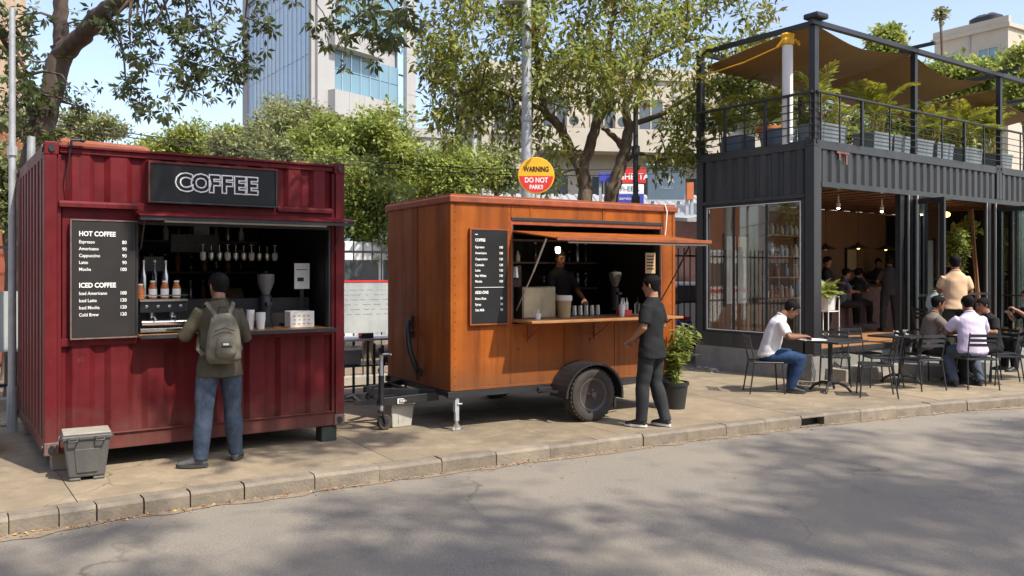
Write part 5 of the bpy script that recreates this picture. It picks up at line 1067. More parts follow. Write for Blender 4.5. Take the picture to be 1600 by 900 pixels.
    if not far:
        for s in (-1, 1): e = MB(); e.ball(tuple(head+hl*s*.031+hu*.006+hd*.0905), .0105, .0085, .0065, 8); e.build('eye', eyem, body, smooth=True)
        e = MB(); e.tube([head-hl*.02-hu*.058+hd*.0955, head-hu*.056+hd*.098, head+hl*.02-hu*.058+hd*.0955], .004, 6); e.build('mouth', mat('lip_brown', (.16, .06, .05), .5) if 'lip_brown' not in MATS else MATS['lip_brown'], body)
        for s in (-1, 1): e = MB(); e.tube([head+hl*s*.014+hu*.031+hd*.096, head+hl*s*.035+hu*.036+hd*.091, head+hl*s*.052+hu*.028+hd*.078], .0045, 6); e.build('eyebrow', hair, body)
        if beard: e = MB(); e.tube([head-hl*.03-hu*.052+hd*.09, head-hu*.042+hd*.104, head+hl*.03-hu*.052+hd*.09], [.004, .007, .004], 6); e.build('moustache', hair, body, smooth=True)
    # hair: a shell that follows the skull, cut away along the hairline
    n_, m_ = (34, 40) if not far else (18, 22); r9 = random.Random(seed); vs = []; zs = [-.095+.219*i/(n_-1) for i in range(n_)]
    for i, z in enumerate(zs):
        k = max(q for q in range(len(HR)) if HR[q][0] <= z or q == 0); k = min(k, len(HR)-2); f = max(0, min(1, (z-HR[k][0])/(HR[k+1][0]-HR[k][0]))); A_, B_, Y_ = [HR[k][q]*(1-f)+HR[k+1][q]*f for q in (1, 2, 3)]
        if z > .117: A_, B_, Y_ = .006, .01, -.008
        for j in range(m_):
            t_ = 2*math.pi*j/m_; vol = .007+.008*max(0, min(1, (z+.02)/.1)); w_ = vol+.0035*mnoise.noise(Vector((math.cos(t_)*7, math.sin(t_)*7, z*60+seed)))+.002*math.sin(j*2.7+i)
            vs.append((math.cos(t_)*(A_+w_), math.sin(t_)*(B_+w_)+Y_, z+(.008 if z > .1 else 0)))
    fs = []
    for i in range(n_-1):
        for j in range(m_):
            q = (i*m_+j, i*m_+(j+1) % m_, (i+1)*m_+(j+1) % m_, (i+1)*m_+j); cx = sum(vs[u][0] for u in q)/4; cy = sum(vs[u][1] for u in q)/4; cz = sum(vs[u][2] for u in q)/4
            hl_ = np.interp(cy, [-.12, -.055, -.03, .0, .02, .05, .07, .12], [-.075, -.07, -.035, .005, -.015, .035, .066, .070])+.005*mnoise.noise(Vector((cx*50, cy*50, seed)))
            if cz > hl_: fs.append(q)
    fs.append(tuple((n_-1)*m_+j for j in range(m_)))
    mb = MB(); mb.add([head+hl*x+hd*y+hu*z for x, y, z in vs], fs); ho = mb.build('hair', [hair], t, smooth=True)
    sm = ho.modifiers.new('solid', 'SOLIDIFY'); sm.thickness = .009; sm.offset = -1
    if longhair: mb = MB(); mb.tube([head-hd*.06+hu*.03, head-hd*.10-hu*.06, head-hd*.10-hu*.2, head-hd*.09-hu*.3], [.05, .07, .07, .03], 12); mb.build('hair_tail', hair, ho, smooth=True)
    # shirt
    mb = MB(); torso(mb, .014, hem-.07 if not tuck else -.02, 1)
    for s in (-1, 1):
        k = 'L' if s < 0 else 'R'; el, wr = J['elbow'+k], J['wrist'+k]; a = sh[s]-LR*s*.010+up*.004
        limb(mb, a, el, wr, (.057, .049, .047, .036, .004), .012 if sleeve == 'short' else .010, {'short': .78, 'long': 1.92, 'half': 1.15, 'rolled': 1.55}[sleeve])
    S_ = remesh(mb, max(.010, vox*1.2), 'shirt', [shirt], t, wr=(.0045, 14, 24, seed))
    if collar:
        c = MB(); cn = neck+up*.006; c.tube([cn+LR*.066*math.cos(a)+FW*(.062*math.sin(a))+up*(-.012*math.sin(a)) for a in [2*math.pi*i/14 for i in range(15)]], .011, 6); c.build('collar', shirt, S_, smooth=True)
    # trousers
    mb = MB(); e = .012
    loft(mb, [(pel-pup*.085, LP, PF, .165*fat+e, .115*fat+e), (pel, LP, PF, .172*fat+e, .12*fat+e), (pel.lerp(chest, .12), LR.lerp(LP, .7), PF, .160*fat+e*.7, .114*fat+e*.7), (pel.lerp(chest, .20), LR.lerp(LP, .6), FW.lerp(PF, .5), .150*fat+e*.5, .110*fat+e*.5)], 20)
    for s in (-1, 1):
        k = 'L' if s < 0 else 'R'; kn, an = J['knee'+k], J['ankle'+k]; hp = pel+LP*s*.092-pup*.03
        limb(mb, hp, kn, an+(an-kn).normalized()*.02, (.093*fat, .066, .064, .052, .010), .012, 2)
    remesh(mb, max(.010, vox*1.2), 'trousers', [trouser], t, wr=(.005, 11, 17, seed+2))
    # shoes
    for s in (-1, 1):
        k = 'L' if s < 0 else 'R'; an = J['ankle'+k]; fd = J.get('foot'+k, V(s*.25, 1, 0)).normalized(); sd2 = fd.cross(V(0, 0, 1)).normalized(); b = V(an.x, an.y, an.z-.075); U = V(0, 0, 1)
        mb = MB(); loft(mb, [(b-fd*.055+U*.035, sd2, U, .026, .026), (b-fd*.035+U*.05, sd2, U, .038, .045), (b+fd*.02+U*.055, sd2, U, .043, .052), (b+fd*.07+U*.042, sd2, U, .046, .040), (b+fd*.13+U*.032, sd2, U, .050, .030), (b+fd*.175+U*.027, sd2, U, .044, .024), (b+fd*.20+U*.022, sd2, U, .024, .016)], 14)
        mb.tube([b+U*.05-fd*.01, b+U*.10-fd*.012], [.045, .043], 12)
        sho = remesh(mb, .010, 'shoe', [shoe], t, smooth_it=2)
        mb = MB(); P = []
        for q in range(18): a = 2*math.pi*q/18; P.append(b+fd*(.072+.140*math.sin(a))+sd2*(.047*math.cos(a)*(1.05+.12*math.sin(a))))
        mb.add([p+U*.0 for p in P]+[p+U*.026 for p in P], [tuple(range(18))[::-1], tuple(range(18, 36))]+[(i, (i+1) % 18, 18+(i+1) % 18, 18+i) for i in range(18)]); mb.build('sole', sole or sole_d, sho)
    return t
def stand(arms, lean=0, hl=0, legs=.12, hdir=V(0, 1, 0), knee=.02, twist=0, hup=V(0, 0, 1)):
    J = dict(pelvis=V(0, 0, .93), chest=V(0, .01+lean*.6, 1.27), neck=V(0, .0+lean, 1.475), head=V(0, .025+lean*1.25+hl, 1.605), hdir=hdir, hup=hup,
             kneeL=V(-legs, knee, .50), kneeR=V(legs, knee, .50), ankleL=V(-legs*1.15, -.02, .085), ankleR=V(legs*1.15, -.02, .085))
    J.update(arms); return J
# customer at the maroon kiosk, seen from behind
J = stand(dict(elbowL=V(-.29, .12, 1.15), wristL=V(-.22, .36, 1.20), handL=V(.2, .9, .15), elbowR=V(.24, .10, 1.13), wristR=V(.14, .33, 1.16), handR=V(-.2, .9, 0), ankleL=V(-.17, -.10, .085), kneeL=V(-.135, -.02, .50), ankleR=V(.15, .10, .085), kneeR=V(.12, .08, .50), footL=V(-1, .35, 0), footR=V(.35, 1, 0)), lean=.05, hl=.01, hdir=V(-.42, .9, -.06))
man1 = person('man in olive jacket and faded jeans with a backpack ordering at the maroon kiosk', (-2.65, 7.77, 0), R(24), J, skinA, olive, jeans, greysh, sc=1.0, vox=.0075, sleeve='long', sole=sole_d, hem=.13, fat=.96, seed=3)
BP = thing('backpack', 'grey-olive backpack on the back of the man at the maroon kiosk', 'backpack', man1.location, R(24))
mb = MB(); loft(mb, [(V(.015, -.19, .93), V(1, 0, 0), V(0, 1, 0), .12, .05), (V(.015, -.21, .97), V(1, 0, 0), V(0, 1, 0), .15, .085), (V(.015, -.215, 1.10), V(1, 0, 0), V(0, 1, 0), .150, .095), (V(.015, -.20, 1.22), V(1, 0, 0), V(0, 1, 0), .135, .085), (V(.015, -.175, 1.32), V(1, 0, 0), V(0, 1, 0), .11, .065), (V(.015, -.155, 1.37), V(1, 0, 0), V(0, 1, 0), .07, .04)], 20)
remesh(mb, .010, 'pack_body', [olive2], BP, wr=(.006, 16, 26, 5))
mb = MB(); loft(mb, [(V(.03, -.295, .985), V(1, 0, 0), V(0, 1, 0), .075, .03), (V(.03, -.305, 1.03), V(1, 0, 0), V(0, 1, 0), .09, .045), (V(.03, -.30, 1.13), V(1, 0, 0), V(0, 1, 0), .085, .04), (V(.03, -.29, 1.17), V(1, 0, 0), V(0, 1, 0), .07, .02)], 16); remesh(mb, .009, 'front_pocket', [olive2], BP, wr=(.004, 18, 26, 9))
mb = MB(); loft(mb, [(V(.015, -.27, 1.235), V(1, 0, 0), V(0, .35, 1), .12, .018), (V(.015, -.235, 1.30), V(1, 0, 0), V(0, .6, .8), .115, .03), (V(.015, -.18, 1.36), V(1, 0, 0), V(0, .8, .5), .08, .02)], 16); remesh(mb, .009, 'top_flap', [olive2], BP)
mb = MB(); mb.tube([(.075, -.345, 1.09), (-.015, -.345, 1.09)], .006, 6); mb.tube([(.10, -.30, 1.22), (.015, -.315, 1.25), (-.07, -.30, 1.22)], .005, 6); mb.build('zip', dark_bottle, BP)
mb = MB(); mb.box(.0, -.352, 1.10, .045, -.346, 1.118); mb.build('badge', paper, BP)
for s in (-1, 1):
    mb = MB(); pts = [(s*.05+.01, -.165, 1.35), (s*.10, -.125, 1.43), (s*.115, -.04, 1.462), (s*.125, .07, 1.43), (s*.14, .14, 1.33), (s*.17, .12, 1.15), (s*.185, .0, 1.05), (s*.15, -.14, 1.0)]
    for a, b in zip(pts, pts[1:]): mb.bar(a, b, .035 if True else 0, .012, up=(s*.5, .3, 1))
    mb.build('shoulder_strap', olive2, BP, bevel=.003)
mb = MB(); mb.tube([(-.03, -.17, 1.37), (-.02, -.175, 1.425), (.05, -.175, 1.425), (.06, -.17, 1.37)], .008, 6); mb.build('carry_loop', dark_bottle, BP, smooth=True)
t = thing('paper_cup', 'small steel cup held out by the man with the backpack', 'cup', man1.matrix_basis @ V(-.22, .47, 1.21)); mb = MB(); mb.lathe([(.025, -.04), (.036, .05), (.03, .05)], n=14); mb.build('cup_body', steel, t, smooth=True)
# customer at the trailer, turned left
J = stand(dict(elbowL=V(-.205, .0, 1.14), wristL=V(-.13, .19, 1.0), handL=V(.35, .7, -.5), elbowR=V(.215, -.03, 1.15), wristR=V(.08, .18, 1.02), handR=V(-.3, .9, -.3), ankleL=V(-.10, .08, .085), kneeL=V(-.09, .07, .5), ankleR=V(.11, -.12, .085), kneeR=V(.09, .0, .5), footL=V(-.1, 1, 0), footR=V(.2, 1, 0)), lean=-.015, hdir=V(-.1, 1, -.12))
man2 = person('man in black T-shirt and dark jeans waiting at the orange trailer', (1.57, 9.62, 0), R(54), J, skinB, blackc, greyjean, blacksh, sc=.985, vox=.0075, sole=solew, hem=.14, seed=5, collar=False, fat=.95)
t = thing('tissue', 'crumpled white tissue in the hands of the man in the black T-shirt', 'tissue', man2.matrix_basis @ V(-.05, .29, .93)); mb = MB(); mb.ball((0, 0, 0), .03, .04, .035, 8); mb.ball((.02, .02, -.02), .02, .03, .02, 6); mb.build('paper_ball', paper, t)
def sit(arms, lean=.1, hd=V(0, 1, -.1), hdrop=0, sh_=.47, kx=.12, ky=.42, ax=.12, ay=.42, az=.085, kz=.50):
    J = dict(pelvis=V(0, 0, sh_+.085), chest=V(0, lean*.55, sh_+.42), neck=V(0, lean*1.0, sh_+.62), head=V(0, lean*1.25+.035, sh_+.745-hdrop), hdir=hd, hup=V(0, -hd.z*1.0, 1), pup=V(0, -.25, 1).normalized(),
             kneeL=V(-kx, ky, kz), kneeR=V(kx, ky, kz), ankleL=V(-ax, ay, az), ankleR=V(ax, ay, az))
    J.update(arms); return J
# man in white reading at the first table (he faces right)
J = sit(dict(elbowL=V(-.28, .26, .78), wristL=V(-.10, .47, .80), handL=V(.25, 1, 0), elbowR=V(.27, .24, .80), wristR=V(.10, .46, .80), handR=V(-.25, 1, 0), kneeL=V(-.16, .40, .52), ankleL=V(-.14, .34, .085), kneeR=V(.11, .44, .50), ankleR=V(.06, .30, .085)), lean=.19, hd=V(0, 1, -.62), hdrop=.035)
J['head'] += V(0, .05, 0)
person('man in white shirt and blue jeans writing in a book at the first table', (3.70, 12.40, 0), facing(1, -.12), J, skinA, whitec, jeansd, blacksh, sc=1.02, vox=.009, seed=7, hem=.10, beard=True, fat=1.08)
# man in brown-grey facing right
J = sit(dict(elbowL=V(-.26, .22, .80), wristL=V(-.12, .46, .80), elbowR=V(.26, .24, .80), wristR=V(.12, .50, .80), kneeR=V(.13, .42, .5), ankleR=V(.1, .52, .085)), lean=.10, hd=V(0, 1, -.12))
person('man in brown-grey polo shirt seated facing right at the third table', (6.50, 13.42, 0), facing(1, -.10), J, skinA, greyc, blackc, blacksh, vox=.010, seed=9, beard=True, fat=1.08, sc=1.02)
# lavender man from behind
J = sit(dict(elbowL=V(-.30, .20, .80), wristL=V(-.20, .42, .79), elbowR=V(.29, .22, .78), wristR=V(.18, .44, .79), kneeL=V(-.2, .38, .5), ankleL=V(-.22, .10, .085), kneeR=V(.18, .42, .5), ankleR=V(.2, .2, .085)), lean=.10, hd=V(-.1, 1, -.05))
person('man in pale lavender shirt seated with his back to the road', (6.93, 12.90, 0), facing(.06, 1), J, skinA, lavc, slatec, blacksh, vox=.010, seed=11, fat=1.18, sc=1.03)
# black shirt man at right facing left
J = sit(dict(elbowL=V(-.25, .16, .80), wristL=V(-.10, .38, .80), elbowR=V(.25, .16, .80), wristR=V(.10, .36, .80)), lean=.12, hd=V(0, 1, -.2))
person('young man in black T-shirt seated facing left at the third table', (7.70, 13.72, 0), facing(-1, -.15), J, skinB, blackc, blackc, blacksh, vox=.011, seed=13, sc=.99)
# teal shirt person seated higher behind
J = sit(dict(elbowL=V(-.25, .1, .80), wristL=V(-.12, .3, .76), elbowR=V(.25, .1, .80), wristR=V(.12, .3, .76)), lean=.06, hd=V(0, 1, -.05), sh_=.47)
person('person in pale teal shirt seated on the raised step behind the grey-shirted man', (7.20, 14.62, .30), facing(1, .2), J, skinA, tealc, blackc, blacksh, vox=.012, seed=15, sc=1.0)
dup(CH, (7.17, 14.60, .30), facing(1, .2), 'black slatted chair on the step under the person in the teal shirt')
# standing in peach shirt, back to camera
J = stand(dict(elbowL=V(-.22, .08, 1.17), wristL=V(-.12, .30, 1.12), elbowR=V(.23, .02, 1.15), wristR=V(.22, .25, 1.12)), hdir=V(.1, 1, -.1), legs=.10)
person('man in peach shirt and dark trousers standing with his back turned by the door leaf', gp(1493, 14.15, .20), facing(.15, 1), J, skinA, creamc, oliveg, blacksh, vox=.011, seed=17, tuck=True, fat=1.0, sc=1.05, hem=.06)
# waiter in the cafe
J = stand(dict(elbowL=V(-.25, .08, 1.15), wristL=V(-.16, .3, 1.1), elbowR=V(.24, .03, 1.15), wristR=V(.2, .24, 1.1), ankleL=V(-.17, -.05, .085)), hdir=V(.2, 1, -.1), legs=.13)
person('man in dark shirt and charcoal trousers standing inside the cafe opening', gp(1390, 18.3, FZ), facing(.1, 1), J, skinA, charc, greyjean, blacksh, vox=.014, seed=19, sc=.93, far=True)
for i, (px, Y, rz, pose, lab, sh_c) in enumerate([(1291, 17.8, facing(.8, -.6), 0, 'dark-clothed person standing behind the fern in the cafe', blackc), (1312, 18.2, facing(1, 0), 1, 'seated person in dark top beside the standing one, deep in the cafe', slatec), (1335, 18.6, facing(.6, .4), 1, 'dark-clothed person seated at a table in the middle of the cafe', blackc), (1352, 19.2, facing(-1, 0), 1, 'person in brown top seated left of the standing man in the cafe', greyc), (1372, 20.2, facing(-.4, -1), 0, 'person behind the counter left of the dark-shirted man', blackc)]):
    J = stand(dict(elbowL=V(-.25, .1, 1.15), wristL=V(-.1, .3, 1.15), elbowR=V(.25, .1, 1.15), wristR=V(.1, .3, 1.15)), hdir=V(0, 1, -.3)) if pose == 0 else sit(dict(elbowL=V(-.25, .16, .80), wristL=V(-.10, .38, .80), elbowR=V(.25, .16, .80), wristR=V(.10, .36, .80)), lean=.1)
    person(lab, gp(px, Y, FZ+(.12 if pose else 0)), rz, J, skinA, sh_c, blackc, blacksh, vox=.018, seed=21+i, sc=.92, far=True)
# person cut off by the right edge
J = sit(dict(elbowL=V(-.25, .2, .84), wristL=V(-.08, .36, 1.0), elbowR=V(.25, .18, .84), wristR=V(.08, .38, .95)), lean=.05, hd=V(0, 1, -.1), sh_=.47)
person('person in black seated at the right edge with bare forearms raised', (8.52, 14.0, .12), facing(-1, -.1), J, skinB, blackc, blackc, blacksh, vox=.012, seed=30, sc=1.0)
dup(CH, (8.55, 14.0, .12), facing(-1, -.1), 'black slatted chair under the person at the right edge')
# barista inside the trailer
J = stand(dict(elbowL=V(-.26, .1, 1.12), wristL=V(-.2, .34, 1.0), elbowR=V(.26, .1, 1.12), wristR=V(.2, .34, 1.0)), hdir=V(.1, 1, -.2))
person('barista in black standing in the dark inside the orange trailer', tp((2.08, .95, .5)), TR+math.pi, J, skinA, blackc, blackc, blacksh, vox=.011, seed=33, sc=.88)
J = stand(dict(elbowL=V(-.26, .1, 1.12), wristL=V(-.2, .34, 1.0), elbowR=V(.26, .1, 1.12), wristR=V(.2, .34, 1.0)), hdir=V(.1, 1, -.2))
# ================================================================== trees
def at(px, py, Y): return Vector(((px-800)/1340*Y, Y, 1.738-(py-425)*Y/1340))
class Tree:
    def __init__(s, name, label, loc, seed, barkm, cat='tree', group=None):
        s.t = thing(name, label, cat, loc, 0, group); s.o = Vector(loc); s.mb = MB(); s.sk = []; s.r = random.Random(seed); s.rg = np.random.default_rng(seed); s.tips = []; s.b = barkm
    def limb(s, pts, rs, n=12):
        P = [Vector(p)-s.o for p in pts]; Q = []; RR = []
        for i in range(len(P)-1):
            for k in range(5):
                u = k/5; p0, p1, p2, p3 = P[max(0, i-1)], P[i], P[i+1], P[min(len(P)-1, i+2)]
                q = .5*((2*p1)+(p2-p0)*u+(2*p0-5*p1+4*p2-p3)*u*u+(3*p1-p0-3*p2+p3)*u**3); Q.append(q+Vector((s.r.gauss(0, .012), s.r.gauss(0, .012), 0))); RR.append((rs[i]*(1-u)+rs[i+1]*u)*(1+s.r.uniform(-.05, .05)))
        Q.append(P[-1]); RR.append(rs[-1]); s.mb.tube(Q, RR, n); s.sk += list(zip(Q, RR))
    def target(s, T, droop=0, rmax=.05, wig=.1, sk_from=0):
        T = Vector(T)-s.o; best = min(s.sk[sk_from:], key=lambda q: (T-q[0]).length-(.5 if q[1] > .02 else 0)); p, r0 = best; L = (T-p).length
        if L < .05: return
        n = max(3, int(L/.22)); pts = []; off = Vector([s.r.gauss(0, 1) for _ in range(3)])*wig*L
        for i in range(n+1):
            u = i/n; q = p.lerp(T, u)+off*math.sin(math.pi*u)*.5+Vector((0, 0, 1))*(droop*L*math.sin(math.pi*u)); q += Vector([s.r.gauss(0, .02*L**.5) for _ in range(3)])*(0 if i in (0, n) else 1); pts.append(q)
        ra = min(r0*.65, rmax, .006+.022*L); rs = [ra*(1-.8*i/n)+.003 for i in range(n+1)]
        s.mb.tube(pts, rs, 5 if ra < .03 else 8); s.sk += list(zip(pts, rs))[1:]; s.tips.append(pts)
    def finish(s): return s.mb.build('trunk', s.b, s.t, smooth=True)
    def clumps(s, name, m, per, spread, size, asp, droop=.3, along=.5, seed=1, flat=.8, frac=1.0):
        P = []; D = []
        for pts in s.tips:
            if s.r.random() > frac: continue
            n = int(per*s.r.uniform(.6, 1.4)); k = len(pts); c = s.rg.random(n)**.6*(1-along)+along
            for u in c:
                f = u*(k-1); i = min(k-2, int(f)); q = pts[i].lerp(pts[i+1], f-i); g = s.rg.standard_normal(3)*spread*(.5+.6*u); g[2] *= flat; P.append((q.x+g[0], q.y+g[1], q.z+g[2])); d = g/(np.linalg.norm(g)+1e-6)*.6+s.rg.standard_normal(3)*.55; d[2] -= droop; D.append(d)
        P = np.array(P); D = np.array(D); N_ = np.array([0, 0, 1.])+s.rg.standard_normal(P.shape)*.45
        return fast_leaves(name, P, D, N_, size, asp, m, s.t, seed=seed)
    def palmate(s, name, m, per, spread, size, seed=1, frac=1, reject=None):
        P = []; D = []; N_ = []
        for pts in s.tips:
            if s.r.random() > frac: continue
            for _ in range(max(1, int(per*s.r.uniform(.6, 1.4)))):
                u = s.r.random()**.7*.75+.25; f = u*(len(pts)-1); i = min(len(pts)-2, int(f)); c = pts[i].lerp(pts[i+1], f-i)+Vector([s.r.gauss(0, spread) for _ in range(3)])
                if reject and reject(c+s.o) and s.r.random() < .96: continue
                ax = Vector((s.r.gauss(0, .6), s.r.gauss(0, .6), s.r.uniform(-.6, .5))); a = ax.orthogonal().normalized(); b = ax.normalized().cross(a); k = s.r.randint(6, 8); ph = s.r.random()*6
                for j in range(k):
                    t = ph+2*math.pi*j/k; d = a*math.cos(t)+b*math.sin(t)+ax.normalized()*.35+Vector((0, 0, -.55)); P.append(tuple(c+d.normalized()*.02)); D.append(tuple(d)); N_.append(tuple(ax.normalized()+Vector((0, 0, .6))))
        return fast_leaves(name, np.array(P), np.array(D), np.array(N_), size, .19, m, s.t, jitter=.22, seed=seed)
# --- big tree behind the kiosk
A1 = Tree('shade_tree', 'large dark tree forking behind the maroon kiosk with drooping leaf clusters', (-6.6, 11.7, 0), 5, bark)
A1.limb([(-6.75, 11.8, -.1), (-6.62, 11.6, 2.2), at(60, 215, 11.5), at(78, 150, 11.5), at(97, 72, 11.5)], [.22, .185, .165, .15, .15])
A1.limb([at(97, 85, 11.5), at(93, 30, 11.5), at(95, -40, 11.5), at(80, -160, 11.3), (-6.3, 11, 9)], [.11, .095, .085, .06, .03])
A1.limb([at(97, 88, 11.5), at(128, 55, 11.2), at(160, 22, 10.9), at(215, -14, 10.4), at(330, -70, 9.6), at(480, -90, 8.8), at(640, -120, 8.2)], [.13, .12, .11, .095, .075, .05, .02])
A1.limb([at(60, 215, 11.5), at(30, 120, 11), at(0, 60, 10.5), at(-60, 20, 10)], [.06, .045, .03, .015])
A1.limb([at(330, -70, 9.6), (-1.6, 7.4, 6.3), (-.2, 6.1, 6.9), (1.4, 4.9, 7.1)], [.06, .05, .035, .015])
tg = [(228, 60, 10), (229, 110, 10), (226, 165, 10), (262, 60, 10), (262, 120, 9.9), (266, 185, 9.9), (205, 165, 10), (196, 140, 10.3), (190, 95, 10.4), (170, 60, 10.8), (215, 60, 10.2), (300, 20, 9.7), (310, 70, 9.6), (330, 40, 9.5), (300, 110, 9.7), (335, 100, 9.5), (300, 150, 9.8), (350, 120, 9.4), (370, 90, 9.3), (375, 130, 9.4), (340, 70, 9.3), (390, 30, 9.2), (360, 20, 9.2), (290, 50, 9.8), (280, 90, 9.7), (240, 30, 10), (325, 135, 9.5), (400, 60, 9.2), (380, 110, 9.3),
      (150, 30, 11), (170, 55, 10.7), (130, 30, 11.2), (110, 150, 11.2), (125, 175, 11.3), (60, 100, 11), (40, 60, 10.8), (70, 50, 11), (25, 35, 10.6), (10, 90, 10.5), (35, 115, 10.7), (15, 130, 10.5), (45, 150, 11), (60, 165, 11.2), (20, 165, 10.6), (5, 190, 10.6), (30, 195, 10.8), (45, 215, 11), (85, 175, 11.3), (75, 230, 11.3), (0, 20, 10.3), (105, 240, 11.8), (15, 225, 10.8),
      (495, 10, 8.6), (520, 25, 8.6), (560, 20, 8.5), (590, 30, 8.4), (620, 20, 8.4), (575, 60, 8.4), (600, 75, 8.5), (625, 60, 8.4), (520, 45, 8.7), (485, 15, 8.8), (550, 45, 8.6), (610, 45, 8.4), (590, 10, 8.3), (640, 35, 8.4), (530, 5, 8.6), (500, 65, 8.8), (525, 70, 8.8), (430, 5, 8.9), (650, 10, 8.3), (565, 5, 8.5)]
for px, py, Y in tg:
    for k in range(2 if px < 470 or (px > 560 and py > 30) else 1): A1.target(at(px+A1.r.gauss(0, 9), py+A1.r.gauss(0, 7)-6, Y+A1.r.gauss(0, .35)), droop=.10 if k == 0 else .0, rmax=.022, wig=.12)
# the part of the same crown above the frame, which shades the kiosk
for i in range(620):
    zc = A1.r.uniform(6.5, 7.7)
    if i < 500:     # over the customer and the right two thirds of the kiosk
        s_ = A1.r.uniform(.75, 3.3); z_ = A1.r.uniform(-.2, 3.1)
        if s_ < 1.1 and z_ < 1.3 and A1.r.random() < .7: continue
        f = K.matrix_basis @ Vector((s_, A1.r.uniform(-.5, .1), z_)); h = (zc-z_)/sd.z
        T_ = f+sd*h+Vector((A1.r.gauss(0, .12), A1.r.gauss(0, .12), 0))
    else:
        th = A1.r.random()*6.28; q = A1.r.random()**.5; T_ = Vector((-3.6, 9.3, 7.9))+Vector((3.0*q*math.cos(th), 1.8*q*math.sin(th), .9*A1.r.uniform(-1, 1)))
    if (T_.z-1.738)/max(.3, T_.y) < .37: continue
    A1.target(T_, droop=.04, rmax=.03)
def open_gap(c):       # the thin part of the crown that lets the sun onto the left end of the kiosk
    q = K.matrix_basis.inverted() @ c; d = K.matrix_basis.to_3x3().inverted() @ sd; q = q-d*(q.y/d.y)
    lim = .78+.10*math.sin(q.z*5) if q.z > 1.15 else .98+.16*math.sin(q.z*7)
    return -.9 < q.x < lim and -.6 < q.z < 3.0 and (c.z-1.738)/max(.3, c.y) > .33
A1.finish(); A1.palmate('crown', leafA, 5.2, .09, .098, seed=2, reject=open_gap)
# --- tree with fine leaves behind the trailer
Bt = Tree('street_tree', 'twin trunked feathery tree rising behind the orange trailer', (1.46, 17, 0), 9, bark2)
Y = 17
Bt.limb([(1.5, 17, -.1), at(916, 330, Y), at(914, 290, Y), at(908, 262, Y)], [.17, .15, .14, .14])
Bt.limb([at(909, 270, Y), at(888, 225, Y), at(868, 190, Y-.1), at(850, 172, Y-.2), at(842, 110, Y-.4), at(835, 50, Y-.6), at(825, -20, Y-.8)], [.11, .10, .09, .08, .065, .045, .02])
Bt.limb([at(850, 172, Y-.2), at(800, 150, Y-.8), at(750, 140, Y-1.2), at(700, 150, Y-1.4)], [.05, .04, .03, .015])
Bt.limb([at(909, 268, Y), at(926, 215, Y), at(936, 180, Y), at(952, 130, Y+.1), at(950, 70, Y), at(960, 10, Y), at(970, -50, Y)], [.12, .105, .10, .085, .06, .045, .02])
Bt.limb([at(936, 180, Y), at(918, 155, Y), at(925, 100, Y-.2), at(900, 50, Y-.5)], [.06, .05, .035, .02])
Bt.limb([at(952, 128, Y+.1), at(985, 105, Y), at(1020, 90, Y-.2), at(1080, 60, Y-.5)], [.06, .05, .04, .02])
B2 = Y+.4
Bt.limb([(2.0, B2, -.1), at(955, 330, B2), at(962, 285, B2), at(975, 240, B2), at(982, 200, B2), at(978, 165, B2), at(1000, 110, B2), at(1020, 40, B2)], [.16, .14, .13, .12, .10, .085, .06, .03])
Bt.limb([at(972, 230, B2), at(958, 212, B2), at(942, 198, B2)], [.07, .06, .05])
Bt.limb([at(972, 255, B2), at(1000, 240, B2-.1), at(1040, 250, B2-.4), at(1075, 240, B2-.6)], [.05, .04, .03, .015])
Bt.limb([at(982, 195, B2), at(1030, 180, B2-.3), at(1080, 150, B2-.6), at(1140, 130, B2-.8)], [.06, .05, .035, .015])
r = Bt.r; cnt = 0
while cnt < 370:
    px = r.uniform(650, 1210); py = r.uniform(-110, 235)
    e = ((px-930)/275)**2+((py-60)/175)**2
    if e > 1: continue
    if 830 < px < 1040 and 165 < py and r.random() < .85: continue
    if py > 150 and r.random() < .3: continue
    Bt.target(at(px, py, 17+r.uniform(-2.4, 1.6)*(1-e)**.5-.2), droop=.06, rmax=.035, wig=.12); cnt += 1
for px, py in [(672, 60), (665, 100), (690, 120), (680, 180), (700, 165), (705, 195), (730, 215), (760, 190), (740, 170), (790, 210), (1060, 250), (1080, 225), (1030, 262), (1100, 240), (1160, 150), (1185, 60), (1195, 20), (1200, 95), (860, 235), (830, 220), (870, 285), (1050, 215), (1120, 200), (1150, 185)]:
    for k in range(3): Bt.target(at(px+r.gauss(0, 10), py+r.gauss(0, 8), 16+r.uniform(-.5, .8)), droop=.05, rmax=.02)
Bt.finish(); Bt.clumps('crown', leafB, 47, .135, .145, .19, droop=.35, along=.35, seed=4)
Bt.clumps('new_growth', leafY, 14, .15, .16, .14, droop=.3, along=.5, seed=5, frac=.35)
Bt.clumps('bronze_growth', leafO, 9, .13, .14, .16, droop=.3, along=.5, seed=6, frac=.10)
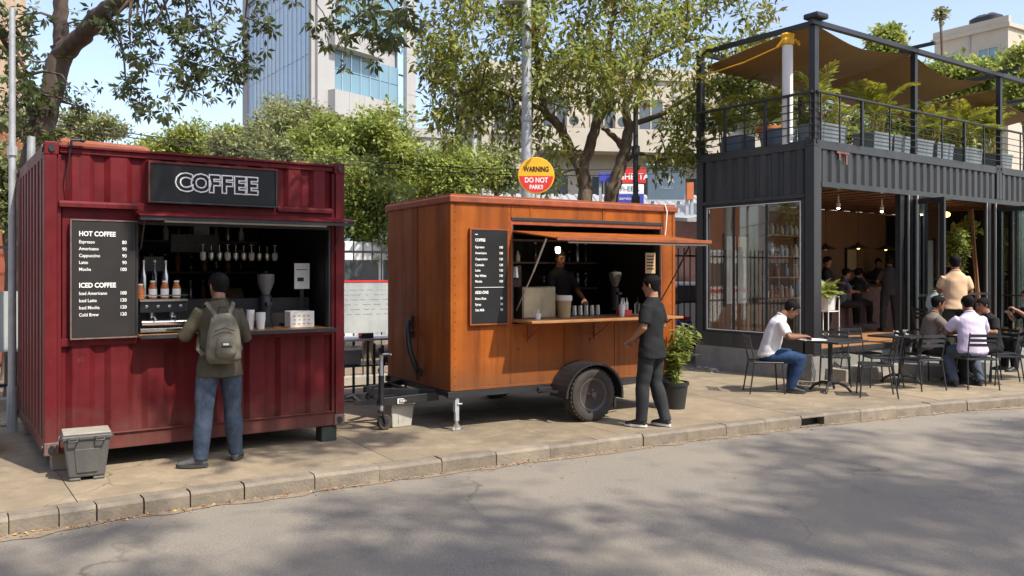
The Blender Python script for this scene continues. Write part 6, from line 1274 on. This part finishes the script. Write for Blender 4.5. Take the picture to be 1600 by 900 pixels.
# --- background trees
def bgtree(name, label, px, py, Y, rx, rz_, n, lsize, m, seed, k=16, asp=.28, group=None, ry=None, trunk=True, bm_=bark2):
    n = int(n*1.35); k = int(k*1.7)
    c = at(px, py, Y); t = Tree(name, label, (c.x, Y, 0), seed, bm_, group=group); ry = ry or rx*.8; base = max(.3, c.z-rz_*.7)
    t.limb([(c.x, Y, -.1), (c.x+.1, Y, base*.5), (c.x, Y, base), (c.x-.1, Y, c.z)], [.05+.05*rx, .045+.045*rx, .04+.04*rx, .03])
    r2 = t.r; q = 0; nt_ = 95; ph = [r2.random()*6 for _ in range(4)]
    while q < nt_:
        v = Vector((r2.uniform(-1, 1), r2.uniform(-1, 1), r2.uniform(-1, 1))); l = v.length
        if l > 1 or l < .2: continue
        th = math.atan2(v.y, v.x); hull = .82+.16*math.sin(2*th+ph[0])+.12*math.sin(3*th+ph[1]+2*v.z)+.10*math.sin(5*v.z+ph[2]+th)
        if r2.random() > l**1.2+.1: continue
        v = v*hull; t.target((c.x+v.x*rx, Y+v.y*ry, c.z+v.z*rz_), droop=.05, rmax=.05, wig=.12); q += 1
    t.finish(); t.clumps('crown', m, n/nt_*.8, .105*rx, lsize*.8, asp, droop=.12, along=.45, seed=seed, flat=.7); return t
G = 'background trees beyond the fence'
bgtree('background_tree', 'dusty green tree in front of the left face of the glass tower', 455, 212, 27, 1.9, 1.35, 15000, .17, leafD, 1, 18, group=G)
bgtree('background_tree', 'yellow-green tree with dark branches in front of the right face of the glass tower', 565, 232, 25, 1.9, 1.35, 13000, .16, leafY if False else leafC, 2, 15, group=G)
bgtree('background_tree', 'brownish green tree low between the kiosk roof and the tower', 400, 245, 24, 1.4, 1.0, 8000, .15, leafD, 3, 12, group=G)
bgtree('background_tree', 'bright leafy bush filling the gap between kiosk and trailer', 572, 325, 17.5, 1.0, 1.2, 9000, .12, leafC, 4, 14, group=G)
bgtree('background_tree', 'bright green bush just right of the kiosk top corner', 520, 280, 19, 1.0, .65, 6000, .13, leafC, 14, 12, group=G)
bgtree('background_tree', 'rounded light green tree above the left end of the trailer', 690, 270, 26, 2.0, 1.1, 13000, .15, leafC, 5, 16, group=G)
bgtree('background_tree', 'small dusty tree left of the grey lamp pole', 775, 262, 27, 1.1, .8, 7000, .15, leafD, 6, 12, group=G)
bgtree('background_tree', 'rounded tree between the kiosk roof and sky, left of the tower', 290, 232, 50, 3.2, 1.3, 11000, .28, leafC, 7, 18, group=G)
bgtree('background_tree', 'dark rounded tree touching the left edge of the tower', 362, 232, 46, 1.5, 1.3, 9000, .26, leafC, 8, 14, group=G)
bgtree('background_tree', 'pale distant tree just right of the forked trunk', 140, 200, 60, 2.8, 1.2, 6000, .32, leafD, 9, 12, group=G)
bgtree('background_tree', 'tree rising above the shade sail near the middle frame post', 1385, 70, 32, .95, .95, 6000, .22, leafC, 10, 10, group=G)
bgtree('background_tree', 'wide leafy tree behind the right of the roof terrace', 1530, 128, 27, 1.7, .8, 11000, .22, leafC, 11, 16, group=G)
bgtree('background_tree', 'leafy tree behind the right frame post at the edge of the roof', 1600, 130, 24, 1.0, 1.1, 8000, .18, leafC, 12, 12, group=G)
bgtree('background_tree', 'thin tuft of leaves above the parapet of the right building', 1470, 22, 36, .32, .35, 160, .25, leafD, 13, 6, group=G)
bgtree('background_tree', 'dusty green tree seen beneath the shade sail on the roof', 1210, 170, 27, 1.4, 1.2, 8000, .17, leafD, 15, 12, group=G)
bgtree('background_tree', 'green tree behind the terrace palms beneath the shade sails', 1420, 190, 28, 2.8, 1.1, 12000, .18, leafC, 16, 18, group=G)
bgtree('background_tree', 'dark bush behind the fence at the far left', 8, 290, 14, .8, .9, 6000, .12, leafD, 17, 12, group=G)
bgtree('background_tree', 'green hedge tree behind the left end of the fence', -30, 230, 18, 1.8, 1.2, 8000, .16, leafD, 18, 12, group=G)
# trees across the road, out of the picture, whose crowns shade the asphalt
for i, (x, y, z, rx, n) in enumerate([(10.0, -1.0, 15, 2.1, 2600), (12.3, -1.6, 15, 2.0, 2200), (12.9, .9, 15, 1.7, 1400), (8.0, -1.6, 14.5, 1.3, 1200), (4.9, -1.6, 14, .9, 900), (15.5, 3.5, 14.5, 1.3, 1300)]):
    t = Tree('unseen_roadside_tree', ['tall tree across the road shading the middle of the asphalt', 'tall tree across the road shading the asphalt on the right', 'tall tree across the road shading the near asphalt', 'slender tree across the road shading the near left asphalt', 'small tree shading the kerb by the trailer', 'small tree shading the cafe terrace'][i], (x+2, y-3.5, -.13), 50+i, bark)
    t.limb([(x+2, y-3.5, -.2), (x+1.6, y-3, z*.4), (x+.5, y-1, z*.8), (x, y, z)], [.25, .2, .12, .05]); r3 = t.r
    cen = [Vector((x+r3.uniform(-1, 1)*rx, y+r3.uniform(-1, 1)*rx*.8, z+r3.uniform(-.6, .6))) for _ in range(11)]
    for c in cen: t.target(c, 0, .08)
    rg = t.rg; ii = rg.integers(0, 11, n); P = np.array([tuple(c-t.o) for c in cen])[ii]+rg.standard_normal((n, 3))*rx*.2*[1, 1, .6]; D = rg.standard_normal((n, 3)); t.finish()
    fast_leaves('crown', P, D, np.array([0, 0, 1.])+rg.standard_normal((n, 3))*.5, .17, .26, leafA, t.t, seed=i)
# ================================================================== poles, signs, fence
L = thing('street_lamp', 'thick grey galvanised lamp pole rising behind the orange trailer', 'street lamp', (.26, 15.3, 0))
mb = MB(); mb.lathe([(.13, 0), (.115, .4), (.095, 3.4), (.082, 6.6), (.08, 6.9)], n=20); mb.build('pole_shaft', galv, L, smooth=True)
mb = MB(); mb.lathe([(.10, 4.42), (.105, 4.45), (.105, 4.5), (.09, 4.52)], n=20); mb.build('pole_collar', galv, L)
mb = MB(); mb.tube([(0, 0, 6.55), (-.3, -.02, 6.62)], .05, 10); mb.build('lamp_arm', galv, L, smooth=True)
mb = MB(); mb.box(-.42, -.14, 6.53, -.02, .14, 6.64); mb.build('lamp_head', galv, L, bevel=.03)
S = thing('warning_sign', 'round yellow and red WARNING DO NOT PARK sign above the trailer roof', 'sign', (.42, 14.85, 3.41), R(4))
def halfdisc(r, a0, a1, y0, y1, n=26): return [(r*math.cos(a0+(a1-a0)*i/n), r*math.sin(a0+(a1-a0)*i/n)) for i in range(n+1)]
mb = MB(); mb.lathe([(.01, 0), (.31, 0), (.318, .006), (.318, .02), (.01, .02)], n=48, axis='y'); mb.build('sign_back', yellowp, S)
a = math.asin(.01/.30); mb = MB(); mb.prism(halfdisc(.295, math.pi-a*-1, 2*math.pi-a*1+0*a, 0, 0), -.004, -.0005, 'y'); mb.build('red_half', redp, S)
text('lettering', 'WARNING', .125, S, (0, -.004, .105), signb, align='CENTER', bold=.003, sx=.72)
text('lettering', 'DO NOT', .125, S, (0, -.007, -.085), white, align='CENTER', bold=.003, sx=.8); text('lettering', 'PARK!!', .10, S, (0, -.007, -.205), white, align='CENTER', bold=.003, sx=.8)
mb = MB(); mb.tube([(-.0, .03, -3.4), (-.0, .03, .2)], .025, 8); mb.build('sign_post', galv, S)
def pole(label, p, r, h, m, name='utility_pole'):
    t = thing(name, label, 'pole', p); mb = MB(); mb.lathe([(r*1.2, 0), (r, h*.5), (r*.85, h)], n=14); mb.build('pole_shaft', m, t, smooth=True); return t
t = pole('thin black pole right of the forked tree behind the trailer', (2.35, 16.3, 0), .055, 4.9, black); 
for z in (3.0, 3.95): mb = MB(); mb.lathe([(.085, z), (.08, z+.18)], n=12); mb.build('pole_band', black, t)
pole('slim grey pole standing among the trees left of the lamp pole', (-1.15, 26, 0), .10, 6.3, galv)
t = pole('pale grey pole at the left edge in front of the fence', (-5.42, 9.3, 0), .036, 4.6, galv); 
for z, h_ in ((3.0, .1), (0, .5)): mb = MB(); mb.lathe([(.052, z), (.052, z+h_)], n=12); mb.build('pole_band', galv, t)
pole('second grey-green pole close behind the white one at the left edge', (-5.55, 9.9, 0), .05, 3.3, galv)
FA = R(30.4); Fn = thing('iron_fence', 'black iron bar fence running behind the kiosk and the trailer', 'fence', (-2.28, 13.3, 0), FA)
mb = MB(); mb.box(-.009, -.009, .12, .009, .009, 2.2); b0 = mb.build('fence_bar', black, Fn); b0.location = (-9, 0, 0)
for i in range(1, 118):
    inst(b0, (-9+i*.152, 0, 0), parent=Fn, name='fence_bar')
for z in (.3, 1.16, 2.05): mb = MB(); mb.box(-9.1, -.018, z-.018, 8.9, .018, z+.018); mb.build('fence_rail', black, Fn)
for i in range(8): mb = MB(); mb.box(-9.1+i*2.5, -.035, 0, -9.03+i*2.5, .035, 2.26); mb.build('fence_post', black, Fn)
mb = MB(); mb.box(-9.2, -.1, -.1, 8.8, .1, .14); mb.build('fence_footing', conc, Fn, bevel=.01)
t = thing('banner', 'white printed banner with red top edge hung on the fence between kiosk and trailer', 'banner', Fn.matrix_basis @ Vector((-.9, -.05, .80)), FA)
mb = MB(); mb.box(0, 0, 0, 2.1, .01, .78); mb.build('banner_sheet', bannerm, t); mb = MB(); mb.box(0, -.008, .781, 2.1, .018, .81); mb.build('red_edge', redp, t)
mb = MB()
for j in range(6):
    x = .1
    while x < 1.9:
        w = rnd.uniform(.03, .16); mb.box(x, -.003, .66-j*.075, x+w, -.0005, .672-j*.075); x += w+rnd.uniform(.03, .1)
mb.build('printing', galv, t)
t = thing('display_board', 'white scribbled panel standing on the fence at the far left', 'panel', (-7.3, 10.0, .75), R(30)); mb = MB(); mb.box(0, 0, 0, 1.6, .03, .75); mb.build('panel_sheet', bannerm, t)
# folding table and clutter seen in the gap
t = thing('work_table', 'grey topped metal table in the gap between kiosk and trailer', 'table', (-2.15, 11.9, 0), R(31))
mb = MB(); mb.box(-.7, -.3, .80, .9, .3, .83); mb.build('tabletop', galv, t, bevel=.004)
for x in (-.65, .05, .85):
    for y in (-.27, .27): mb = MB(); mb.box(x-.015, y-.015, 0, x+.015, y+.015, .8); mb.build('leg', black, t)
mb = MB(); mb.box(-.68, -.28, .45, .88, .28, .47); mb.box(-.68, -.285, .18, .88, -.26, .205); mb.build('lower_shelf', black, t)
t = thing('storage_crate', 'pale blue and white crate on the lower shelf of the gap table', 'crate', (-2.35, 11.72, .475), R(31)); mb = MB(); mb.box(-.25, -.15, 0, .25, .15, .22); mb.build('crate_body', bluepl, t, bevel=.01); mb = MB(); mb.box(-.26, -.16, .2, .26, .16, .235); mb.build('crate_rim', white, t)
t = thing('tool_case', 'small black case on the gap table', 'case', (-2.0, 11.75, .832), R(31)); mb = MB(); mb.box(-.09, -.06, 0, .09, .06, .07); mb.build('case_body', black, t, bevel=.008); mb = MB(); mb.tube([(-.09, -.06, .04), (-.12, -.06, .04)], .02, 6); mb.build('red_cap', redp, t)
t = thing('barrel_stand', 'dark metal frame with hoses beside the trailer front', 'frame', (-1.75, 11.6, 0), R(31))
for x in (0, .25): mb = MB(); mb.tube([(x, 0, 0), (x, 0, .75)], .02, 8); mb.tube([(x, .3, 0), (x, .3, .75)], .02, 8); mb.build('frame_leg', black, t)
mb = MB(); mb.tube([(0, .1, .7), (.1, 0, .5), (.2, .1, .3), (.1, .2, .15), (0, .1, .4), (.15, .1, .65)], .03, 8); mb.build('hose', black, t, smooth=True)
# minibus behind the fence, and a car
def bus(label, loc, rz, Lb=6.2, Wb=2.0, Hb=2.35):
    t = thing('parked_minibus', label, 'minibus', loc, rz); mb = MB()
    prof = [(0, .35), (Lb, .35), (Lb, .9), (Lb-.15, 1.25), (Lb-.55, Hb-.25), (Lb-.9, Hb), (.1, Hb), (0, Hb-.15)]
    mb.prism(prof, 0, Wb, 'y'); mb.build('body', vanw, t, bevel=.05)
    for i in range(5): mb = MB(); mb.box(.2+i*1.02, -.01, 1.35, 1.12+i*1.02, -.001, 1.98); mb.build('side_window', wind, t, bevel=.003)
    mb = MB(); mb.box(.02, -.012, 1.17, Lb-.1, -.001, 1.26); mb.build('red_stripe', redp, t)
    for x in (1.1, Lb-1.1): mb = MB(); mb.lathe([(.05, -.03), (.32, -.03), (.34, 0), (.34, .2), (.05, .2)], (0, 0, 0), 24, axis='y'); w = mb.build('wheel', rubber, t, smooth=True); w.location = (x, 0, .34); mb = MB(); mb.lathe([(.02, -.05), (.18, -.05), (.2, -.035)], n=16, axis='y'); mb.build('hub_cap', galv, w)
    return t
bus('white minibus with red stripe parked beyond the fence between kiosk and trailer', (-6.3, 15.2, 0), R(30.4))
cr_ = thing('parked_car', 'white parked car beyond the fence right of the trailer', 'car', (2.9, 18.7, 0), R(30)); mb = MB(); mb.prism([(0, .3), (4, .3), (4.05, .7), (3.9, .95), (3.0, 1.05), (2.4, 1.5), (.9, 1.52), (.2, 1.05), (0, .95)], 0, 1.6, 'y'); mb.build('body', vanw, cr_, bevel=.06)
mb = MB(); mb.prism([(2.25, 1.42), (2.8, 1.05), (.45, 1.05), (.95, 1.44)], -.008, 1.608, 'y'); mb.build('side_window', wind, cr_)
for x in (.8, 3.2): mb = MB(); mb.lathe([(.05, -.03), (.28, -.03), (.3, 0), (.3, .2), (.05, .2)], (0, 0, 0), 24, axis='y'); w = mb.build('wheel', rubber, cr_, smooth=True); w.location = (x, 0, .3)
t = thing('scooter', 'blue and red parked scooter beyond the fence right of the trailer', 'scooter', (3.3, 17.6, 0), R(100))
for x in (-.55, .55): mb = MB(); mb.lathe([(.12, -.04), (.22, -.05), (.24, 0), (.22, .05), (.12, .04)], n=20, axis='y'); w = mb.build('wheel', rubber, t, smooth=True); w.location = (x, 0, .24)
mb = MB(); mb.prism([(-.75, .45), (-.3, .3), (.25, .3), (.45, .55), (.5, .95), (.38, .98), (.25, .45), (-.1, .42), (-.2, .75), (-.7, .78)], -.14, .14, 'y'); mb.build('body', bluep, t, bevel=.03)
mb = MB(); mb.box(-.7, -.13, .781, -.1, .13, .86); mb.build('seat', redp, t, bevel=.03); mb = MB(); mb.tube([(.42, 0, .9), (.38, 0, 1.05)], .02, 8); mb.tube([(.36, -.3, 1.08), (.38, 0, 1.05), (.36, .3, 1.08)], .014, 8); mb.build('handlebar', black, t); 
# billboards
def billboard(label, px0, px1, y0, y1, Y, m, extra=None):
    a, b = at(px0, y1, Y), at(px1, y0, Y); w = b.x-a.x; h = b.z-a.z; t = thing('billboard', label, 'billboard', (a.x, Y, a.z), 0); mb = MB(); mb.box(0, 0, 0, w, .08, h); mb.build('panel', m, t, bevel=.01)
    for x in (.15*w, .85*w): mb = MB(); mb.box(x-.04, .081, -a.z, x+.04, .16, h*.9); mb.build('support_post', galv, t)
    if extra: extra(t, w, h)
    return t
def ex_slate(t, w, h):
    text('lettering', 'L  A', .28, t, (w*.48, -.005, h*.58), galv, align='CENTER', bold=.004); text('lettering', 'STUDIO', .10, t, (w*.5, -.005, h*.34), galv, align='CENTER')
    mb = MB(); mb.box(-.04, -.02, -.04, w+.04, -.001, 0); mb.box(-.04, -.02, h, w+.04, -.001, h+.04); mb.build('panel_frame', galv, t)
billboard('slate grey billboard right of the black pole', 1012, 1070, 258, 312, 24, slate, ex_slate)
billboard('red shop sign left of the black pole', 958, 1009, 262, 286, 25, redp, lambda t, w, h: text('lettering', 'SHELTA', .24, t, (w*.66, -.005, h*.4), white, align='CENTER', bold=.004))
billboard('white and blue shop sign below the red one', 962, 1006, 288, 303, 25, white, lambda t, w, h: text('lettering', 'Fi-EE.R', .20, t, (w*.5, -.005, h*.5), slate, align='CENTER', bold=.002))
billboard('narrow blue shop sign at the trailer roof edge', 962, 1006, 303.4, 330, 25, bluep, lambda t, w, h: text('lettering', 'services', .14, t, (w*.4, -.005, h*.75), white, align='CENTER'))
billboard('purple-blue sign between the two tree trunks', 936, 954, 270, 284, 25.2, bluep)
billboard('orange poster beside the cafe container', 1073, 1084, 285, 312, 23, terr)
sh_ = thing('market_shed', 'long low shed with corrugated white roof behind the trailer', 'shed', (-2.6, 26, 0), R(6))
mb = MB(); mb.box(.2, .5, 0, 11.5, 4, 3.3); mb.build('wall', bldc, sh_); mb = MB(); corr(mb, 0, 12, 0, 3.6, 0, .04, .3, .02); o = mb.build('roof', galv, sh_); o.rotation_euler = (R(-72), 0, 0); o.location = (0, .0, 3.35)
sh2 = thing('awning_shed', 'pinkish shopfront shed seen between trailer and cafe', 'shed', (4.0, 21, 0), R(20)); mb = MB(); mb.box(0, 0, 0, 6, 3, 3.0); mb.build('wall', mat('pink_plaster', (.42, .24, .22), .8), sh2); mb = MB(); mb.hexa([(-.4, -1.2, 2.9), (6.4, -1.2, 2.9), (6.4, 3.2, 3.3), (-.4, 3.2, 3.3)], [(-.4, -1.2, 2.98), (6.4, -1.2, 2.98), (6.4, 3.2, 3.4), (-.4, 3.2, 3.4)]); mb.build('roof', galv, sh2)
t = thing('red_shed', 'brick red sheet metal shed roof peeping over the left of the maroon kiosk', 'shed', (-8.0, 16.5, 0), R(20)); mb = MB(); mb.prism([(-2.6, 0), (1.05, 0), (1.05, 3.95), (.9, 4.2), (-2.6, 4.42)], 0, 2, 'y'); mb.build('wall', redoxide, t, bevel=.06)
# overhead wires
for j, (za, zb) in enumerate(((3.62, 3.78), (3.70, 3.95), (2.5, 2.7))):
    a, b = Vector((-9.5, 14+j*.2, za+.9)), Vector((8, 22, zb+.9)); mb = MB(); mb.tube([a.lerp(b, u/14)+Vector((0, 0, -.8*4*(u/14)*(1-u/14))) for u in range(15)], .012, 4); o = mb.build('overhead_wire', black, None); tag(o, ['lowest overhead wire crossing behind the trailer', 'upper overhead wire crossing behind the trailer', 'sagging overhead wire behind the fence'][j], 'wire')
# ================================================================== buildings
def building(name, label, loc, rz, w, d, h, floors, bays, wall, wm=None, balc=False, z0=0, side_bays=3, parapet=.5, sign=0, ac=0):
    b = thing(name, label, 'building', loc, rz); mb = MB(); mb.box(0, 0, 0, w, d, h); mb.build('wall', wall, b)
    mb = MB(); mb.box(-.12, -.12, h, w+.12, d+.12, h+.18); mb.box(-.05, -.05, h+.18, w+.05, .15, h+parapet); mb.box(-.05, .15, h+.18, .15, d, h+parapet); mb.build('parapet', wall, b)
    fh = h/floors; frm = []; wmsh = {}
    def win(x, z, ww, wh, side):
        key = (round(ww, 3), round(wh, 3), side)
        if key not in wmsh:
            m1 = MB(); m1.box(-ww/2-.07, -.05, -.07, ww/2+.07, .0, -.0); m1.box(-ww/2-.07, -.05, wh, ww/2+.07, 0, wh+.07); m1.box(-ww/2-.07, -.05, 0, -ww/2, 0, wh); m1.box(ww/2, -.05, 0, ww/2+.07, 0, wh); m1.box(-.025, -.04, 0, .025, -.013, wh); m1.box(-ww/2-.12, -.16, -.12, ww/2+.12, 0, -.071)
            a = m1.mesh('window'); a.materials.append(wall if wall is not bldt else bldc); m2 = MB(); m2.box(-ww/2, -.012, 0, ww/2, -.001, wh); c = m2.mesh('pane'); c.materials.append(wm or wind); wmsh[key] = (a, c)
        a, c = wmsh[key]; o = bpy.data.objects.new('window', a); p = bpy.data.objects.new('pane', c); COL.objects.link(o); COL.objects.link(p); o.parent = b; p.parent = o
        if side: o.location = (0, x, z); o.rotation_euler = (0, 0, R(-90))
        else: o.location = (x, 0, z)
    for f in range(floors):
        z = f*fh+fh*.3
        for i in range(bays): win((i+.5)*w/bays, z, w/bays*.5, fh*.45, 0)
        for i in range(side_bays): win((i+.5)*d/side_bays, z, d/side_bays*.4, fh*.45, 1)
        if f: mb = MB(); mb.box(-.04, -.04, f*fh-.09, w+.04, -.001, f*fh+.09); mb.build('floor_band', wall, b)
        if balc and f:
            mb = MB(); mb.box(w*.1, -1.1, f*fh+.091, w*.9, -.04, f*fh+.22); mb.box(w*.1, -1.1, f*fh+.22, w*.9, -1.03, f*fh+1.0); mb.build('balcony', wall, b)
    if ac:
        for q in range(ac):
            mb = MB(); x = (rnd.randrange(bays)+.5)*w/bays+w/bays*.38; z = rnd.randrange(floors)*fh+fh*.35; mb.box(x-.4, -.42, z, x+.4, -.06, z+.55); u = mb.build('air_conditioner', bldc, b, bevel=.02); mb = MB(); mb.lathe([(.02, -.43), (.2, -.43), (.2, -.421)], (x-.1, 0, z+.27), 14, axis='y'); mb.build('fan_grille', wind, u)
        for q in range(3): mb = MB(); x = rnd.uniform(.2, .8)*w; mb.lathe([(.5, h+.18), (.55, h+.3), (.5, h+1.3), (.12, h+1.5)], (x, d*.4, 0), 16); mb.build('roof_tank', black, b, smooth=True)
        for q in range(bays-1): mb = MB(); x = (q+1)*w/bays; mb.tube([(x, -.03, 0), (x, -.03, h)], .04, 6); mb.build('drain_pipe', bldg, b) if q % 3 == 0 else None
    return b
building('apartment_block', 'long cream building with windows and balconies behind the feathery tree', (-1.2, 34, 0), R(10), 22, 9, 9.6, 3, 11, bldc, balc=True, ac=12)
building('low_building', 'grey concrete building with flat roof right of the glass tower', (-5.3, 46, 0), R(24), 6.5, 8, 9.0, 3, 3, bldg)
building('stair_tower', 'pale cream building with parapet above the right end of the terrace', (20.1, 40.8, 0), R(-57), 3.4, 6, 12.6, 4, 2, bldc, winb, ac=2)
building('apartment_block', 'lower cream building wing at the far right behind the trees', (19.0, 43.5, 0), R(-12), 12, 6, 10.9, 4, 6, bldc, winb, ac=5)
building('apartment_block', 'cream building glimpsed beneath the left shade sail', (9.6, 34, 0), R(8), 6, 6, 9.8, 3, 3, bldc, winb)
building('brick_tower', 'tan rendered apartment tower at the left edge of the picture', (-40.5, 41, 0), R(3), 11.8, 10, 22, 7, 5, bldt)
building('white_house', 'white building far behind the shed, left of the lamp pole', (-3.4, 40, 0), R(10), 6, 6, 6.6, 2, 4, bldc, winb)
# glass tower: its two visible faces meet at less than a right angle
Tw = thing('glass_tower', 'tall office tower with ribbed glass left face and concrete balconies on the right', 'office tower', (0, 0, 0))
O = Vector((-12.64, 55, 0)); dl = Vector((-.568, .823, 0)); dr = Vector((.557, .83, 0)); Ll, Lr = 14.2, 9.6; HTw = 26
nl = Vector((-.823, -.568, 0)); nr = Vector((.83, -.557, 0))
def tq(name, base, d, n, s0, s1, z0, z1, o0, o1, m, parent=Tw):      # a slab on a face: along d from s0 to s1, out from o0 to o1
    mb = MB(); P = [base+d*s+n*o for s, o in ((s0, o1), (s1, o1), (s1, o0), (s0, o0))]; mb.hexa([p+Vector((0, 0, z0)) for p in P], [p+Vector((0, 0, z1)) for p in P]); return mb.build(name, m, parent)
mb = MB(); mb.prism([tuple(p.xy) for p in (O+nl*-.3+nr*-.3, O+dl*Ll+nl*-.3, O+dl*Ll+dr*Lr, O+dr*Lr+nr*-.3)], 0, HTw); mb.build('core_wall', bldg, Tw)
N_ = 15; a0, a1 = .55, 13.0; st = (a1-a0)/N_
topz = 22.0
for i in range(N_):
    for j, (z0, z1) in enumerate(((3, 7.3), (7.34, 11.6), (11.64, 15.9), (15.94, 20.2), (20.24, topz))):
        tq('facade_pane', O, dl, nl, a0+i*st+.03, a0+(i+1)*st-.03, z0, z1, .0, .05+.02*rnd.random(), wing)
    tq('mullion', O, dl, nl, a0+(i+1)*st-.025, a0+(i+1)*st+.025, 3, topz, .0, .16, alu)
tq('end_frame', O, dl, nl, 13.05, 14.2, 0, HTw, -.0, .25, bldg); tq('top_frame', O, dl, nl, .5, 13.05, topz+.2, HTw, -.0, .26, bldg); tq('top_shadow_gap', O, dl, nl, .5, 13.05, topz, topz+.2, 0, .15, wind)
tq('corner_pier', O, dl, nl, 0, .5, 0, HTw, -.3, .24, bldg); 
pw = [1.55, 2.35, 3.2, 4.1, 5.0, 6.0, 7.0, 7.9]
tq('corner_pier', O, dr, nr, 0, 1.5, 0, HTw, -.3, .25, bldg)
for z0, z1 in ((2.5, 6.0), (7.7, 11.85), (13.6, 16.35), (17.7, 22)):
    zs = (z0+z1)/2 if z1-z0 < 2.6 else z0+(z1-z0)*.55
    for a, b in zip(pw, pw[1:]):
        tq('window_pane', O, dr, nr, a+.03, b-.03, z0, zs-.02, -.1, .02, winb); tq('window_pane', O, dr, nr, a+.03, b-.03, zs+.02, z1, -.1, .025, winb)
        tq('mullion', O, dr, nr, b-.03, b+.03, z0, z1, -.1, .10, alu)
for zb, s1, out, bh in ((6.0, 6.6, .9, 1.65), (11.9, 6.7, .9, 1.65), (16.4, 5.6, .9, 1.25), (22.05, 5, .9, 1.5)):
    tq('balcony_slab', O, dr, nr, .9, s1, zb, zb+bh, .0, out, bldg)
    for a in (2.2, 3.6, 5.0): tq('panel_joint', O, dr, nr, a-.015, a+.015, zb+.02, zb+bh-.02, out, out+.012, conc)
for j in range(8): tq('stair_pane', O, dr, nr, 7.95, 8.55, .5+j*3.1, 3.45+j*3.1, -.1, .015, wing)
tq('end_pier', O, dr, nr, 8.6, 9.6, 0, HTw, -.2, .3, bldg)
for j in range(8): tq('panel_joint', O, dr, nr, 8.6, 9.6, 3+j*2.9, 3.04+j*2.9, .3, .31, conc)
# distant town beyond everything
for i in range(14):
    x = -70+i*14+rnd.uniform(-3, 3); building('distant_block', 'plain distant block on the skyline', (x, 110+rnd.uniform(-8, 8), 0), R(rnd.uniform(-8, 8)), 11, 8, rnd.uniform(7, 12), 3, 4, rnd.choice([bldc, bldg, bldt]), side_bays=0)['group'] = 'distant blocks behind the trees'
# unseen buildings and trees, added around the camera to cut the sky fill
for i, (x, y, w, h, m, rz) in enumerate([(-26, -17, 14, 12, bldt, 178), (-9, -19, 15, 13, bldc, 181), (8, -20, 15, 11, bldg, 184), (26, -17, 14, 13, bldt, 190), (-30, 2, 14, 12, bldg, 100)]):
    building('unseen_building', ['tan unseen building added across the road, far left', 'cream unseen building added across the road behind the camera', 'grey unseen building added across the road behind the camera', 'tan unseen building added across the road, far right', 'grey unseen building added to close the street on the left'][i], (x+w*(1 if rz > 150 else 0), y, 0), R(rz), w, 8, h, 4, 6, m, side_bays=2)
for i, (px_, py_, zc, rx) in enumerate([(-12, 1.5, 5, 3.2), (-17, -4, 5.5, 3.5), (-10, -7, 5.5, 3.2), (-2, -11, 5.5, 3.2)]):
    t = Tree('unseen_roadside_tree', ['unseen leafy tree added beside the road left of the camera', 'unseen leafy tree added farther left of the camera', 'unseen leafy tree added across the road on the left', 'unseen leafy tree added across the road behind the camera'][i], (px_, py_, -.13), 70+i, bark); t.limb([(px_, py_, -.2), (px_, py_, 2.5), (px_, py_, zc)], [.25, .2, .1]); rg = t.rg; n = 9000
    cen = rg.uniform(-1, 1, (14, 3))*[rx*.7, rx*.7, rx*.75]
    for c in cen: t.target((px_+c[0], py_+c[1], zc+c[2]), 0, .08)
    ii = rg.integers(0, 14, n); P = cen[ii]+rg.standard_normal((n, 3))*rx*.22+[0, 0, zc+.13]; t.finish(); fast_leaves('crown', P, rg.standard_normal((n, 3)), np.array([0, 0, 1.])+rg.standard_normal((n, 3))*.5, .24, .3, leafA, t.t, seed=i)
cnt = sum(len(o.data.polygons) for o in COL.objects if o.type == 'MESH'); print('objects', len(COL.objects), 'faces', cnt)
